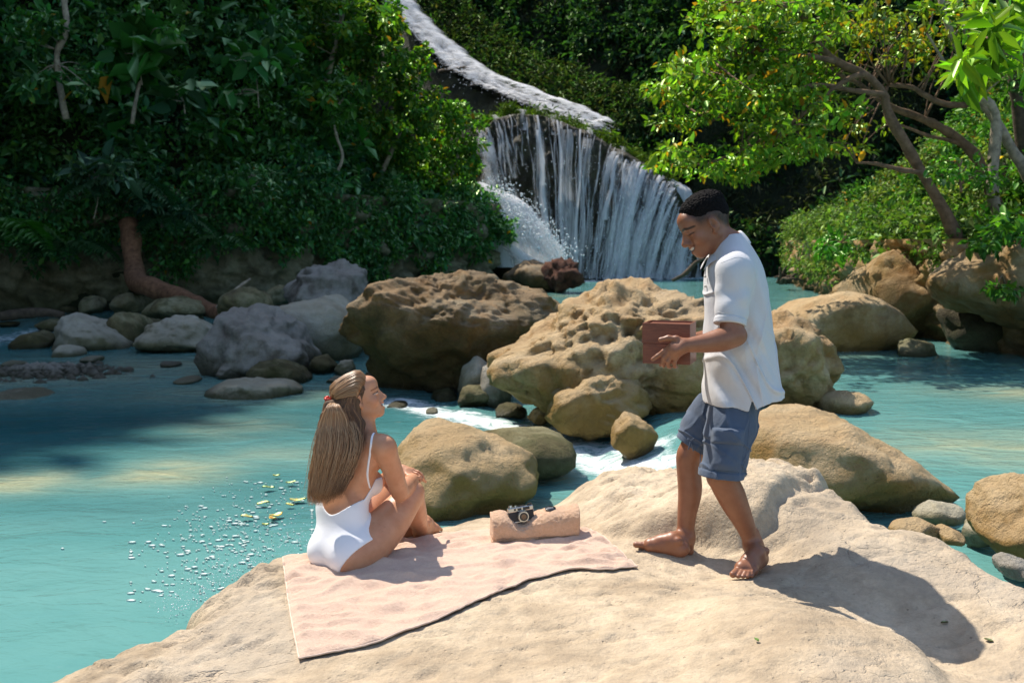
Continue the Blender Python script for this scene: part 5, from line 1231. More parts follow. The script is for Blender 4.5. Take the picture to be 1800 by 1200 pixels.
def head_solid(s, c, R, sc, female=False, smile=1.0, ch=0.0):
    """a head with brow, eyes, nose, cheeks, lips, jaw and ears, blended into the figure"""
    T = lambda x, y, z: np.asarray(c) + R @ (np.array([x, y, z]) * sc)
    e = lambda p, r, k=0.02, mode='add', RR=None: s.ell(T(*p), np.array(r) * sc, R if RR is None else RR, k * sc, mode)
    cp = lambda a, b, r1, r2, k=0.01, mode='add': s.cap(T(*a), T(*b), r1 * sc, r2 * sc, k * sc, mode)
    e((-.018, 0, .034), (.098, .075, .082))
    e((.030, 0, -.022), (.060, .060, .086), .03)
    jw = .044 if female else .050
    for y in (-1, 1):
        cp((-.012, y * jw, -.050), (.064, y * .014, -.099 + ch), .020, .016, .03)
        e((.056, y * .040, -.030), (.026, .022, .024), .02)
    e((.076, 0, -.101 + ch), (.017, .020, .016), .02)
    e((.066, 0, .050), (.036, .050, .038), .03)
    cp((.083, -.034, .021), (.083, .034, .021), .008 if female else .0115, .008 if female else .0115, .02)
    for y in (-1, 1):
        e((.104, y * .033, .003), (.016, .017, .012), .012, 'cut')
        e((.0815, y * .032, .003), (.0125, .0135, .0115), .006)
        cp((.088, y * .020, .0095), (.086, y * .046, .0055), .0042, .0035, .004)
    n = .9 if female else 1.05
    cp((.090, 0, .014), (.113 * (1 + .02 * n), 0, -.029), .0075 * n, .0095 * n, .014)
    cp((.080, 0, .010), (.094, 0, -.034), .0085 * n, .0135 * n, .012)
    cp((.086, 0, .004), (.104, 0, -.030), .0075 * n, .0105 * n, .008)
    s.ell(T(.114, 0, -.032), np.array([.0105, .0115, .0095]) * sc * n, R, .012 * sc)
    for y in (-1, 1):
        s.ell(T(.1015, y * .0125 * n, -.036), np.array([.011, .008, .0085]) * sc * n, R, .008 * sc)
    # mouth: muzzle, lips, open smile
    s.ell(T(.074, 0, -.066), np.array([.027, .033, .026]) * sc, R, .02 * sc)
    w = .025 + .004 * smile
    for a_, b_ in ((0, 1), (0, -1)):
        s.cap(T(.1005, 0, -.0585), T(.086, b_ * w, -.0600 + .005 * smile), .0062 * sc, .0036 * sc, .005 * sc)
        s.cap(T(.0985, 0, -.0765), T(.086, b_ * w, -.0610 + .005 * smile), .0068 * sc, .0036 * sc, .005 * sc)
        s.cap(T(.1060, 0, -.0675), T(.094, b_ * (w - .005), -.0625 + .004 * smile), .0052 * sc, .0030 * sc, .004 * sc, 'cut')
    # ears
    for y in (-1, 1):
        ca, sa = math.cos(.25), math.sin(.25)
        ER = R @ np.array([[ca, 0, sa], [0, 1, 0], [-sa, 0, ca]])
        s.ell(T(-.012, y * .077, -.004), np.array([.019, .0085, .033]) * sc, ER, .006 * sc)
        s.ell(T(-.003, y * .073, -.034), np.array([.009, .008, .010]) * sc, ER, .008 * sc)
        s.ell(T(-.008, y * .088, .000), np.array([.011, .010, .021]) * sc, ER, .004 * sc, 'cut')
        s.ell(T(-.004, y * .082, -.008), np.array([.006, .007, .008]) * sc, ER, .004 * sc, 'cut')
    return T
def to_local(P, c, R, sc): return (np.asarray(P) - c) @ R / sc
def gauss(p, c, r): return np.exp(-(((p - np.array(c)) / np.array(r)) ** 2).sum(1))
def seg_d(p, a, b):
    a = np.array(a); d = np.array(b) - a; t = np.clip((p - a) @ d / (d @ d), 0, 1)
    return np.linalg.norm(p - a - t[:, None] * d, axis=1)
def finger(s, p0, d1, lens, r, bend_axis, bends, k=0.004):
    """three phalanges from the knuckle p0"""
    p = np.asarray(p0, float); d = np.asarray(d1, float) / np.linalg.norm(d1); ax = np.asarray(bend_axis, float) / np.linalg.norm(bend_axis)
    for i, L in enumerate(lens):
        q = p + d * L
        s.cap(p, q, r * (1 - .1 * i), r * (1 - .1 * (i + 1)), k)
        p = q
        if i < len(bends):
            c, sn = math.cos(bends[i]), math.sin(bends[i])
            d = d * c + np.cross(ax, d) * sn + ax * (ax @ d) * (1 - c)
    return p
def skin_material(name, base, deep, rough=0.45, spec=0.4, sss=0.06):
    m, nt, bs, out = new_mat(name)
    a = N(nt, 'Attribute'); a.attribute_name = 'tint'
    pos = obj_pos(nt)
    n1 = noise_node(nt, 16, 6, 0.6, pos); n2 = noise_node(nt, 320, 3, 0.6, pos); n3 = noise_node(nt, 60, 5, 0.7, pos)
    c = ramp(nt, n1.outputs[0], [(0.3, deep), (0.68, base)]).outputs[0]
    c = mixc(nt, math_node(nt, 'MULTIPLY', ramp(nt, n3.outputs[0], [(0.58, (0, 0, 0)), (0.72, (1, 1, 1))]).outputs[0], 0.25), c, tuple(0.6 * x for x in deep))
    c = mixc(nt, 1.0, c, a.outputs['Color'], 'MULTIPLY')
    nt.links.new(c, bs.inputs['Base Color'])
    bs.inputs['Subsurface Weight'].default_value = sss
    bs.inputs['Subsurface Radius'].default_value = (0.012, 0.005, 0.003)
    bs.inputs['Subsurface Scale'].default_value = 1.0
    nt.links.new(math_node(nt, 'ADD', math_node(nt, 'MULTIPLY', n3.outputs[0], 0.25), rough - 0.12), bs.inputs['Roughness'])
    bs.inputs['Specular IOR Level'].default_value = spec
    nt.links.new(bump(nt, math_node(nt, 'ADD', n2.outputs[0], n3.outputs[0]), 0.25, 0.0012), bs.inputs['Normal'])
    return m
def cloth_material(name, color, weave=900, wrinkle=0.0, rough=0.9, sheen=0.2, var=0.08, sub=0.0):
    m, nt, bs, out = new_mat(name)
    pos = N(nt, 'TexCoord').outputs['Object']
    n1 = noise_node(nt, 7, 5, 0.6, pos); n2 = noise_node(nt, weave, 2, 0.5, pos); n3 = noise_node(nt, 22, 4, 0.55, pos, 0.8)
    c = ramp(nt, n1.outputs[0], [(0.3, tuple(x * (1 - var) for x in color)), (0.7, tuple(min(1, x * (1 + var)) for x in color))]).outputs[0]
    c = mixc(nt, 0.10, c, n2.outputs[0], 'OVERLAY')
    nt.links.new(c, bs.inputs['Base Color'])
    bs.inputs['Roughness'].default_value = rough; bs.inputs['Specular IOR Level'].default_value = 0.2
    bs.inputs['Sheen Weight'].default_value = sheen
    h = math_node(nt, 'ADD', math_node(nt, 'MULTIPLY', n2.outputs[0], 0.25), math_node(nt, 'MULTIPLY', n3.outputs[0], wrinkle * 8))
    nt.links.new(bump(nt, h, 0.5, 0.002), bs.inputs['Normal'])
    return m
# ------------------------------------------------------------------ the standing man
def unit(v): v = np.asarray(v, float); return v / (np.linalg.norm(v) + 1e-12)
def foot(s, heel, f, med, ankle, ra, L=0.25, k=0.02, ztoe=None):
    """heel: ground point under the heel; f: towards the toes; med: towards the big toe side"""
    f = unit(f); med = unit(np.asarray(med) - f * (np.asarray(med) @ f)); up = unit(np.cross(f, med)); up = up if up[2] > 0 else -up
    q = lambda x, y, z: np.asarray(heel) + f * (x * L) + med * y + up * z
    s.ell(q(.13, 0, .034), (.040, .033, .036), np.column_stack([f, med, up]), .02)
    s.chain([np.asarray(ankle), q(.30, .002, .062), q(.52, .008, .045), q(.68, .012, .032)], [ra, .034, .027, .021], .03)
    s.cap(q(.15, -.006, .024), q(.62, -.022, .018), .026, .020, .025)
    s.cap(q(.2, .010, .022), q(.70, .022, .022), .022, .024, .025)
    s.cap(q(.66, -.024, .020), q(.72, .02, .024), .019, .022, .02)
    s.ell(q(.17, .030, .075), (.016, .012, .016), None, .015); s.ell(q(.17, -.030, .070), (.016, .012, .016), None, .015)
    for i, (y0, y1, x1, r) in enumerate([(.026, .028, 1.0, .0145), (.007, .006, .985, .0095), (-.008, -.011, .945, .009), (-.020, -.025, .90, .0085), (-.031, -.038, .84, .0085)]):
        b = q(.72 - .02 * i, y0, .020); m = q(.5 * (.72 + x1) - .01 * i, .5 * (y0 + y1), .020); t = q(x1 - .035, y1, r + .001)
        s.cap(b, m, r * 1.05, r * .95, .006); s.cap(m, t, r * .95, r, .004)
    return q
MAN_Y = 4.28
m_ = Solid((0.54, 3.93, 0.62), (1.16, 4.62, 2.34), 0.0033)
hipL, kneeL, ankL = at(1298, 670, 4.235), at(1267, 828, 4.13), at(1324, 962, 4.19)
hipR, kneeR, ankR = at(1286, 670, 4.345), at(1214, 795, 4.40), at(1205, 945, 4.385)
pel = at(1292, 655, MAN_Y); waist = at(1296, 600, MAN_Y); chest = at(1293, 515, MAN_Y); nb = at(1284, 436, MAN_Y)
shL, elL, wrL = at(1292, 482, 4.09), at(1290, 592, 4.03), at(1214, 606, 3.985)
shR, elR, wrR = at(1282, 482, 4.47), at(1280, 585, 4.50), at(1222, 596, 4.345)
# trunk (slim, it is under the shirt)
m_.ell(pel, (.095, .13, .10), None, .03).ell(waist, (.095, .14, .13), None, .05).ell(chest, (.105, .155, .16), None, .05)
m_.cap(shL + [0, .03, .01], shR + [0, -.03, .01], .06, .06, .05)
# legs
m_.limb([hipL, at(1280, 760, 4.16), at(1270, 830, 4.14), at(1286, 872, 4.16), at(1303, 908, 4.175), at(1316, 938, 4.187), ankL], [.062, .070, .060, .057, .044, .0335, .034], n=24)
m_.limb([hipR, at(1245, 745, 4.385), at(1214, 797, 4.40), at(1211, 826, 4.40), at(1213, 862, 4.395), at(1208, 900, 4.39), at(1205, 928, 4.387), ankR], [.062, .068, .0545, .050, .0500, .040, .0325, .033], n=28)
m_.ell(at(1201, 800, 4.39), (.020, .030, .034), None, .025)
m_.ell(at(1252, 838, 4.12), (.022, .034, .036), None, .025)
for a_ in (ankL, ankR):
    for s_ in (-1, 1): m_.ell(a_ + [.0, .030 * s_, .004], (.016, .012, .016), None, .015)
m_.cap(at(1328, 935, 4.19), at(1342, 982, 4.20), .014, .020, .02); m_.cap(at(1212, 915, 4.385), at(1212, 968, 4.375), .014, .020, .02)
# feet on the rock
tL = on_shelf(1284, 1026); hL = on_shelf(1341, 996) + [0, 0, .018]
foot(m_, hL, tL - hL + [0, 0, -.006], (-.6, .8, 0), ankL, .036, L=0.262)
tR = on_shelf(1129, 962); hR = on_shelf(1207, 981) + [0, 0, .004]
foot(m_, hR, tR - hR, (-.5, -.85, 0), ankR, .035, L=0.235)
# arms
m_.limb([shL, at(1288, 540, 4.055), at(1286, 578, 4.035), at(1290, 592, 4.03)], [.050, .045, .043, .040], n=14)
m_.limb([at(1291, 590, 4.03), at(1268, 597, 4.015), at(1240, 603, 4.0), wrL], [.040, .0435, .034, .0255], n=14)
m_.ell(at(1303, 590, 4.03), (.018, .022, .022), None, .03)
m_.limb([shR, at(1283, 540, 4.485), elR], [.050, .045, .041], n=10)
m_.limb([elR, at(1262, 588, 4.46), at(1240, 594, 4.40), wrR], [.041, .041, .033, .0255], n=12)
# near hand flat against the boxes, fingers closing under them
HY = 3.985
m_.chain([wrL, at(1202, 607, HY), at(1188, 613, HY)], [.024, .026, .024], .015)
m_.ell(at(1193, 612, HY + .005), (.040, .017, .036), rot_from(unit(at(1180, 622, HY) - at(1206, 604, HY)), (0, -1, 0)), .015)
kn = [at(1181, 607, HY), at(1178, 615, HY), at(1181, 623, HY + .002), at(1188, 628, HY + .004)]
for p in kn: m_.cap(at(1200, 611, HY), p, .018, .0125, .012)
m_.chain([kn[0], at(1166, 618, HY + .012), at(1155, 626, HY + .018), at(1147, 631.5, HY + .022)], [.0115, .0100, .0090, .0080], .004)
m_.chain([kn[1], at(1167, 628, HY + .006), at(1164, 638, HY + .016), at(1166.5, 643, HY + .034)], [.0118, .0102, .0092, .0082], .004)
m_.chain([kn[2], at(1174, 635, HY + .005), at(1175, 643, HY + .018), at(1178.5, 645.5, HY + .038)], [.0115, .0100, .0090, .0080], .004)
m_.chain([kn[3], at(1185, 637, HY + .008), at(1186, 643.5, HY + .022), at(1189, 644.5, HY + .040)], [.0108, .0092, .0084, .0075], .004)
m_.chain([at(1205, 603, HY - .002), at(1189, 595.5, HY + .004), at(1175, 594, HY + .014), at(1161, 597, HY + .020)], [.0165, .0130, .0112, .0098], .008)
# far hand under and behind the boxes
m_.chain([wrR, at(1208, 606, 4.335), at(1195, 614, 4.325)], [.024, .026, .022], .015)
for i in range(4):
    b = at(1192, 612 + 5 * i, 4.325)
    m_.chain([b, b + [-.035, -.004, -.018], b + [-.060, -.012, -.030], b + [-.078, -.020, -.034]], [.0115, .010, .009, .008], .005)
m_.chain([at(1205, 600, 4.335), b + [-.02, 0, .06], b + [-.05, -.005, .068]], [.015, .012, .010], .008)
# head
MH_C = at(1240.5, 395, MAN_Y - .01)
pit = math.radians(28); yaw = math.radians(6)
fwd = np.array([-math.cos(pit) * math.cos(yaw), -math.cos(pit) * math.sin(yaw), -math.sin(pit)])
MH_R = rot_from(fwd, (-0.25, 0, 1)); MH_S = 1.04
TM = head_solid(m_, MH_C, MH_R, MH_S, smile=1.4, ch=.008)
m_.chain([TM(-.030, 0, -.030), at(1266, 424, MAN_Y), nb + [-.004, 0, 0]], [.056, .054, .058], .03)
m_.cap(nb, nb + [.02, .10, -.05], .055, .05, .05); m_.cap(nb, nb + [.02, -.10, -.05], .055, .05, .05)
Vb, Qb = m_.skin(1)
me = mesh_from('body', Vb, Qb)
L = to_local(Vb, MH_C, MH_R, MH_S)
tint = np.ones((len(Vb), 3)); ish = (np.abs(L) < .2).all(1) & (L[:, 2] > -.16)
l = L[ish]; ay = np.column_stack([l[:, 0], np.abs(l[:, 1]), l[:, 2]]); t = np.ones((len(l), 3))
def paint(mask, col):
    global t
    mask = np.clip(mask, 0, 1)[:, None]; t = t * (1 - mask) + np.array(col) * mask
# shaved sides and nape shadow of hair, brows, lids, lips, mouth, teeth
side = sstep(.062, .030, ay[:, 0] - .25 * np.maximum(0, l[:, 2] - .03)) * sstep(-.012, .042, l[:, 2] + .06 * sstep(-.02, -.07, l[:, 0])) * (1 - gauss(ay, (-.010, .086, -.004), (.024, .010, .036)))
paint(side * 0.95 * (1 + .15 * pnoise(l * 150)), (.07, .055, .055))
fz = np.column_stack([np.zeros(len(ay)), ay[:, 1], ay[:, 2]]); frt = sstep(.045, .06, ay[:, 0])
paint(frt * sstep(.0062, .0030, np.minimum(seg_d(fz, (0, .012, .0235), (0, .036, .0290)), seg_d(fz, (0, .036, .0290), (0, .054, .0225)))), (.12, .09, .08))
paint(frt * sstep(.0042, .0018, np.minimum(seg_d(fz, (0, .019, -.0015), (0, .033, -.0035)), seg_d(fz, (0, .033, -.0035), (0, .048, .0005)))), (.10, .06, .05))
paint(frt * gauss(fz, (0, .032, .012), (1, .018, .006)) * .45, (.55, .5, .48))
for dz in (0, -.007, .007): paint(sstep(.0022, .0008, seg_d(fz, (0, .050, .0 + dz * .3), (0, .066, .0 + dz * 1.2))) * .35 * sstep(.03, .05, ay[:, 0]), (.6, .55, .5))
lipm = sstep(.0095, .0055, np.minimum(seg_d(ay, (.101, 0, -.059), (.088, .028, -.0545)), seg_d(ay, (.099, 0, -.0765), (.088, .028, -.0545))))
paint(lipm * .75, (.80, .50, .50))
inm = sstep(.0068, .0040, seg_d(ay, (.102, 0, -.0675), (.092, .024, -.0590)))
paint(inm, (.10, .05, .05))
paint(sstep(.0055, .0035, seg_d(fz, (0, 0, -.0640), (0, .020, -.0580))) * frt, (2.3, 4.8, 8.0))
paint(sstep(.006, .003, np.abs(ay[:, 1] - .048) + np.maximum(0, .03 - ay[:, 0])) * 0, (1, 1, 1))
paint(gauss(ay, (.060, .046, -.026), (.024, .020, .022)) * .5, (1.12, .92, .86))
paint(gauss(ay, (-.004, .084, -.006), (.007, .009, .010)) * .8, (.28, .2, .2))
paint(sstep(.0045, .001, seg_d(ay, (.098, .022, -.036), (.083, .041, -.068))) * .35, (.55, .5, .48))
tint[ish] = t
# nails and paler finger ends, soles
put_attr(me, 'tint', tint)
M_SKIN_M = skin_material('brown_skin', (0.30, 0.128, 0.068), (0.235, 0.092, 0.046), rough=0.42, spec=0.45)
man = empty('person', tuple(on_shelf(1250, 1000)), 'barefoot standing person in white polo shirt and blue shorts carrying wooden boxes', 'person')
keep(add('body', me, M_SKIN_M), man)
del m_
# teeth
def arc_patch(T, z0, z1, x, w, dip, n=12):
    y = np.linspace(-w, w, n); xs = x - 7.0 * y ** 2
    zc = 6.5 * y ** 2
    V = np.array([T(xs[i], y[i], (z1 if j == 0 else z0) + zc[i] * (1 if j == 0 else .9)) for i in range(n) for j in (0, 1)])
    return V, [(2 * i, 2 * i + 1, 2 * i + 3, 2 * i + 2) for i in range(n - 1)]
M_TEETH = simple_mat('teeth_enamel', (0.78, 0.74, 0.66), 0.25, var=0.05)
v, q = arc_patch(TM, -.0690, -.0620, .0985, .020, 0)
keep(add('teeth', mesh_from('teeth', v, q), M_TEETH), man)
# close-cropped curly hair
hs = Solid(MH_C - .165, MH_C + .165, 0.0027)
def hairfield(X, Y, Z):
    x, y, z = X - MH_C[0], Y - MH_C[1], Z - MH_C[2]
    a = [(MH_R[0, i] * x + MH_R[1, i] * y + MH_R[2, i] * z) / MH_S for i in range(3)]
    P = np.stack(np.broadcast_arrays(a[0], a[1], a[2]), -1).reshape(-1, 3)
    th = np.minimum(.0008 + .0120 * sstep(.040, .100, P[:, 2]), .006 + .010 * sstep(-.02, .06, P[:, 2])) + .004 * sstep(.05, .12, P[:, 2])
    th = th - .016 * sstep(.050, .082, P[:, 0] - .30 * (P[:, 2] - .075)) * sstep(.105, .070, P[:, 2])
    lowb = .050 - .045 * sstep(-.03, -.085, P[:, 0]) + .012 * sstep(.02, .05, P[:, 0]) + .008 * pnoise(P * 60)
    th = th - .012 * sstep(lowb, lowb - .02, P[:, 2])
    r = np.sqrt(((P[:, 0] + .018) / .098) ** 2 + (P[:, 1] / .075) ** 2 + ((P[:, 2] - .034) / .082) ** 2)
    d = (r - 1) * .085 - th
    near = np.abs(d) < .02
    curl = np.zeros(len(P)); curl[near] = worley(P[near] * 125, 5) - .5
    low = sstep(.035, .09, P[:, 2])
    d = d + .0085 * curl * (0.12 + .9 * low) - .002 * low
    return (d * MH_S).reshape(np.broadcast(X, Y, Z).shape)
hs.field(hairfield, MH_C - .16, MH_C + .16)
v, q = hs.skin(0)
M_HAIR_M = simple_mat('black_curly_hair', (0.007, 0.006, 0.006), 0.85, var=0.5, scale=160, spec=0.08, bump_s=0.6, bump_dist=0.003)
keep(add('hair', mesh_from('hair', v, q), M_HAIR_M), man)

# polo shirt
SEC = [(412, 1270, 1302, .070), (430, 1258, 1316, .11), (448, 1247, 1330, .150), (475, 1240, 1341, .172), (510, 1238, 1347.5, .178), (560, 1239, 1355, .175), (620, 1240, 1361.5, .172), (670, 1238, 1368, .186), (705, 1239, 1374, .198), (740, 1240, 1381, .204)]
sec = np.array([[at(0.5 * (f + b), y, MAN_Y)[2], at(0.5 * (f + b), y, MAN_Y)[0], 0.5 * (b - f) * MAN_Y / FPX * .985, w] for y, f, b, w in SEC])[::-1]
zz = np.linspace(sec[0, 0], sec[-1, 0], 120); secf = np.column_stack([np.interp(zz, sec[:, 0], sec[:, i]) for i in range(4)])
ker = np.ones(9) / 9
for i in (1, 2, 3): secf[4:-4, i] = np.convolve(secf[:, i], ker, 'valid')
def shirt_loft(X, Y, Z, off=0.0):
    cx_ = np.interp(Z.ravel(), zz, secf[:, 1]).reshape(Z.shape); a = np.interp(Z.ravel(), zz, secf[:, 2]).reshape(Z.shape) + off; b = np.interp(Z.ravel(), zz, secf[:, 3]).reshape(Z.shape) + off
    u = (X - cx_) / a; v = (Y - MAN_Y) / b
    r = (np.abs(u) ** 2.3 + np.abs(v) ** 2.3) ** (1 / 2.3)
    d = (r - 1) * np.minimum(a, b)
    top = Z - zz[-1]
    d = np.maximum(d, top)
    # drape: long soft folds falling from the shoulder blade and pulls at the front waist
    zt = np.clip((Z - zz[0]) / (zz[-1] - zz[0]), 0, 1)
    fold = .0085 * np.sin((X - cx_) * 42 + 2.2 * np.sin(Z * 5.5) + 5 * Y) * (1 - zt) ** 1.2
    fold = fold + .010 * np.sin((Z * 30 + (X - cx_) * 36 + 6 * Y)) * np.exp(-((X - cx_ + .09) / .06) ** 2 - ((Z - (zz[0] + .16)) / .10) ** 2)
    fold = fold + .009 * np.sin(Z * 38 - (X - cx_) * 30) * np.exp(-((X - cx_ + .03) / .09) ** 2 - ((Z - (zz[0] + .34)) / .09) ** 2)
    fold = fold + .010 * np.maximum(0, np.sin(Z * 26 + (X - cx_) * 48 + 1.2)) ** 3 * np.exp(-((X - cx_ - .02) / .10) ** 2 - ((Z - (zz[0] + .22)) / .16) ** 2)
    fold = fold + .004 * np.sin((X - cx_) * 70 + Z * 22 + 3 * np.sin(Y * 14)) * (0.4 + .6 * (1 - zt))
    kx = (X - cx_)
    c1 = np.abs(np.sin(Z * 13 + kx * 17 + 2.5 * Y + .9 * np.sin(kx * 21))); fold = fold - .010 * np.exp(-(c1 / .16) ** 2) * np.exp(-((zt - .22) / .22) ** 2)
    c2 = np.abs(np.sin(kx * 23 - Z * 4 + 5 * Y + .8 * np.sin(Z * 9))); fold = fold - .008 * np.exp(-(c2 / .14) ** 2) * (1 - zt) ** .8 * sstep(-.02, .05, kx)
    c3 = np.abs(np.sin(Z * 19 - kx * 24 + .7 * np.sin(Z * 17))); fold = fold - .007 * np.exp(-(c3 / .15) ** 2) * np.exp(-((zt - .62) / .16) ** 2) * sstep(.05, -.02, kx)
    return d + fold
sh = Solid((0.78, 3.95, 1.27), (1.22, 4.62, 2.16), 0.0036)
sh.field(shirt_loft, (0.78, 3.95, 1.27), (1.22, 4.62, 2.16))
def sleeve(a, b, r1, r2, cutpt, seed):
    a = np.asarray(a); b = np.asarray(b); d = unit(b - a); L = np.linalg.norm(b - a)
    def f(X, Y, Z):
        t = ((X - a[0]) * d[0] + (Y - a[1]) * d[1] + (Z - a[2]) * d[2])
        tt = np.clip(t / L, 0, 1)
        dist = np.sqrt((X - a[0] - tt * L * d[0]) ** 2 + ((Y - a[1] - tt * L * d[1]) * 1.08) ** 2 + (Z - a[2] - tt * L * d[2]) ** 2) - (r1 + (r2 - r1) * tt)
        dist = dist + .0045 * np.sin(t * 62 + 40 * X + 12 * Y + seed) * np.exp(-((tt - .55) / .25) ** 2) + .003 * np.sin(t * 40 - 60 * X)
        band = sstep(L - .028, L - .022, t); dist = dist - .0022 * band + .0025 * np.exp(-((t - L + .029) / .003) ** 2)
        return np.maximum(dist, t - L)
    m = max(r1, r2) + .03
    sh.field(f, np.minimum(a, b) - m, np.maximum(a, b) + m, .028)
sleeve(shL + [.004, .012, .004], at(1283, 571, 4.042), .079, .0655, None, 0)
sleeve(shR + [.004, -.012, .004], at(1276, 570, 4.50), .079, .062, None, 2)
for s_, y_ in ((shL, 4.20), (shR, 4.36)): sh.cap(s_ + [0, 0, .012], at(1293, 446, y_), .066, .052, .05)
sh.field(lambda X, Y, Z: np.maximum(shirt_loft(X, Y, Z, -.009), Z - 1.74), (0.78, 3.95, 1.27), (1.22, 4.62, 1.78), .0, 'cut')
z_f, z_b = at(1245, 713, MAN_Y - .1)[2], at(1376, 701, MAN_Y - .1)[2]; x_f, x_b = at(1245, 713, MAN_Y)[0], at(1376, 701, MAN_Y)[0]
slx = at(1318, 705, MAN_Y - .15)[0]
def hemcut(X, Y, Z):
    hz = z_f + (z_b - z_f) * (X - x_f) / (x_b - x_f) - .022 * np.exp(-((X - (slx - .012)) / .045) ** 2) + .012 * sstep(x_b - .05, x_b + .01, X)
    plane = Z - hz + 0 * Y
    wedge = np.maximum(np.abs(X - slx - (.02) * (Z - hz) * 0) - .30 * np.maximum(0, hz + .045 - Z), Z - hz - .045) + 0 * Y
    wedge = np.where(Y < MAN_Y - .10, wedge, np.where(Y > MAN_Y + .10, wedge, .05))
    return np.minimum(plane, wedge)
sh.field(hemcut, (0.78, 3.95, 1.27), (1.22, 4.62, 1.50), .0, 'cut')
v, q = sh.skin(1)
M_POLO = cloth_material('white_pique_cotton', (0.58, 0.575, 0.585), weave=420, wrinkle=0.30, sheen=0.1, var=0.03)
shirt = keep(add('polo_shirt', mesh_from('polo_shirt', v, q), M_POLO), man)
# collar
n_ = 60; ph = np.linspace(.30, 2 * math.pi - .30, n_)
def ring(back, front, hw, ph, dip=0.0):
    c = .5 * (back + front); h = .5 * (front - back)
    return c + np.cos(ph)[:, None] * h + np.sin(ph)[:, None] * np.array([0, hw, 0]) + np.column_stack([0 * ph, 0 * ph, -dip * np.exp(-((np.minimum(ph, 2 * math.pi - ph)) / .55) ** 2)])
r0 = ring(at(1301, 424, MAN_Y), at(1250, 462, MAN_Y), .066, ph); r1 = ring(at(1299, 404, MAN_Y), at(1246, 452, MAN_Y), .070, ph)
r2 = ring(at(1303, 406, MAN_Y), at(1241, 455, MAN_Y), .077, ph); r3 = ring(at(1312, 416, MAN_Y), at(1238, 459, MAN_Y), .100, ph, .02); r4 = ring(at(1319, 427, MAN_Y), at(1231, 464, MAN_Y), .122, ph, .045)
Vc = np.stack([r0, r1, r2, r3, r4], 1).reshape(-1, 3)
me = mesh_from('collar', Vc, grid_quads(n_, 5))
co = add('collar', me, M_POLO); md = co.modifiers.new('thickness', 'SOLIDIFY'); md.thickness = .004; md.offset = 0
sb = co.modifiers.new('soft', 'SUBSURF'); sb.levels = 1; sb.render_levels = 1
keep(co, man)
M_BUTTON = simple_mat('pearl_button', (0.55, 0.52, 0.46), 0.3, var=0.05)
for px, py in ((1239.5, 486), (1239.8, 503)):
    p = at(px, py, MAN_Y - .02); d = np.array([-1.0, -.12, .05])
    v, q, t_ = tube([p + [.004, 0, 0], p + d * .004], [.0055, .005], 10)
    keep(add('button', mesh_from('button', v, q, t_), M_BUTTON), shirt)

def seam(solid, pts, name, mat, parent, r=.0016, Y0=3.9, Y1=4.5):
    out = []
    for p in smooth_path(np.array(pts, float), 26):
        d = at(p[0], p[1], 1.0) - [0, 0, CAM_H]; Pt = np.array([0, 0, CAM_H]) + np.linspace(Y0, Y1, 700)[:, None] * d
        k = np.argmax(solid.sample(Pt) < 0)
        if k > 0: out.append(Pt[k])
    if len(out) > 4: keep(add(name, mesh_from(name, *tube(np.array(out), r, 5)), mat), parent)
seam(sh, [(1309, 595), (1311, 630), (1315, 665), (1318, 690)], 'side_seam', M_POLO, shirt)
seam(sh, [(1262, 548), (1282, 553), (1306, 560)], 'sleeve_seam', M_POLO, shirt, .0014)
seam(sh, [(1268, 462), (1300, 452), (1322, 468), (1330, 500), (1326, 540)], 'shoulder_seam', M_POLO, shirt, .0014)
# cargo shorts
so = Solid((0.66, 3.98, 1.0), (1.18, 4.62, 1.55), 0.0036)
so.ell(at(1294, 665, MAN_Y), (.112, .158, .12), None, .03)
def pant(pts, rs, cut_a, n_out, seed):
    P = np.array(pts); 
    for i in range(len(P) - 1):
        so.cap(P[i], P[i + 1], rs[i], rs[i + 1], .04)
pant([at(1296, 690, 4.235), at(1284, 755, 4.185), at(1266, 850, 4.14)], [.102, .098, .092], None, None, 0)
pant([at(1280, 690, 4.36), at(1240, 745, 4.385), at(1205, 800, 4.40)], [.104, .088, .076], None, None, 1)
def pantfold(X, Y, Z): return .0  # placeholder
_gx = (so.lo[0] + so.h * np.arange(so.n[0]))[:, None, None]; _gy = (so.lo[1] + so.h * np.arange(so.n[1]))[None, :, None]; _gz = (so.lo[2] + so.h * np.arange(so.n[2]))[None, None, :]
_cr = np.abs(np.sin(_gx * 20 + _gz * 15 + 6 * _gy + 1.1 * np.sin(_gz * 19 + 3 * _gx))); so.F -= (.007 * np.exp(-(_cr / .16) ** 2)).astype(np.float32)
_cr = np.abs(np.sin(_gx * 31 - _gz * 9 + 8 * _gy + 1.3 * np.sin(_gz * 13))); so.F -= (.005 * np.exp(-(_cr / .14) ** 2)).astype(np.float32); del _cr
so.F += (.003 * np.sin((so.lo[0] + so.h * np.arange(so.n[0]))[:, None, None] * 55 + (so.lo[2] + so.h * np.arange(so.n[2]))[None, None, :] * 34 + 9 * (so.lo[1] + so.h * np.arange(so.n[1]))[None, :, None])).astype(np.float32)
ca = at(1266, 838, 4.14); na = unit(at(1262, 860, 4.14) - at(1268, 800, 4.15)); 
cb = at(1213, 781, 4.40); nbv = unit(at(1196, 806, 4.40) - at(1232, 752, 4.39))
def cuffcut(X, Y, Z):
    pa = (X - ca[0]) * na[0] + (Y - ca[1]) * na[1] + (Z - ca[2]) * na[2]; pb = (X - cb[0]) * nbv[0] + (Y - cb[1]) * nbv[1] + (Z - cb[2]) * nbv[2]
    near = Y + .35 * (X - .80) < 4.29
    return np.where(near, -pa, -np.where(X < .94, pb, -.05))
so.field(cuffcut, (0.66, 3.98, 1.0), (1.18, 4.62, 1.45), 0, 'cut') if False else None
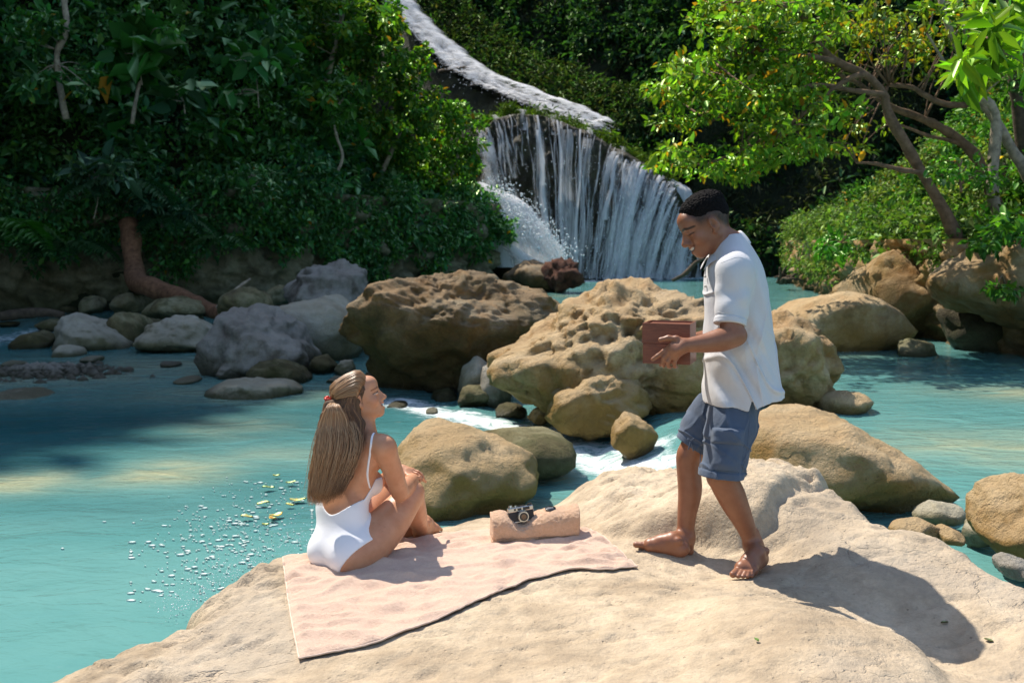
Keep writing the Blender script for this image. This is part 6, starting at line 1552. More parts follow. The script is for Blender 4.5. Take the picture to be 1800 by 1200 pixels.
sl, X, Y, Z = so.win((0.66, 3.98, 1.0), (1.18, 4.62, 1.55))
dA = np.sqrt((X - at(1266, 838, 4.14)[0]) ** 2 + (Y - 4.14) ** 2) ; dB = np.sqrt((X - cb[0]) ** 2 + (Y - 4.40) ** 2 + (Z - cb[2]) ** 2)
pa = (X - ca[0]) * na[0] + (Y - ca[1]) * na[1] + (Z - ca[2]) * na[2]; pb = (X - cb[0]) * nbv[0] + (Y - cb[1]) * nbv[1] + (Z - cb[2]) * nbv[2]
nearA = dA < dB
bandA = np.where(nearA & (pa > -.030), -.0035, 0) + np.where(nearA, .003 * np.exp(-((pa + .031) / .003) ** 2), 0)
bandB = np.where(~nearA & (pb > -.026), -.0035, 0)
so.F = np.maximum(so.F + bandA + bandB, np.where(nearA, pa, pb)).astype(np.float32)
v, q = so.skin(1)
M_SHORTS = cloth_material('slate_blue_cotton', (0.078, 0.105, 0.155), weave=700, wrinkle=0.5, sheen=0.15, var=0.12)
shorts = keep(add('cargo_shorts', mesh_from('cargo_shorts', v, q), M_SHORTS), man)
def patch(solid, corners, nu, nv, lift, name, mat, parent, bulge=0.0, Y0=3.9, Y1=4.4):
    """a sewn-on piece lying on a solid's surface; corners in px: tl, tr, br, bl"""
    C_ = np.array(corners, float); V = []
    for i in range(nu):
        for j in range(nv):
            u, w = i / (nu - 1), j / (nv - 1)
            p = (C_[0] * (1 - u) + C_[1] * u) * (1 - w) + (C_[3] * (1 - u) + C_[2] * u) * w
            ys = np.linspace(Y0, Y1, 500); P = np.array([at(p[0], p[1], 1.0)]) ; d = P[0] - [0, 0, CAM_H]
            Pt = np.array([0, 0, CAM_H]) + ys[:, None] * d
            k = np.argmax(solid.sample(Pt) < 0); edge = min(u, 1 - u, w, 1 - w)
            V.append(Pt[k] - unit(d) * (lift * min(1, edge * 8) + bulge * 4 * u * (1 - u) * w + .001))
    o = add(name, mesh_from(name, np.array(V), grid_quads(nu, nv)), mat)
    return keep(o, parent)
patch(so, [(1250, 752), (1309, 756), (1302, 829), (1245, 824)], 18, 22, .014, 'cargo_pocket', M_SHORTS, shorts, .012)
patch(so, [(1249, 750), (1310, 754), (1308, 784), (1248, 780)], 18, 12, .028, 'pocket_flap', M_SHORTS, shorts, .006)
seam(so, [(1318, 728), (1316, 760), (1311, 800), (1304, 828)], 'side_seam', M_SHORTS, shorts, .0018)
seam(so, [(1236, 722), (1233, 770), (1230, 822)], 'front_seam', M_SHORTS, shorts, .0016)
bag = Bag(); kc = at(1214, 775, 4.30)
for d in ([-.012, 0, .008], [.012, -.004, .010], [-.008, -.002, -.030], [.010, -.002, -.036]):
    e = kc + np.array(d) * 1.2
    bag.add(*tube(smooth_path([kc, kc + np.array(d) * .7 + [0, -.006, .004], e], 8), .0028, 6))
keep(add('cuff_tie', bag.mesh('cuff_tie'), M_SHORTS), shorts)
del so, sh, hs

# two wooden boxes, one on the other
M_WOOD, nt, bs, out = new_mat('walnut_wood')
tc = N(nt, 'TexCoord').outputs['Object']; mp = N(nt, 'Mapping'); nt.links.new(tc, mp.inputs[0]); mp.inputs['Scale'].default_value = (3, 26, 26)
wn_ = noise_node(nt, 5, 6, 0.6, mp.outputs[0], 1.2)
nt.links.new(ramp(nt, wn_.outputs[0], [(0.3, (0.13, 0.036, 0.017)), (0.55, (0.19, 0.055, 0.026)), (0.75, (0.25, 0.080, 0.040))]).outputs[0], bs.inputs['Base Color'])
bs.inputs['Roughness'].default_value = 0.42
nt.links.new(bump(nt, wn_.outputs[0], .2, .001), bs.inputs['Normal'])
def block(lo, hi, bev=.0015):
    import bmesh
    bm = bmesh.new(); bmesh.ops.create_cube(bm, size=1.0)
    for v_ in bm.verts: v_.co = Vector([lo[i] + (v_.co[i] + .5) * (hi[i] - lo[i]) for i in range(3)])
    if bev: bmesh.ops.bevel(bm, geom=bm.edges[:], offset=bev, segments=2, affect='EDGES', profile=.6)
    V = np.array([v_.co[:] for v_ in bm.verts]); F = [[x.index for x in f.verts] for f in bm.faces]; bm.free()
    return V, F
def block_mesh(name, lo, hi, bev=.0015):
    V, F = block(lo, hi, bev); me = bpy.data.meshes.new(name); me.from_pydata([tuple(x) for x in V], [], F); return me
BW, BD, BH = .196, .17, .083
bc = at(1180, 640, 4.10); ang = math.radians(-19)
def wooden_box(base, label):
    b = empty('wooden_box', tuple(base), label, 'box', 'wooden boxes carried by the man'); b.rotation_euler = (0, 0, ang)
    tk = .009
    for nm, lo, hi in [('front_panel', (-BW / 2, -BD / 2, 0), (BW / 2, -BD / 2 + tk, BH)), ('back_panel', (-BW / 2, BD / 2 - tk, 0), (BW / 2, BD / 2, BH)),
                       ('end_panel', (-BW / 2, -BD / 2 + tk + .0004, 0), (-BW / 2 + tk, BD / 2 - tk - .0004, BH)), ('end_panel', (BW / 2 - tk, -BD / 2 + tk + .0004, 0), (BW / 2, BD / 2 - tk - .0004, BH)),
                       ('bottom', (-BW / 2 + tk, -BD / 2 + tk, .002), (BW / 2 - tk, BD / 2 - tk, .009)), ('sliding_lid', (-BW / 2 + tk + .002, -BD / 2 + tk + .001, BH - .014), (BW / 2 - tk - .002, BD / 2 - tk - .001, BH - .007))]:
        o = add(nm, block_mesh(nm, lo, hi), M_WOOD); o.parent = b
    return b
wooden_box(bc + [0.002, .052, 0.004], 'lower dark wooden box held in the standing man\'s hands')
wooden_box(bc + [-.002, .05, BH + .0055], 'upper dark wooden box with a recessed lid, stacked on another')
# ------------------------------------------------------------------ the seated woman
w_ = Solid((-1.06, 4.06, 0.44), (-0.26, 5.16, 1.58), 0.0034)
WF = unit((.64, .77, 0)); WR = np.array([WF[1], -WF[0], 0.0])          # facing, her right
pelv = at(610, 955, 4.34); wst = at(601, 898, 4.39); rib = at(616, 838, 4.44); upr = at(634, 790, 4.45); nkb = at(637, 764, 4.47)
RW = rot_from(WF, (0, 0, 1)); lean = rot_from(WF, unit(upr - wst))
# seat, hips, trunk
w_.ell(pelv, (.115, .165, .105), RW, .03)
for s_ in (-1, 1): w_.ell(pelv + WR * (.070 * s_) - WF * .032 + [0, 0, -.035], (.108, .098, .085), RW, .05)
w_.ell(wst, (.092, .138, .11), lean, .07); w_.ell(rib, (.092, .132, .125), lean, .06); w_.ell(upr + [0, 0, -.02], (.075, .150, .070), lean, .05)
WT = w_.copy()
shR_, shL_ = at(675, 787, 4.325), at(586, 790, 4.59)
w_.cap(shR_ - WR * .03, shL_ + WR * .03, .048, .048, .05)
for s_ in (-1, 1):                                                      # shoulder blades and the furrow of the spine
    w_.ell(upr + WR * .075 * s_ - WF * .062 + [0, 0, -.055], (.022, .045, .065), lean, .05)
    w_.ell(rib + WR * .066 * s_ + WF * .078 + [0, 0, -.03], (.05, .052, .052), lean, .03)
for s_ in (-1, 1): WT.ell(rib + WR * .066 * s_ + WF * .078 + [0, 0, -.03], (.05, .052, .052), lean, .03)
w_.chain([upr - WF * .098 + [0, 0, -.03], rib - WF * .108, wst - WF * .114 + [0, 0, .05]], [.009, .009, .008], .028, 'cut')
# legs drawn up
hR_, kR_, aR_ = pelv + WR * .088 + WF * .02 + [0, 0, -.015], at(723, 868, 4.57), at(741, 936, 4.83)
hL_, kL_, aL_ = pelv - WR * .088 + WF * .02 + [0, 0, -.015], at(700, 848, 4.90), at(704, 932, 4.90)
mR = hR_ * .5 + kR_ * .5 + np.array([.0, 0, -.012]); mL = hL_ * .5 + kL_ * .5 + np.array([0, 0, -.012])
w_.limb([hR_, mR, kR_], [.094, .083, .056], .02, 14); w_.limb([hL_, mL, kL_], [.094, .080, .054], .02, 14)
w_.limb([kR_, kR_ * .62 + aR_ * .38 + [0, -.012, -.012], aR_ * .8 + kR_ * .2, aR_], [.053, .052, .036, .032], .015, 14)
w_.limb([kL_, kL_ * .62 + aL_ * .38 + [0, -.012, -.012], aL_ * .8 + kL_ * .2, aL_], [.053, .050, .036, .032], .015, 14)
w_.ell(kR_ + WF * .022 + [0, 0, .012], (.036, .036, .036), None, .03)
for a_, md, dr in ((aR_, -WR, unit((.42, .90, -.06))), (aL_, WR, unit((.90, .30, -.03)))):
    h_ = a_ - dr * .04; h_[2] = shelf_z(h_[:2], False)[0] + .008
    foot(w_, h_, dr, md, a_, .030, L=.215)
# arms: right forearm over the knee, hands loosely joined
eR, wrRw = at(703, 866, 4.43), at(726, 842, 4.61)
eL, wrLw = at(662, 858, 4.86), at(699, 823, 4.72)
w_.limb([shR_, at(690, 826, 4.37), eR], [.046, .0405, .036], .015, 12); w_.limb([eR, eR * .55 + wrRw * .45, wrRw], [.036, .0345, .0225], .012, 12)
w_.limb([shL_, at(625, 830, 4.75), eL], [.046, .040, .035], .015, 12); w_.limb([eL, eL * .55 + wrLw * .45, wrLw], [.035, .033, .0225], .012, 12)
w_.ell(shR_ + [0.004, 0, .004], (.047, .050, .050), None, .03); w_.ell(shL_, (.048, .050, .050), None, .03)
def woman_hand(wr, d, down, spread, curl, r=.0088):
    d = unit(d); dn = unit(np.asarray(down) - d * (np.asarray(down) @ d)); sd = np.cross(d, dn)
    w_.chain([wr, wr + d * .03, wr + d * .055], [.0225, .024, .022], .012)
    w_.ell(wr + d * .045, (.040, .034, .014), np.column_stack([d, sd, dn]), .012)
    for i in range(4):
        b = wr + d * (.078 - .004 * abs(i - 1)) + sd * (i - 1.5) * .0185
        w_.cap(wr + d * .04, b, .014, .0105, .01)
        finger(w_, b, d + sd * (i - 1.5) * spread, [.034, .022, .018], r - .0006 * i, sd, [curl, curl], .003)
    finger(w_, wr + d * .022 - sd * .026, d * .8 - sd * .7 + dn * .25, [.034, .028, .022], r + .0012, sd, [.3, .3], .006)
woman_hand(wrRw, at(712, 838, 4.74) - wrRw, (0, .3, -1), .02, .8)
woman_hand(wrLw, at(746, 838, 4.64) - wrLw, (.1, .2, -1), .01, .45)
# head
WH_C = at(632, 699, 4.475); WH_S = .94
yaw = math.radians(11); pit = math.radians(16)
WH_R = rot_from((math.cos(pit) * math.cos(yaw), math.cos(pit) * math.sin(yaw), math.sin(pit)), (-.25, 0, 1))
TW = head_solid(w_, WH_C, WH_R, WH_S, True, 1.5, ch=.004)
for b_ in (-1, 1): w_.cap(TW(.105, 0, -.0690), TW(.094, b_ * .026, -.0580), .0080, .0056, .003, 'cut')
w_.chain([TW(-.030, 0, -.035), at(637, 742, 4.475), nkb], [.050, .047, .052], .03)
w_.cap(nkb, shR_ - WR * .05 + [0, 0, .012], .042, .034, .05); w_.cap(nkb, shL_ + WR * .05 + [0, 0, .012], .042, .034, .05)
Vb, Qb = w_.skin(1)
me = mesh_from('body', Vb, Qb)
L = to_local(Vb, WH_C, WH_R, WH_S)
tint = np.ones((len(Vb), 3)); ish = (np.abs(L) < .2).all(1) & (L[:, 2] > -.16)
l = L[ish]; ay = np.column_stack([l[:, 0], np.abs(l[:, 1]), l[:, 2]]); t = np.ones((len(l), 3))
fz = np.column_stack([np.zeros(len(ay)), ay[:, 1], ay[:, 2]]); frt = sstep(.045, .06, ay[:, 0])
paint(frt * sstep(.0045, .0022, np.minimum(seg_d(fz, (0, .012, .0225), (0, .036, .0290)), seg_d(fz, (0, .036, .0290), (0, .053, .0235)))) * .8, (.28, .17, .12))
paint(frt * sstep(.0085, .005, seg_d(fz, (0, .026, .0025), (0, .042, .0030))) * .35, (.6, .5, .45))
paint(frt * sstep(.0060, .0040, seg_d(fz, (0, .022, .0030), (0, .044, .0030))), (1.1, 1.9, 2.9))
paint(frt * sstep(.0060, .0040, seg_d(fz, (0, .030, .0030), (0, .034, .0030))), (.08, .08, .09))
paint(frt * sstep(.0034, .0015, np.minimum(seg_d(fz, (0, .018, .0045), (0, .033, .0095)), seg_d(fz, (0, .033, .0095), (0, .050, .0040)))), (.08, .05, .04))
lipm = sstep(.0090, .0050, np.minimum(seg_d(ay, (.101, 0, -.059), (.088, .028, -.0545)), seg_d(ay, (.099, 0, -.0765), (.088, .028, -.0545))))
paint(lipm * .8, (1.0, .55, .58))
paint(sstep(.0068, .0040, seg_d(ay, (.102, 0, -.0675), (.092, .024, -.0590))), (.25, .12, .12))
paint(sstep(.0055, .0035, seg_d(fz, (0, 0, -.0655), (0, .019, -.0600))) * frt, (1.45, 2.7, 4.2))
paint(gauss(ay, (.060, .046, -.026), (.026, .022, .022)) * .6, (1.08, .84, .80))
paint(gauss(ay, (-.004, .084, -.006), (.007, .009, .010)) * .7, (.5, .38, .35))
paint(sstep(.0045, .001, seg_d(ay, (.098, .022, -.036), (.083, .041, -.068))) * .3, (.7, .6, .58))
tint[ish] = t; put_attr(me, 'tint', tint)
M_SKIN_W = skin_material('tanned_skin', (0.56, 0.285, 0.165), (0.47, 0.215, 0.115), rough=0.42, spec=0.4)
woman = empty('person', tuple(on_shelf(620, 1000)), 'seated person in a white one-piece swimsuit with long light brown hair', 'person')
keep(add('body', me, M_SKIN_W), woman)
v, q = arc_patch(TW, -.0720, -.0600, .0985, .024, 0)
keep(add('teeth', mesh_from('teeth', v, q), M_TEETH), woman)

# one-piece swimsuit: the body's own surface, lifted a little, inside a cut pattern
su = w_.copy(); su.F -= .0042
sl, X, Y, Z = su.win(su.lo, su.lo + su.h * su.n)
U_ = (X - pelv[0]) * WR[0] + (Y - pelv[1]) * WR[1] + 0 * Z               # across her back
D_ = (X - pelv[0]) * WF[0] + (Y - pelv[1]) * WF[1] + 0 * Z               # forwards
zt_back = at(596, 907, 4.27)[2]                                          # bottom of the scooped back
zt_side = at(668, 850, 4.36)[2]
kl = float((upr - pelv) @ WF / (upr[2] - pelv[2])); Dr = D_ - (Z - pelv[2]) * kl
a_u = np.abs(U_ + .022)
top = zt_back + 4.2 * a_u ** 1.75 + .9 * np.maximum(0, a_u - .085)
top = np.minimum(top, zt_side + .012)
top = top + (zt_side + .012 - top) * sstep(-.015, .045, Dr)
reg = Z - top
au2 = np.abs(U_)
legline = pelv[2] - .128 + 1.15 * np.maximum(0, au2 - .050) + 7.0 * np.maximum(0, au2 - .085) ** 2
reg = np.maximum(reg, (legline - Z) * .5)
reg = np.maximum(reg, WT.F - .011 - .03 * sstep(-.02, -.10, D_)); reg = np.maximum(reg, (D_ - .17) * .8)
del WT
inner = w_.F + .004
su.F = np.maximum(np.maximum(su.F, reg), -inner).astype(np.float32)
# keep arms and legs bare
for a_, b_, r_k in ((at(686, 815, 4.35), eR, .068), (at(615, 815, 4.70), eL, .08), (eR, wrRw, .08), (eL, wrLw, .08)):
    su.cap(a_, b_, r_k, r_k, 0, 'cut')
v, q = su.skin(4)
M_SUIT = cloth_material('white_swimsuit_lycra', (0.80, 0.80, 0.82), weave=1200, wrinkle=0.16, rough=0.55, sheen=0.05, var=0.02)
suit = keep(add('swimsuit', mesh_from('swimsuit', v, q), M_SUIT), woman)
# shoulder strap along the right shoulder
def on_body(px, py, Y0=4.1, Y1=5.0, lift=.003):
    d = at(px, py, 1.0) - [0, 0, CAM_H]; ys = np.linspace(Y0, Y1, 900); Pt = np.array([0, 0, CAM_H]) + ys[:, None] * d
    k = np.argmax(w_.sample(Pt) < 0); return Pt[k] - unit(d) * lift
sp = [on_body(x, y) for x, y in ((650, 858), (646, 838), (647, 820), (650, 800), (652, 782), (654, 768))]
tp = sp[-1] + np.array([.006, .035, .012]); sp = smooth_path(sp + [tp, tp + [.012, .05, -.03]], 30)
sdv = unit(np.array([.95, -.25, 0])); nrm_ = np.array([0, -.8, .6])
Vs = np.stack([sp - sdv * .005 + nrm_ * .001, sp - sdv * .003 + nrm_ * .0035, sp + sdv * .003 + nrm_ * .0035, sp + sdv * .005 + nrm_ * .001], 1).reshape(-1, 3)
keep(add('shoulder_strap', mesh_from('shoulder_strap', Vs, grid_quads(30, 4)), M_SUIT), suit)

# ------------------------------------------------------------------ her hair
def hair_material(name):
    m, nt, bs, out = new_mat(name)
    a = N(nt, 'Attribute'); a.attribute_name = 'tint'
    nt.links.new(a.outputs['Color'], bs.inputs['Base Color'])
    bs.inputs['Roughness'].default_value = 0.42; bs.inputs['Specular IOR Level'].default_value = 0.5
    bs.inputs['Anisotropic'].default_value = 0.5
    return m
M_HAIR_W = hair_material('light_brown_hair')
r_ = np.random.default_rng(61)
hb = Solid((-0.98, 4.12, 1.0), (-0.42, 4.72, 1.60), 0.0034)
hb.ell(TW(-.024, 0, .036), np.array([.101, .0805, .089]) * WH_S, WH_R, .01)
hb.ell(TW(.085, 0, .005), np.array([.075, .085, .085]) * WH_S, WH_R, .01, 'cut'); hb.ell(TW(.045, -.05, -.035), np.array([.06, .05, .045]) * WH_S, WH_R, .01, 'cut')
FALL = [(712, (572, 622), (4.40, 4.41)), (745, (562, 640), (4.365, 4.385)), (790, (553, 634), (4.325, 4.315)), (835, (545, 618), (4.33, 4.30)), (872, (541, 598), (4.31, 4.265))]
for i in range(len(FALL) - 1):
    (y0, x0, Y0), (y1, x1, Y1) = FALL[i], FALL[i + 1]
    for t_ in np.linspace(.08, .92, 6):
        hb.cap(at(x0[0] + (x0[1] - x0[0]) * t_, y0, Y0[0] + (Y0[1] - Y0[0]) * t_ + .012), at(x1[0] + (x1[1] - x1[0]) * t_, y1 - (6 if i == 3 else 0), Y1[0] + (Y1[1] - Y1[0]) * t_ + .012), .020, .013 if i == 3 else .018, .02)
hb.cap(TW(-.035, 0, -.015), at(608, 730, 4.43), .046, .034, .03); hb.cap(TW(-.03, -.055, -.02), at(612, 735, 4.40), .030, .028, .03)
v, q = hb.skin(1)
me = mesh_from('hair_mass', v, q); put_attr(me, 'tint', np.array([.10, .055, .028]) * (1 + .5 * pnoise(v * np.array([60, 60, 6]))[:, None]))
M_HAIR_B = M_HAIR_W.copy(); M_HAIR_B.node_tree.nodes['Principled BSDF'].inputs['Roughness'].default_value = .85
hair = keep(add('hair', me, M_HAIR_B), woman)
CLIP = TW(-.126, .004, .022)
def fall_pt(s, y, depth, rng_):
    ys = [f[0] for f in FALL]
    x0 = np.interp(y, ys, [f[1][0] for f in FALL]); x1 = np.interp(y, ys, [f[1][1] for f in FALL]); Y0 = np.interp(y, ys, [f[2][0] for f in FALL]); Y1 = np.interp(y, ys, [f[2][1] for f in FALL])
    return at(x0 + (x1 - x0) * s, y, Y0 + (Y1 - Y0) * s + depth)
def on_scalp(x, y, z, lift):
    p = np.array([x + .02, y, z - .036]) / np.array([.1, .078, .086]); p = p / np.linalg.norm(p)
    return TW(*(np.array([-.02, 0, .036]) + p * np.array([.1 + lift, .078 + lift, .086 + lift])))
bag = Bag(); HC = np.array([(.34, .185, .088), (.23, .115, .052), (.13, .062, .028), (.47, .30, .165), (.07, .034, .017)])
def strand_hair(pts, r0, col):
    P = smooth_path(pts, 24); P = P + r_.normal(0, .0012, (1, 3))
    wv = np.sin(np.linspace(0, r_.uniform(4, 9), 24) + r_.uniform(0, 6)) * np.linspace(0, .0045, 24)
    P = P + np.outer(wv, [1, .3, 0])
    rr2 = r0 * np.interp(np.linspace(0, 1, 24), [0, .08, .75, 1], [.5, 1, .9, .12])
    v_, q_, t_ = tube(P, rr2, 4); bag.add(v_, q_, t_, np.clip(col * np.exp(r_.normal(0, .12)), 0, 1))
def end_y(s): return 876 + 14 * r_.random() - 26 * max(0, s - .55) - 22 * r_.random() ** 3
for k in range(1150):                       # swept back from the forehead to the clip, then down
    u = r_.uniform(-1.45, 1.2)
    a0 = np.sign(u) * min(abs(u), 1.15) * .062; x0 = .074 - .052 * abs(u) ** 1.5; z0 = .099 - .052 * abs(u) ** 1.4
    lf = .007 + .010 * r_.random()
    root = on_scalp(x0, a0, z0, .001); m1 = on_scalp(x0 * .35 - .01, a0 * .95, .118 - .050 * abs(u) ** 1.5, lf); m2 = on_scalp(-.080, a0 * .70, .080 - .030 * abs(u), lf)
    cp = CLIP + np.array([.006, 0, 0]) + r_.normal(0, .004, 3)
    s = np.clip(.05 + .55 * r_.random() ** 1.2 + .1 * (-u), 0, 1); ey = end_y(s); dp = -.012 - .012 * r_.random()
    pts = [root, m1, m2, cp, fall_pt(.08 + s * .6, 714, dp - .022, r_), fall_pt(s * .9, 742, dp - .006, r_), fall_pt(s, 780, dp, r_), fall_pt(s, 830, dp, r_), fall_pt(s, ey, dp, r_)]
    strand_hair(pts, r_.uniform(.0006, .0015), HC[r_.choice([0, 0, 1, 3, 3])])
for k in range(1600):                       # lower hair: from temple, round the ear and the nape, hanging free
    u = r_.random(); side_ = -1 if r_.random() < .8 else 1
    x0 = .050 - .125 * u; z0 = r_.uniform(-.025, .062) if u > .3 else r_.uniform(.030, .066)
    root = on_scalp(x0, side_ * .078, z0 + .008, .003)
    b1 = on_scalp(x0 * .6 - .045 - .02 * r_.random(), side_ * .072, min(z0, .02) - .012 * r_.random(), .006 + .007 * r_.random())
    s = np.clip(.30 + .68 * (1 - u) + r_.normal(0, .10), 0, 1) if side_ < 0 else np.clip(r_.random() * .4, 0, 1)
    ey = end_y(s); dp = -.004 - .018 * r_.random()
    pts = [root, b1, fall_pt(min(s, .95), 722, dp - .004, r_), fall_pt(min(s, .97), 745, dp, r_), fall_pt(s, 785, dp, r_), fall_pt(s, 832, dp, r_), fall_pt(s, ey, dp, r_)]
    strand_hair(pts, r_.uniform(.0006, .0015), HC[r_.choice([0, 1, 1, 2, 2, 4])])
for k in range(130):                        # loose flyaways
    s = r_.uniform(-.04, 1.05); ey = end_y(s) - 25 * r_.random()
    pts = [CLIP + r_.normal(0, .008, 3), fall_pt(s * .8, 740, -.02, r_), fall_pt(s + r_.normal(0, .06), 790, -.028, r_), fall_pt(s + r_.normal(0, .1), ey, -.022, r_)]
    strand_hair(pts, .0009, HC[r_.choice([0, 3])])
sd_ = bag.mesh('hair_strands'); so_ = add('hair_strands', sd_, M_HAIR_W); so_['kind'] = 'stuff'; keep(so_, hair)
# red claw clip
M_CLIP = simple_mat('red_tortoise_plastic', (0.55, 0.035, 0.02), 0.25, var=0.6, scale=160)
bag = Bag()
for sgn in (-1, 1):
    for i in range(5):
        a = CLIP + WH_R @ (np.array([-.014, sgn * .003, .026 - .012 * i])); b = a + WH_R @ np.array([-.015, sgn * .020, -.005]); c = a + WH_R @ np.array([.012, sgn * .028, -.010])
        bag.add(*tube(smooth_path([a, b, c], 8), [.0060, .0066, .0066, .0062, .0056, .005, .004, .003], 6))
bag.add(*tube([CLIP + WH_R @ np.array([-.017, 0, .030]), CLIP + WH_R @ np.array([-.017, 0, -.030])], [.007, .007], 8))
keep(add('claw_clip', bag.mesh('claw_clip'), M_CLIP), hair)
WOMAN_SOLID = w_
# ------------------------------------------------------------------ towels, camera, lens cap
def towel_material(name, col, dark):
    m, nt, bs, out = new_mat(name)
    pos = obj_pos(nt)
    n1 = noise_node(nt, 340, 3, 0.65, pos); n2 = noise_node(nt, 70, 5, 0.7, pos); n3 = noise_node(nt, 5, 5, 0.6, pos)
    c = ramp(nt, n2.outputs[0], [(0.3, dark), (0.7, col)]).outputs[0]
    c = mixc(nt, 0.35, c, n1.outputs[0], 'OVERLAY')
    c = mixc(nt, math_node(nt, 'MULTIPLY', n3.outputs[0], 0.3), c, tuple(min(1, 1.12 * x) for x in col))
    nt.links.new(c, bs.inputs['Base Color'])
    bs.inputs['Roughness'].default_value = 1.0; bs.inputs['Specular IOR Level'].default_value = 0.05
    bs.inputs['Sheen Weight'].default_value = 0.35; bs.inputs['Sheen Roughness'].default_value = 0.6
    h = math_node(nt, 'ADD', n1.outputs[0], math_node(nt, 'MULTIPLY', n2.outputs[0], 1.4))
    nt.links.new(bump(nt, h, 1.0, 0.006), bs.inputs['Normal'])
    return m
M_TOWEL = towel_material('peach_terry', (0.82, 0.575, 0.42), (0.68, 0.455, 0.32))
M_ROLL = towel_material('tan_terry', (0.74, 0.47, 0.29), (0.58, 0.34, 0.19))
M_HEM = cloth_material('towel_hem_band', (0.66, 0.50, 0.39), weave=900)
def along(pts, n): return smooth_path(np.array([on_shelf(*p)[:2] for p in pts]), n)
nu, nv = 150, 110
far_e = along([(497, 984), (570, 975), (660, 962), (750, 947), (860, 934), (960, 931), (1038, 934)], nu)
near_e = along([(526, 1164), (600, 1148), (690, 1122), (760, 1096), (850, 1056), (930, 1024), (1000, 1006), (1060, 1005), (1120, 1001)], nu)
left_e = along([(497, 984), (503, 1030), (512, 1090), (526, 1164)], nv); right_e = along([(1038, 934), (1070, 955), (1095, 977), (1120, 1001)], nv)
u = np.linspace(0, 1, nu)[:, None, None]; v = np.linspace(0, 1, nv)[None, :, None]
xy = (1 - v) * far_e[:, None] + v * near_e[:, None] + (1 - u) * left_e[None] + u * right_e[None] - ((1 - u) * (1 - v) * far_e[0] + u * (1 - v) * far_e[-1] + (1 - u) * v * near_e[0] + u * v * near_e[-1])
xy = xy.reshape(-1, 2); p3 = np.column_stack([xy, np.zeros(len(xy))])
zb = np.concatenate([shelf_z(c, True) for c in np.array_split(xy, 8)])
zg = zb.reshape(nu, nv)
for _ in range(3):
    zp = np.pad(zg, 1, mode='edge'); zg = np.max([zp[1:-1, 1:-1], zp[2:, 1:-1], zp[:-2, 1:-1], zp[1:-1, 2:], zp[1:-1, :-2]], axis=0)
zg = .5 * zg + .5 * zb.reshape(nu, nv); zb = zg.ravel() + .003
UU = np.repeat(np.linspace(0, 1, nu), nv); VV = np.tile(np.linspace(0, 1, nv), nu)
wr_ = np.maximum(0, ridged(p3 * np.array([3.4, 7.5, 1]) + 12, 2) - .70) * .030 + .012 * np.maximum(0, pnoise(p3 * np.array([4, 9, 1]) + 3)) + .0016 * pnoise(p3 * 26)
e_ = np.minimum(np.minimum(UU, 1 - UU), np.minimum(VV, 1 - VV))
zt = zb + .010 + wr_ * sstep(0, .03, e_) + .008 * np.maximum(0, pnoise(p3 * 5.0 + 60)) * sstep(.06, 0, 1 - VV)
zsm = zt.reshape(nu, nv)
for _ in range(2): zsm[1:-1, 1:-1] = np.maximum(zsm[1:-1, 1:-1] * .5 + .125 * (zsm[2:, 1:-1] + zsm[:-2, 1:-1] + zsm[1:-1, 2:] + zsm[1:-1, :-2]), zb.reshape(nu, nv)[1:-1, 1:-1] + .006)
zt = zsm.ravel()
me = mesh_from('beach_towel', np.column_stack([xy, zt]), grid_quads(nu, nv)[:, ::-1])
tw = add('beach_towel', me, M_TOWEL, None, 'peach beach towel spread flat on the rock under the seated woman', 'towel')
md = tw.modifiers.new('thickness', 'SOLIDIFY'); md.thickness = .007; md.offset = -1
def TG(i, j): return np.append(xy[i * nv + j], zt[i * nv + j])
hem = Bag()
for idx in ([(i, nv - 1) for i in range(nu)], [(0, j) for j in range(nv)], [(nu - 1, j) for j in range(nv)]):
    hem.add(*tube(np.array([TG(*x) for x in idx]) + [0, 0, -.002], .0034, 6))
keep(add('hem', hem.mesh('hem'), M_HEM), tw)

# rolled towel
r0_, r1_ = on_shelf(866, 962), on_shelf(1020, 952)
ax_ = unit(r1_ - r0_); ax_[2] *= .6; ax_ = unit(ax_); sdv = unit(np.cross((0, 0, 1), ax_)); upv = np.cross(ax_, sdv)
rc = .5 * (r0_ + r1_) + sdv * .085; RL = np.linalg.norm(r1_ - r0_) + .012
rt_ = Solid(rc + [-.30, -.22, -.08], rc + [.30, .22, .24], .0042)
camc = rc - ax_ * .062 + upv * .0
def roll(X, Y, Z):
    a = (X - rc[0]) * ax_[0] + (Y - rc[1]) * ax_[1] + (Z - rc[2]) * ax_[2]
    s_ = (X - rc[0]) * sdv[0] + (Y - rc[1]) * sdv[1] + (Z - rc[2]) * sdv[2]
    h = (X - rc[0]) * upv[0] + (Y - rc[1]) * upv[1] + (Z - rc[2]) * upv[2]
    sag = .048 * np.exp(-((a + .062) / .062) ** 2) + .004 * np.sin(a * 55)
    top = .140 - sag + .012 * sstep(-.10, -.20, a) * 0 + .010 * sstep(0, .2, a)
    hw = .095
    q_ = (np.abs(s_ / hw) ** 2.6 + np.abs((h - top / 2) / (top / 2)) ** 2.6) ** (1 / 2.6)
    d = (q_ - 1) * .062
    d = np.maximum(d, np.abs(a) - RL / 2 + .012 * np.abs(s_ / hw) ** 3)
    # the seam of the folded layers and soft dents
    d = d + .006 * np.exp(-((h - .030) / .005) ** 2) * (s_ < 0) + .004 * np.sin(a * 38 + h * 30) * .5
    return d
rt_.field(roll, rc + [-.30, -.22, -.08], rc + [.30, .22, .24])
v_, q_ = rt_.skin(1)
n_ = fbm(v_ * 60, 3) * .0028
v_ = v_ + np.column_stack([0 * n_, -.4 * n_, n_])
me = mesh_from('rolled_towel', v_, q_)
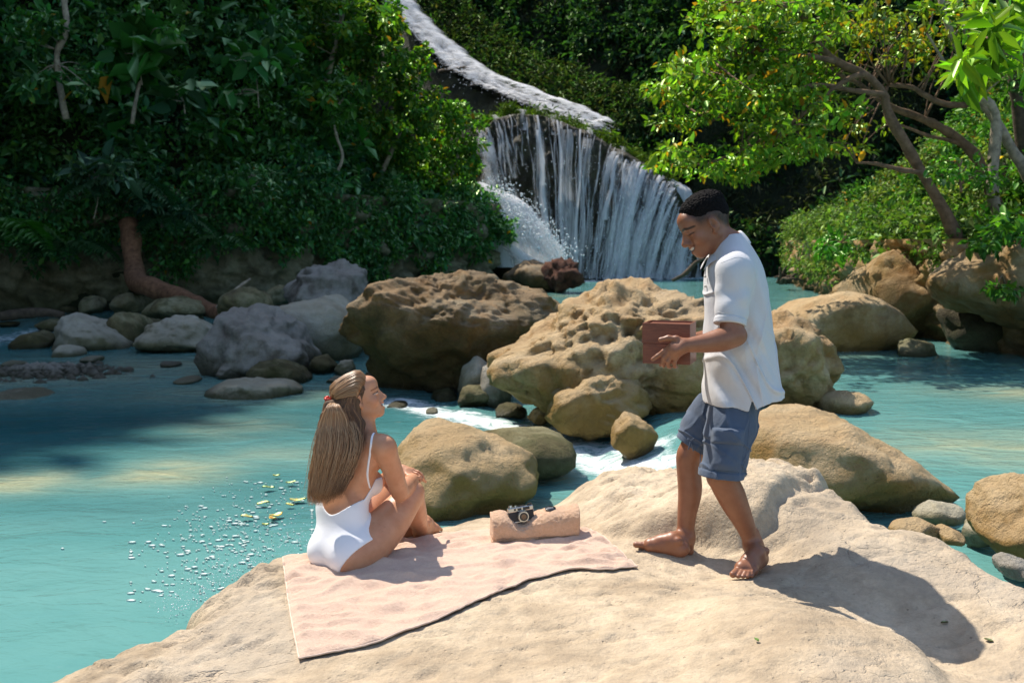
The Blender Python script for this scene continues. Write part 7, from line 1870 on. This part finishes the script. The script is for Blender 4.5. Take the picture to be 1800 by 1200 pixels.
add('rolled_towel', me, M_ROLL, None, 'tan towel rolled into a cushion at the back of the spread towel', 'towel')
def roll_top(a, s_):
    hs_ = np.linspace(.18, .02, 400); P = rc + ax_ * a + sdv * s_ + hs_[:, None] * upv
    return P[np.argmax(rt_.sample(P) < 0)]
# rangefinder camera
M_CHROME = simple_mat('satin_chrome', (0.42, 0.41, 0.39), 0.24, metal=1.0, var=0.08, scale=80)
M_LEATHER = simple_mat('black_leatherette', (0.012, 0.012, 0.013), 0.55, var=0.3, scale=600, bump_s=.5, bump_dist=.001)
M_BLACK = simple_mat('black_enamel', (0.010, 0.010, 0.012), 0.25, var=0.1)
M_GLASS = simple_mat('coated_glass', (0.10, 0.05, 0.025), 0.05, var=0.3, spec=0.9)
cb_ = roll_top(-.062, -.022) + [0, -.004, .010]
CX = unit(at(943, 905, 4.6) - at(905, 911, 4.66)); CX = unit(np.array([CX[0], .16, .10])); CZ = unit(np.array([-.10, .10, 1.0])); CYv = unit(np.cross(CZ, CX)); CZ = np.cross(CX, CYv)
cam_o = empty('film_camera', tuple(cb_), 'small black and chrome film camera resting on the rolled towel', 'camera')
K = 0.93
def cpart(name, V, F, mat, parent=None, smooth=False):
    V = np.asarray(V) * K; Wd = cb_ + V[:, :1] * CX + V[:, 1:2] * CYv + V[:, 2:] * CZ
    me = bpy.data.meshes.new(name); me.from_pydata([tuple(x) for x in Wd], [], [list(map(int, f)) for f in F]); 
    if smooth: me.polygons.foreach_set('use_smooth', np.ones(len(me.polygons), bool))
    o = add(name, me, mat); return keep(o, parent or cam_o)
def cyl(a, b, r0, r1, n=24):
    v, q, t = tube([a, b], [r0, r1], n); return v, list(map(list, q)) + list(map(list, t))
V, F = block((-.064, -.016, .0), (.064, .016, .052), .005); body = cpart('camera_body', V, F, M_LEATHER)
V, F = block((-.0645, -.0165, .0505), (.0645, .0165, .073), .004); topp = cpart('top_plate', V, F, M_CHROME)
V, F = block((-.0645, -.0165, -.004), (.0645, .0165, .0025), .002); cpart('base_plate', V, F, M_CHROME)
for lo, hi, nm in [((.012, -.0185, .055), (.046, -.016, .069), 'viewfinder_window'), ((-.016, -.0185, .056), (.004, -.016, .067), 'rangefinder_window'), ((-.034, -.0182, .057), (-.024, -.016, .067), 'light_window')]:
    V, F = block(lo, hi, .0008); cpart(nm, V, F, M_BLACK, topp)
for x, r, h in [(-.048, .0105, .012), (-.022, .007, .008), (.050, .012, .009)]:
    V, F = cyl((x, 0, .0725), (x, 0, .0725 + h), r, r * .93); cpart('dial', V, F, M_CHROME if x < 0 else M_BLACK, topp)
V, F = block((-.012, -.009, .0732), (.022, .009, .0775), .001); cpart('hot_shoe', V, F, M_BLACK, topp)
V, F = cyl((.006, -.015, .026), (.006, -.028, .026), .0285, .028); lens = cpart('lens', V, F, M_CHROME)
for a, b, r0, r1, mt, nm in [(-.0275, -.036, .0262, .0262, M_BLACK, 'focus_ring'), (-.0355, -.041, .0270, .0265, M_CHROME, 'aperture_ring'), (-.0405, -.046, .0250, .0255, M_CHROME, 'lens_rim'), (-.0455, -.0462, .0215, .0210, M_BLACK, 'front_bezel'), (-.0461, -.0466, .0135, .0128, M_GLASS, 'front_glass')]:
    V, F = cyl((.006, a, .026), (.006, b, .026), r0, r1, 32); cpart(nm, V, F, mt, lens)
for x in (-1, 1):
    V, F = cyl((x * .0645, 0, .045), (x * .069, 0, .045), .0035, .0035, 10); cpart('strap_lug', V, F, M_CHROME)
# lens cap
lp = roll_top(.075, -.01); cap_v, cap_q, cap_t = tube([np.zeros(3), (0, 0, .004), (0, 0, .0055)], [.0255, .0258, .0235], 36)
nx = unit(ax_); ny = unit(np.cross((0, -.18, 1), nx)); nz = np.cross(nx, ny); nz = nz if nz[2] > 0 else -nz
W_ = lambda V: lp + np.asarray(V)[:, :1] * nx + np.asarray(V)[:, 1:2] * ny + np.asarray(V)[:, 2:] * nz + nz * .002
lc = add('lens_cap', mesh_from('lens_cap', W_(cap_v), cap_q, cap_t), M_BLACK, None, 'round black lens cap lying beside the film camera', 'lens cap')
V, F = block((-.014, -.0016, .0056), (.014, .0016, .0062), 0)
me = bpy.data.meshes.new('lettering_bar'); me.from_pydata([tuple(x) for x in W_(V)], [], F); keep(add('lettering_bar', me, simple_mat('white_print', (.6, .6, .6), .5)), lc)
del rt_
# ------------------------------------------------------------------ floating foam, leaves, drops by the near edge
r_ = np.random.default_rng(71)
bag = Bag(); spots = []
for k in range(560):
    px = np.clip(r_.normal(410, 95), 230, 548); py = 985 - .35 * (px - 300) + r_.normal(0, 52)
    if py > 1065 or py < 840: continue
    spots.append((px, py, r_.choice([.003, .005, .008, .014], p=[.35, .35, .2, .1])))
for px, py in [(110, 965), (183, 918), (235, 920), (290, 925)]: spots.append((px, py, .008))
for px, py, s_ in spots:
    c = atz(px, py, .0); n = 9; a = np.arange(n) / n * 2 * math.pi
    rr = s_ * (0.55 + .8 * r_.random(n)); rr = .5 * rr + .25 * (np.roll(rr, 1) + np.roll(rr, -1))
    top = np.column_stack([c[0] + rr * np.cos(a) * 1.8, c[1] + rr * np.sin(a), np.full(n, .010)])
    low = top.copy(); low[:, 2] = .002; low[:, :2] = c[:2] + (low[:, :2] - c[:2]) * 1.1
    V = np.vstack([top, low, [c[0], c[1], .0115]]); j = np.arange(n)
    bag.add(V, q=np.stack([j, n + j, n + (j + 1) % n, (j + 1) % n], 1)[:, ::-1], t=np.stack([np.full(n, 2 * n), j, (j + 1) % n], 1))
add('foam_flecks', bag.mesh('foam_flecks'), simple_mat('foam', (.52, .64, .62), .7, var=.1), kind='stuff', label='white foam flecks drifting on the water left of the woman', category='foam')
bag = Bag()
edge = [(548, 945), (500, 975), (440, 1000), (390, 1030), (350, 1060), (300, 1085)]
for k in range(900):
    t = r_.random() * 4.999; i = int(t); f = t - i
    x = edge[i][0] * (1 - f) + edge[i + 1][0] * f; y = edge[i][1] * (1 - f) + edge[i + 1][1] * f
    o = abs(r_.normal(0, 34)); px = x - o * .65 + r_.normal(0, 8); py = y - o * .55 + r_.normal(0, 6)
    Yd = atz(px, py, .02)[1]; s_ = .0012 + .0034 * r_.random() ** 3
    bag.add(ICO_V * s_ + at(px, py, Yd * (1 - .06 * r_.random())), t=ICO_T)
add('splash_drops', bag.mesh('splash_drops'), M_DROP, kind='stuff', label='fine splash drops along the rock edge by the woman', category='spray')
M_FLEAF = leaf_material('fallen_leaf', gloss=.3, trans=.2, tcol=(1, .9, .5))
LV = [(463, 890, .10, .3, (.55, .22, .02), 'single orange leaf floating furthest from the woman'), (524, 884, .13, .1, (.50, .24, .02), 'long orange leaf floating touching the woman\'s hair line'), (510, 893, .07, -.2, (.55, .30, .02), 'small yellow leaf floating just left of the woman'),
      (434, 914, .09, .0, (.50, .20, .02), 'brown-yellow leaf floating among the foam'), (486, 911, .12, .9, (.60, .26, .02), 'crumpled bright orange leaf in the middle of the floating group'), (480, 917, .08, -.7, (.55, .20, .03), 'darker leaf lying against the crumpled bright orange one'),
      (486, 841, .06, .2, (.45, .25, .03), 'tiny leaf floating nearest the pale shoal'), (472, 862, .10, .4, (.10, .10, .03), 'dull green leaf floating by the hair'), (512, 853, .09, .2, (.16, .06, .03), 'dark red leaf floating by the hair'), (467, 928, .05, .1, (.45, .33, .05), 'tiny yellow leaf floating nearest the foam flecks')]
for px, py, L_, ro, col, lb in LV:
    c = atz(px, py, .0); c[2] = .026; n = 12; t = np.linspace(0, 1, n); w = .30 * L_ * np.sin(np.pi * t ** .8) ** .8 * (1 + .15 * np.sin(t * 20))
    ca, sa = math.cos(ro), math.sin(ro); cur = .06 * L_ * np.sin(t * 5 + px)
    V = np.vstack([np.column_stack([(t - .5) * L_, w, .010 + cur]), np.column_stack([(t - .5) * L_, 0 * w, .002 + cur]), np.column_stack([(t - .5) * L_, -w, .012 + cur])])
    V = np.column_stack([c[0] + V[:, 0] * ca - V[:, 1] * sa, c[1] + V[:, 0] * sa + V[:, 1] * ca, c[2] + V[:, 2]])
    i = np.arange(n - 1); Q = np.vstack([np.stack([i, n + i, n + i + 1, i + 1], 1), np.stack([n + i, 2 * n + i, 2 * n + i + 1, n + i + 1], 1)])
    me = mesh_from('floating_leaf', V, Q); put_attr(me, 'tint', np.array(col) * (1 + .3 * pnoise(V * 90))[:, None])
    o = add('floating_leaf', me, M_FLEAF, None, lb, 'leaf', 'fallen leaves floating beside the woman'); sdm = o.modifiers.new('thickness', 'SOLIDIFY'); sdm.thickness = .002
for k, (px, py, L_, col, lb) in enumerate([(1330, 1128, .022, (.10, .20, .03), 'tiny green leaf lying on the near rock below the man'), (1660, 1097, .03, (.09, .05, .03), 'dry twig bit on the rock in the man\'s shadow'), (1738, 1128, .035, (.08, .06, .03), 'dark leaf scrap in the crack at right'), (1705, 872, .05, (.05, .12, .02), 'green leaf floating in the right trickle')]):
    p = on_shelf(px, py) if py > 900 else atz(px, py, .33); a = r_.uniform(0, 3)
    P = p + np.array([0, 0, .005]); d = np.array([math.cos(a), math.sin(a), 0]); b = np.array([-d[1], d[0], 0])
    t = np.linspace(0, 1, 8); w = .25 * L_ * np.sin(np.pi * t)
    V = np.vstack([P + np.outer(t - .5, d) * L_ + np.outer(w, b) + [0, 0, .004], P + np.outer(t - .5, d) * L_, P + np.outer(t - .5, d) * L_ - np.outer(w, b) + [0, 0, .004]])
    i = np.arange(7); Q = np.vstack([np.stack([i, 8 + i, 9 + i, i + 1], 1), np.stack([8 + i, 16 + i, 17 + i, 9 + i], 1)])
    me = mesh_from('fallen_leaf', V, Q); put_attr(me, 'tint', np.tile(col, (24, 1)))
    o = add('fallen_leaf', me, M_FLEAF, None, lb, 'leaf'); sdm = o.modifiers.new('thickness', 'SOLIDIFY'); sdm.thickness = .0015
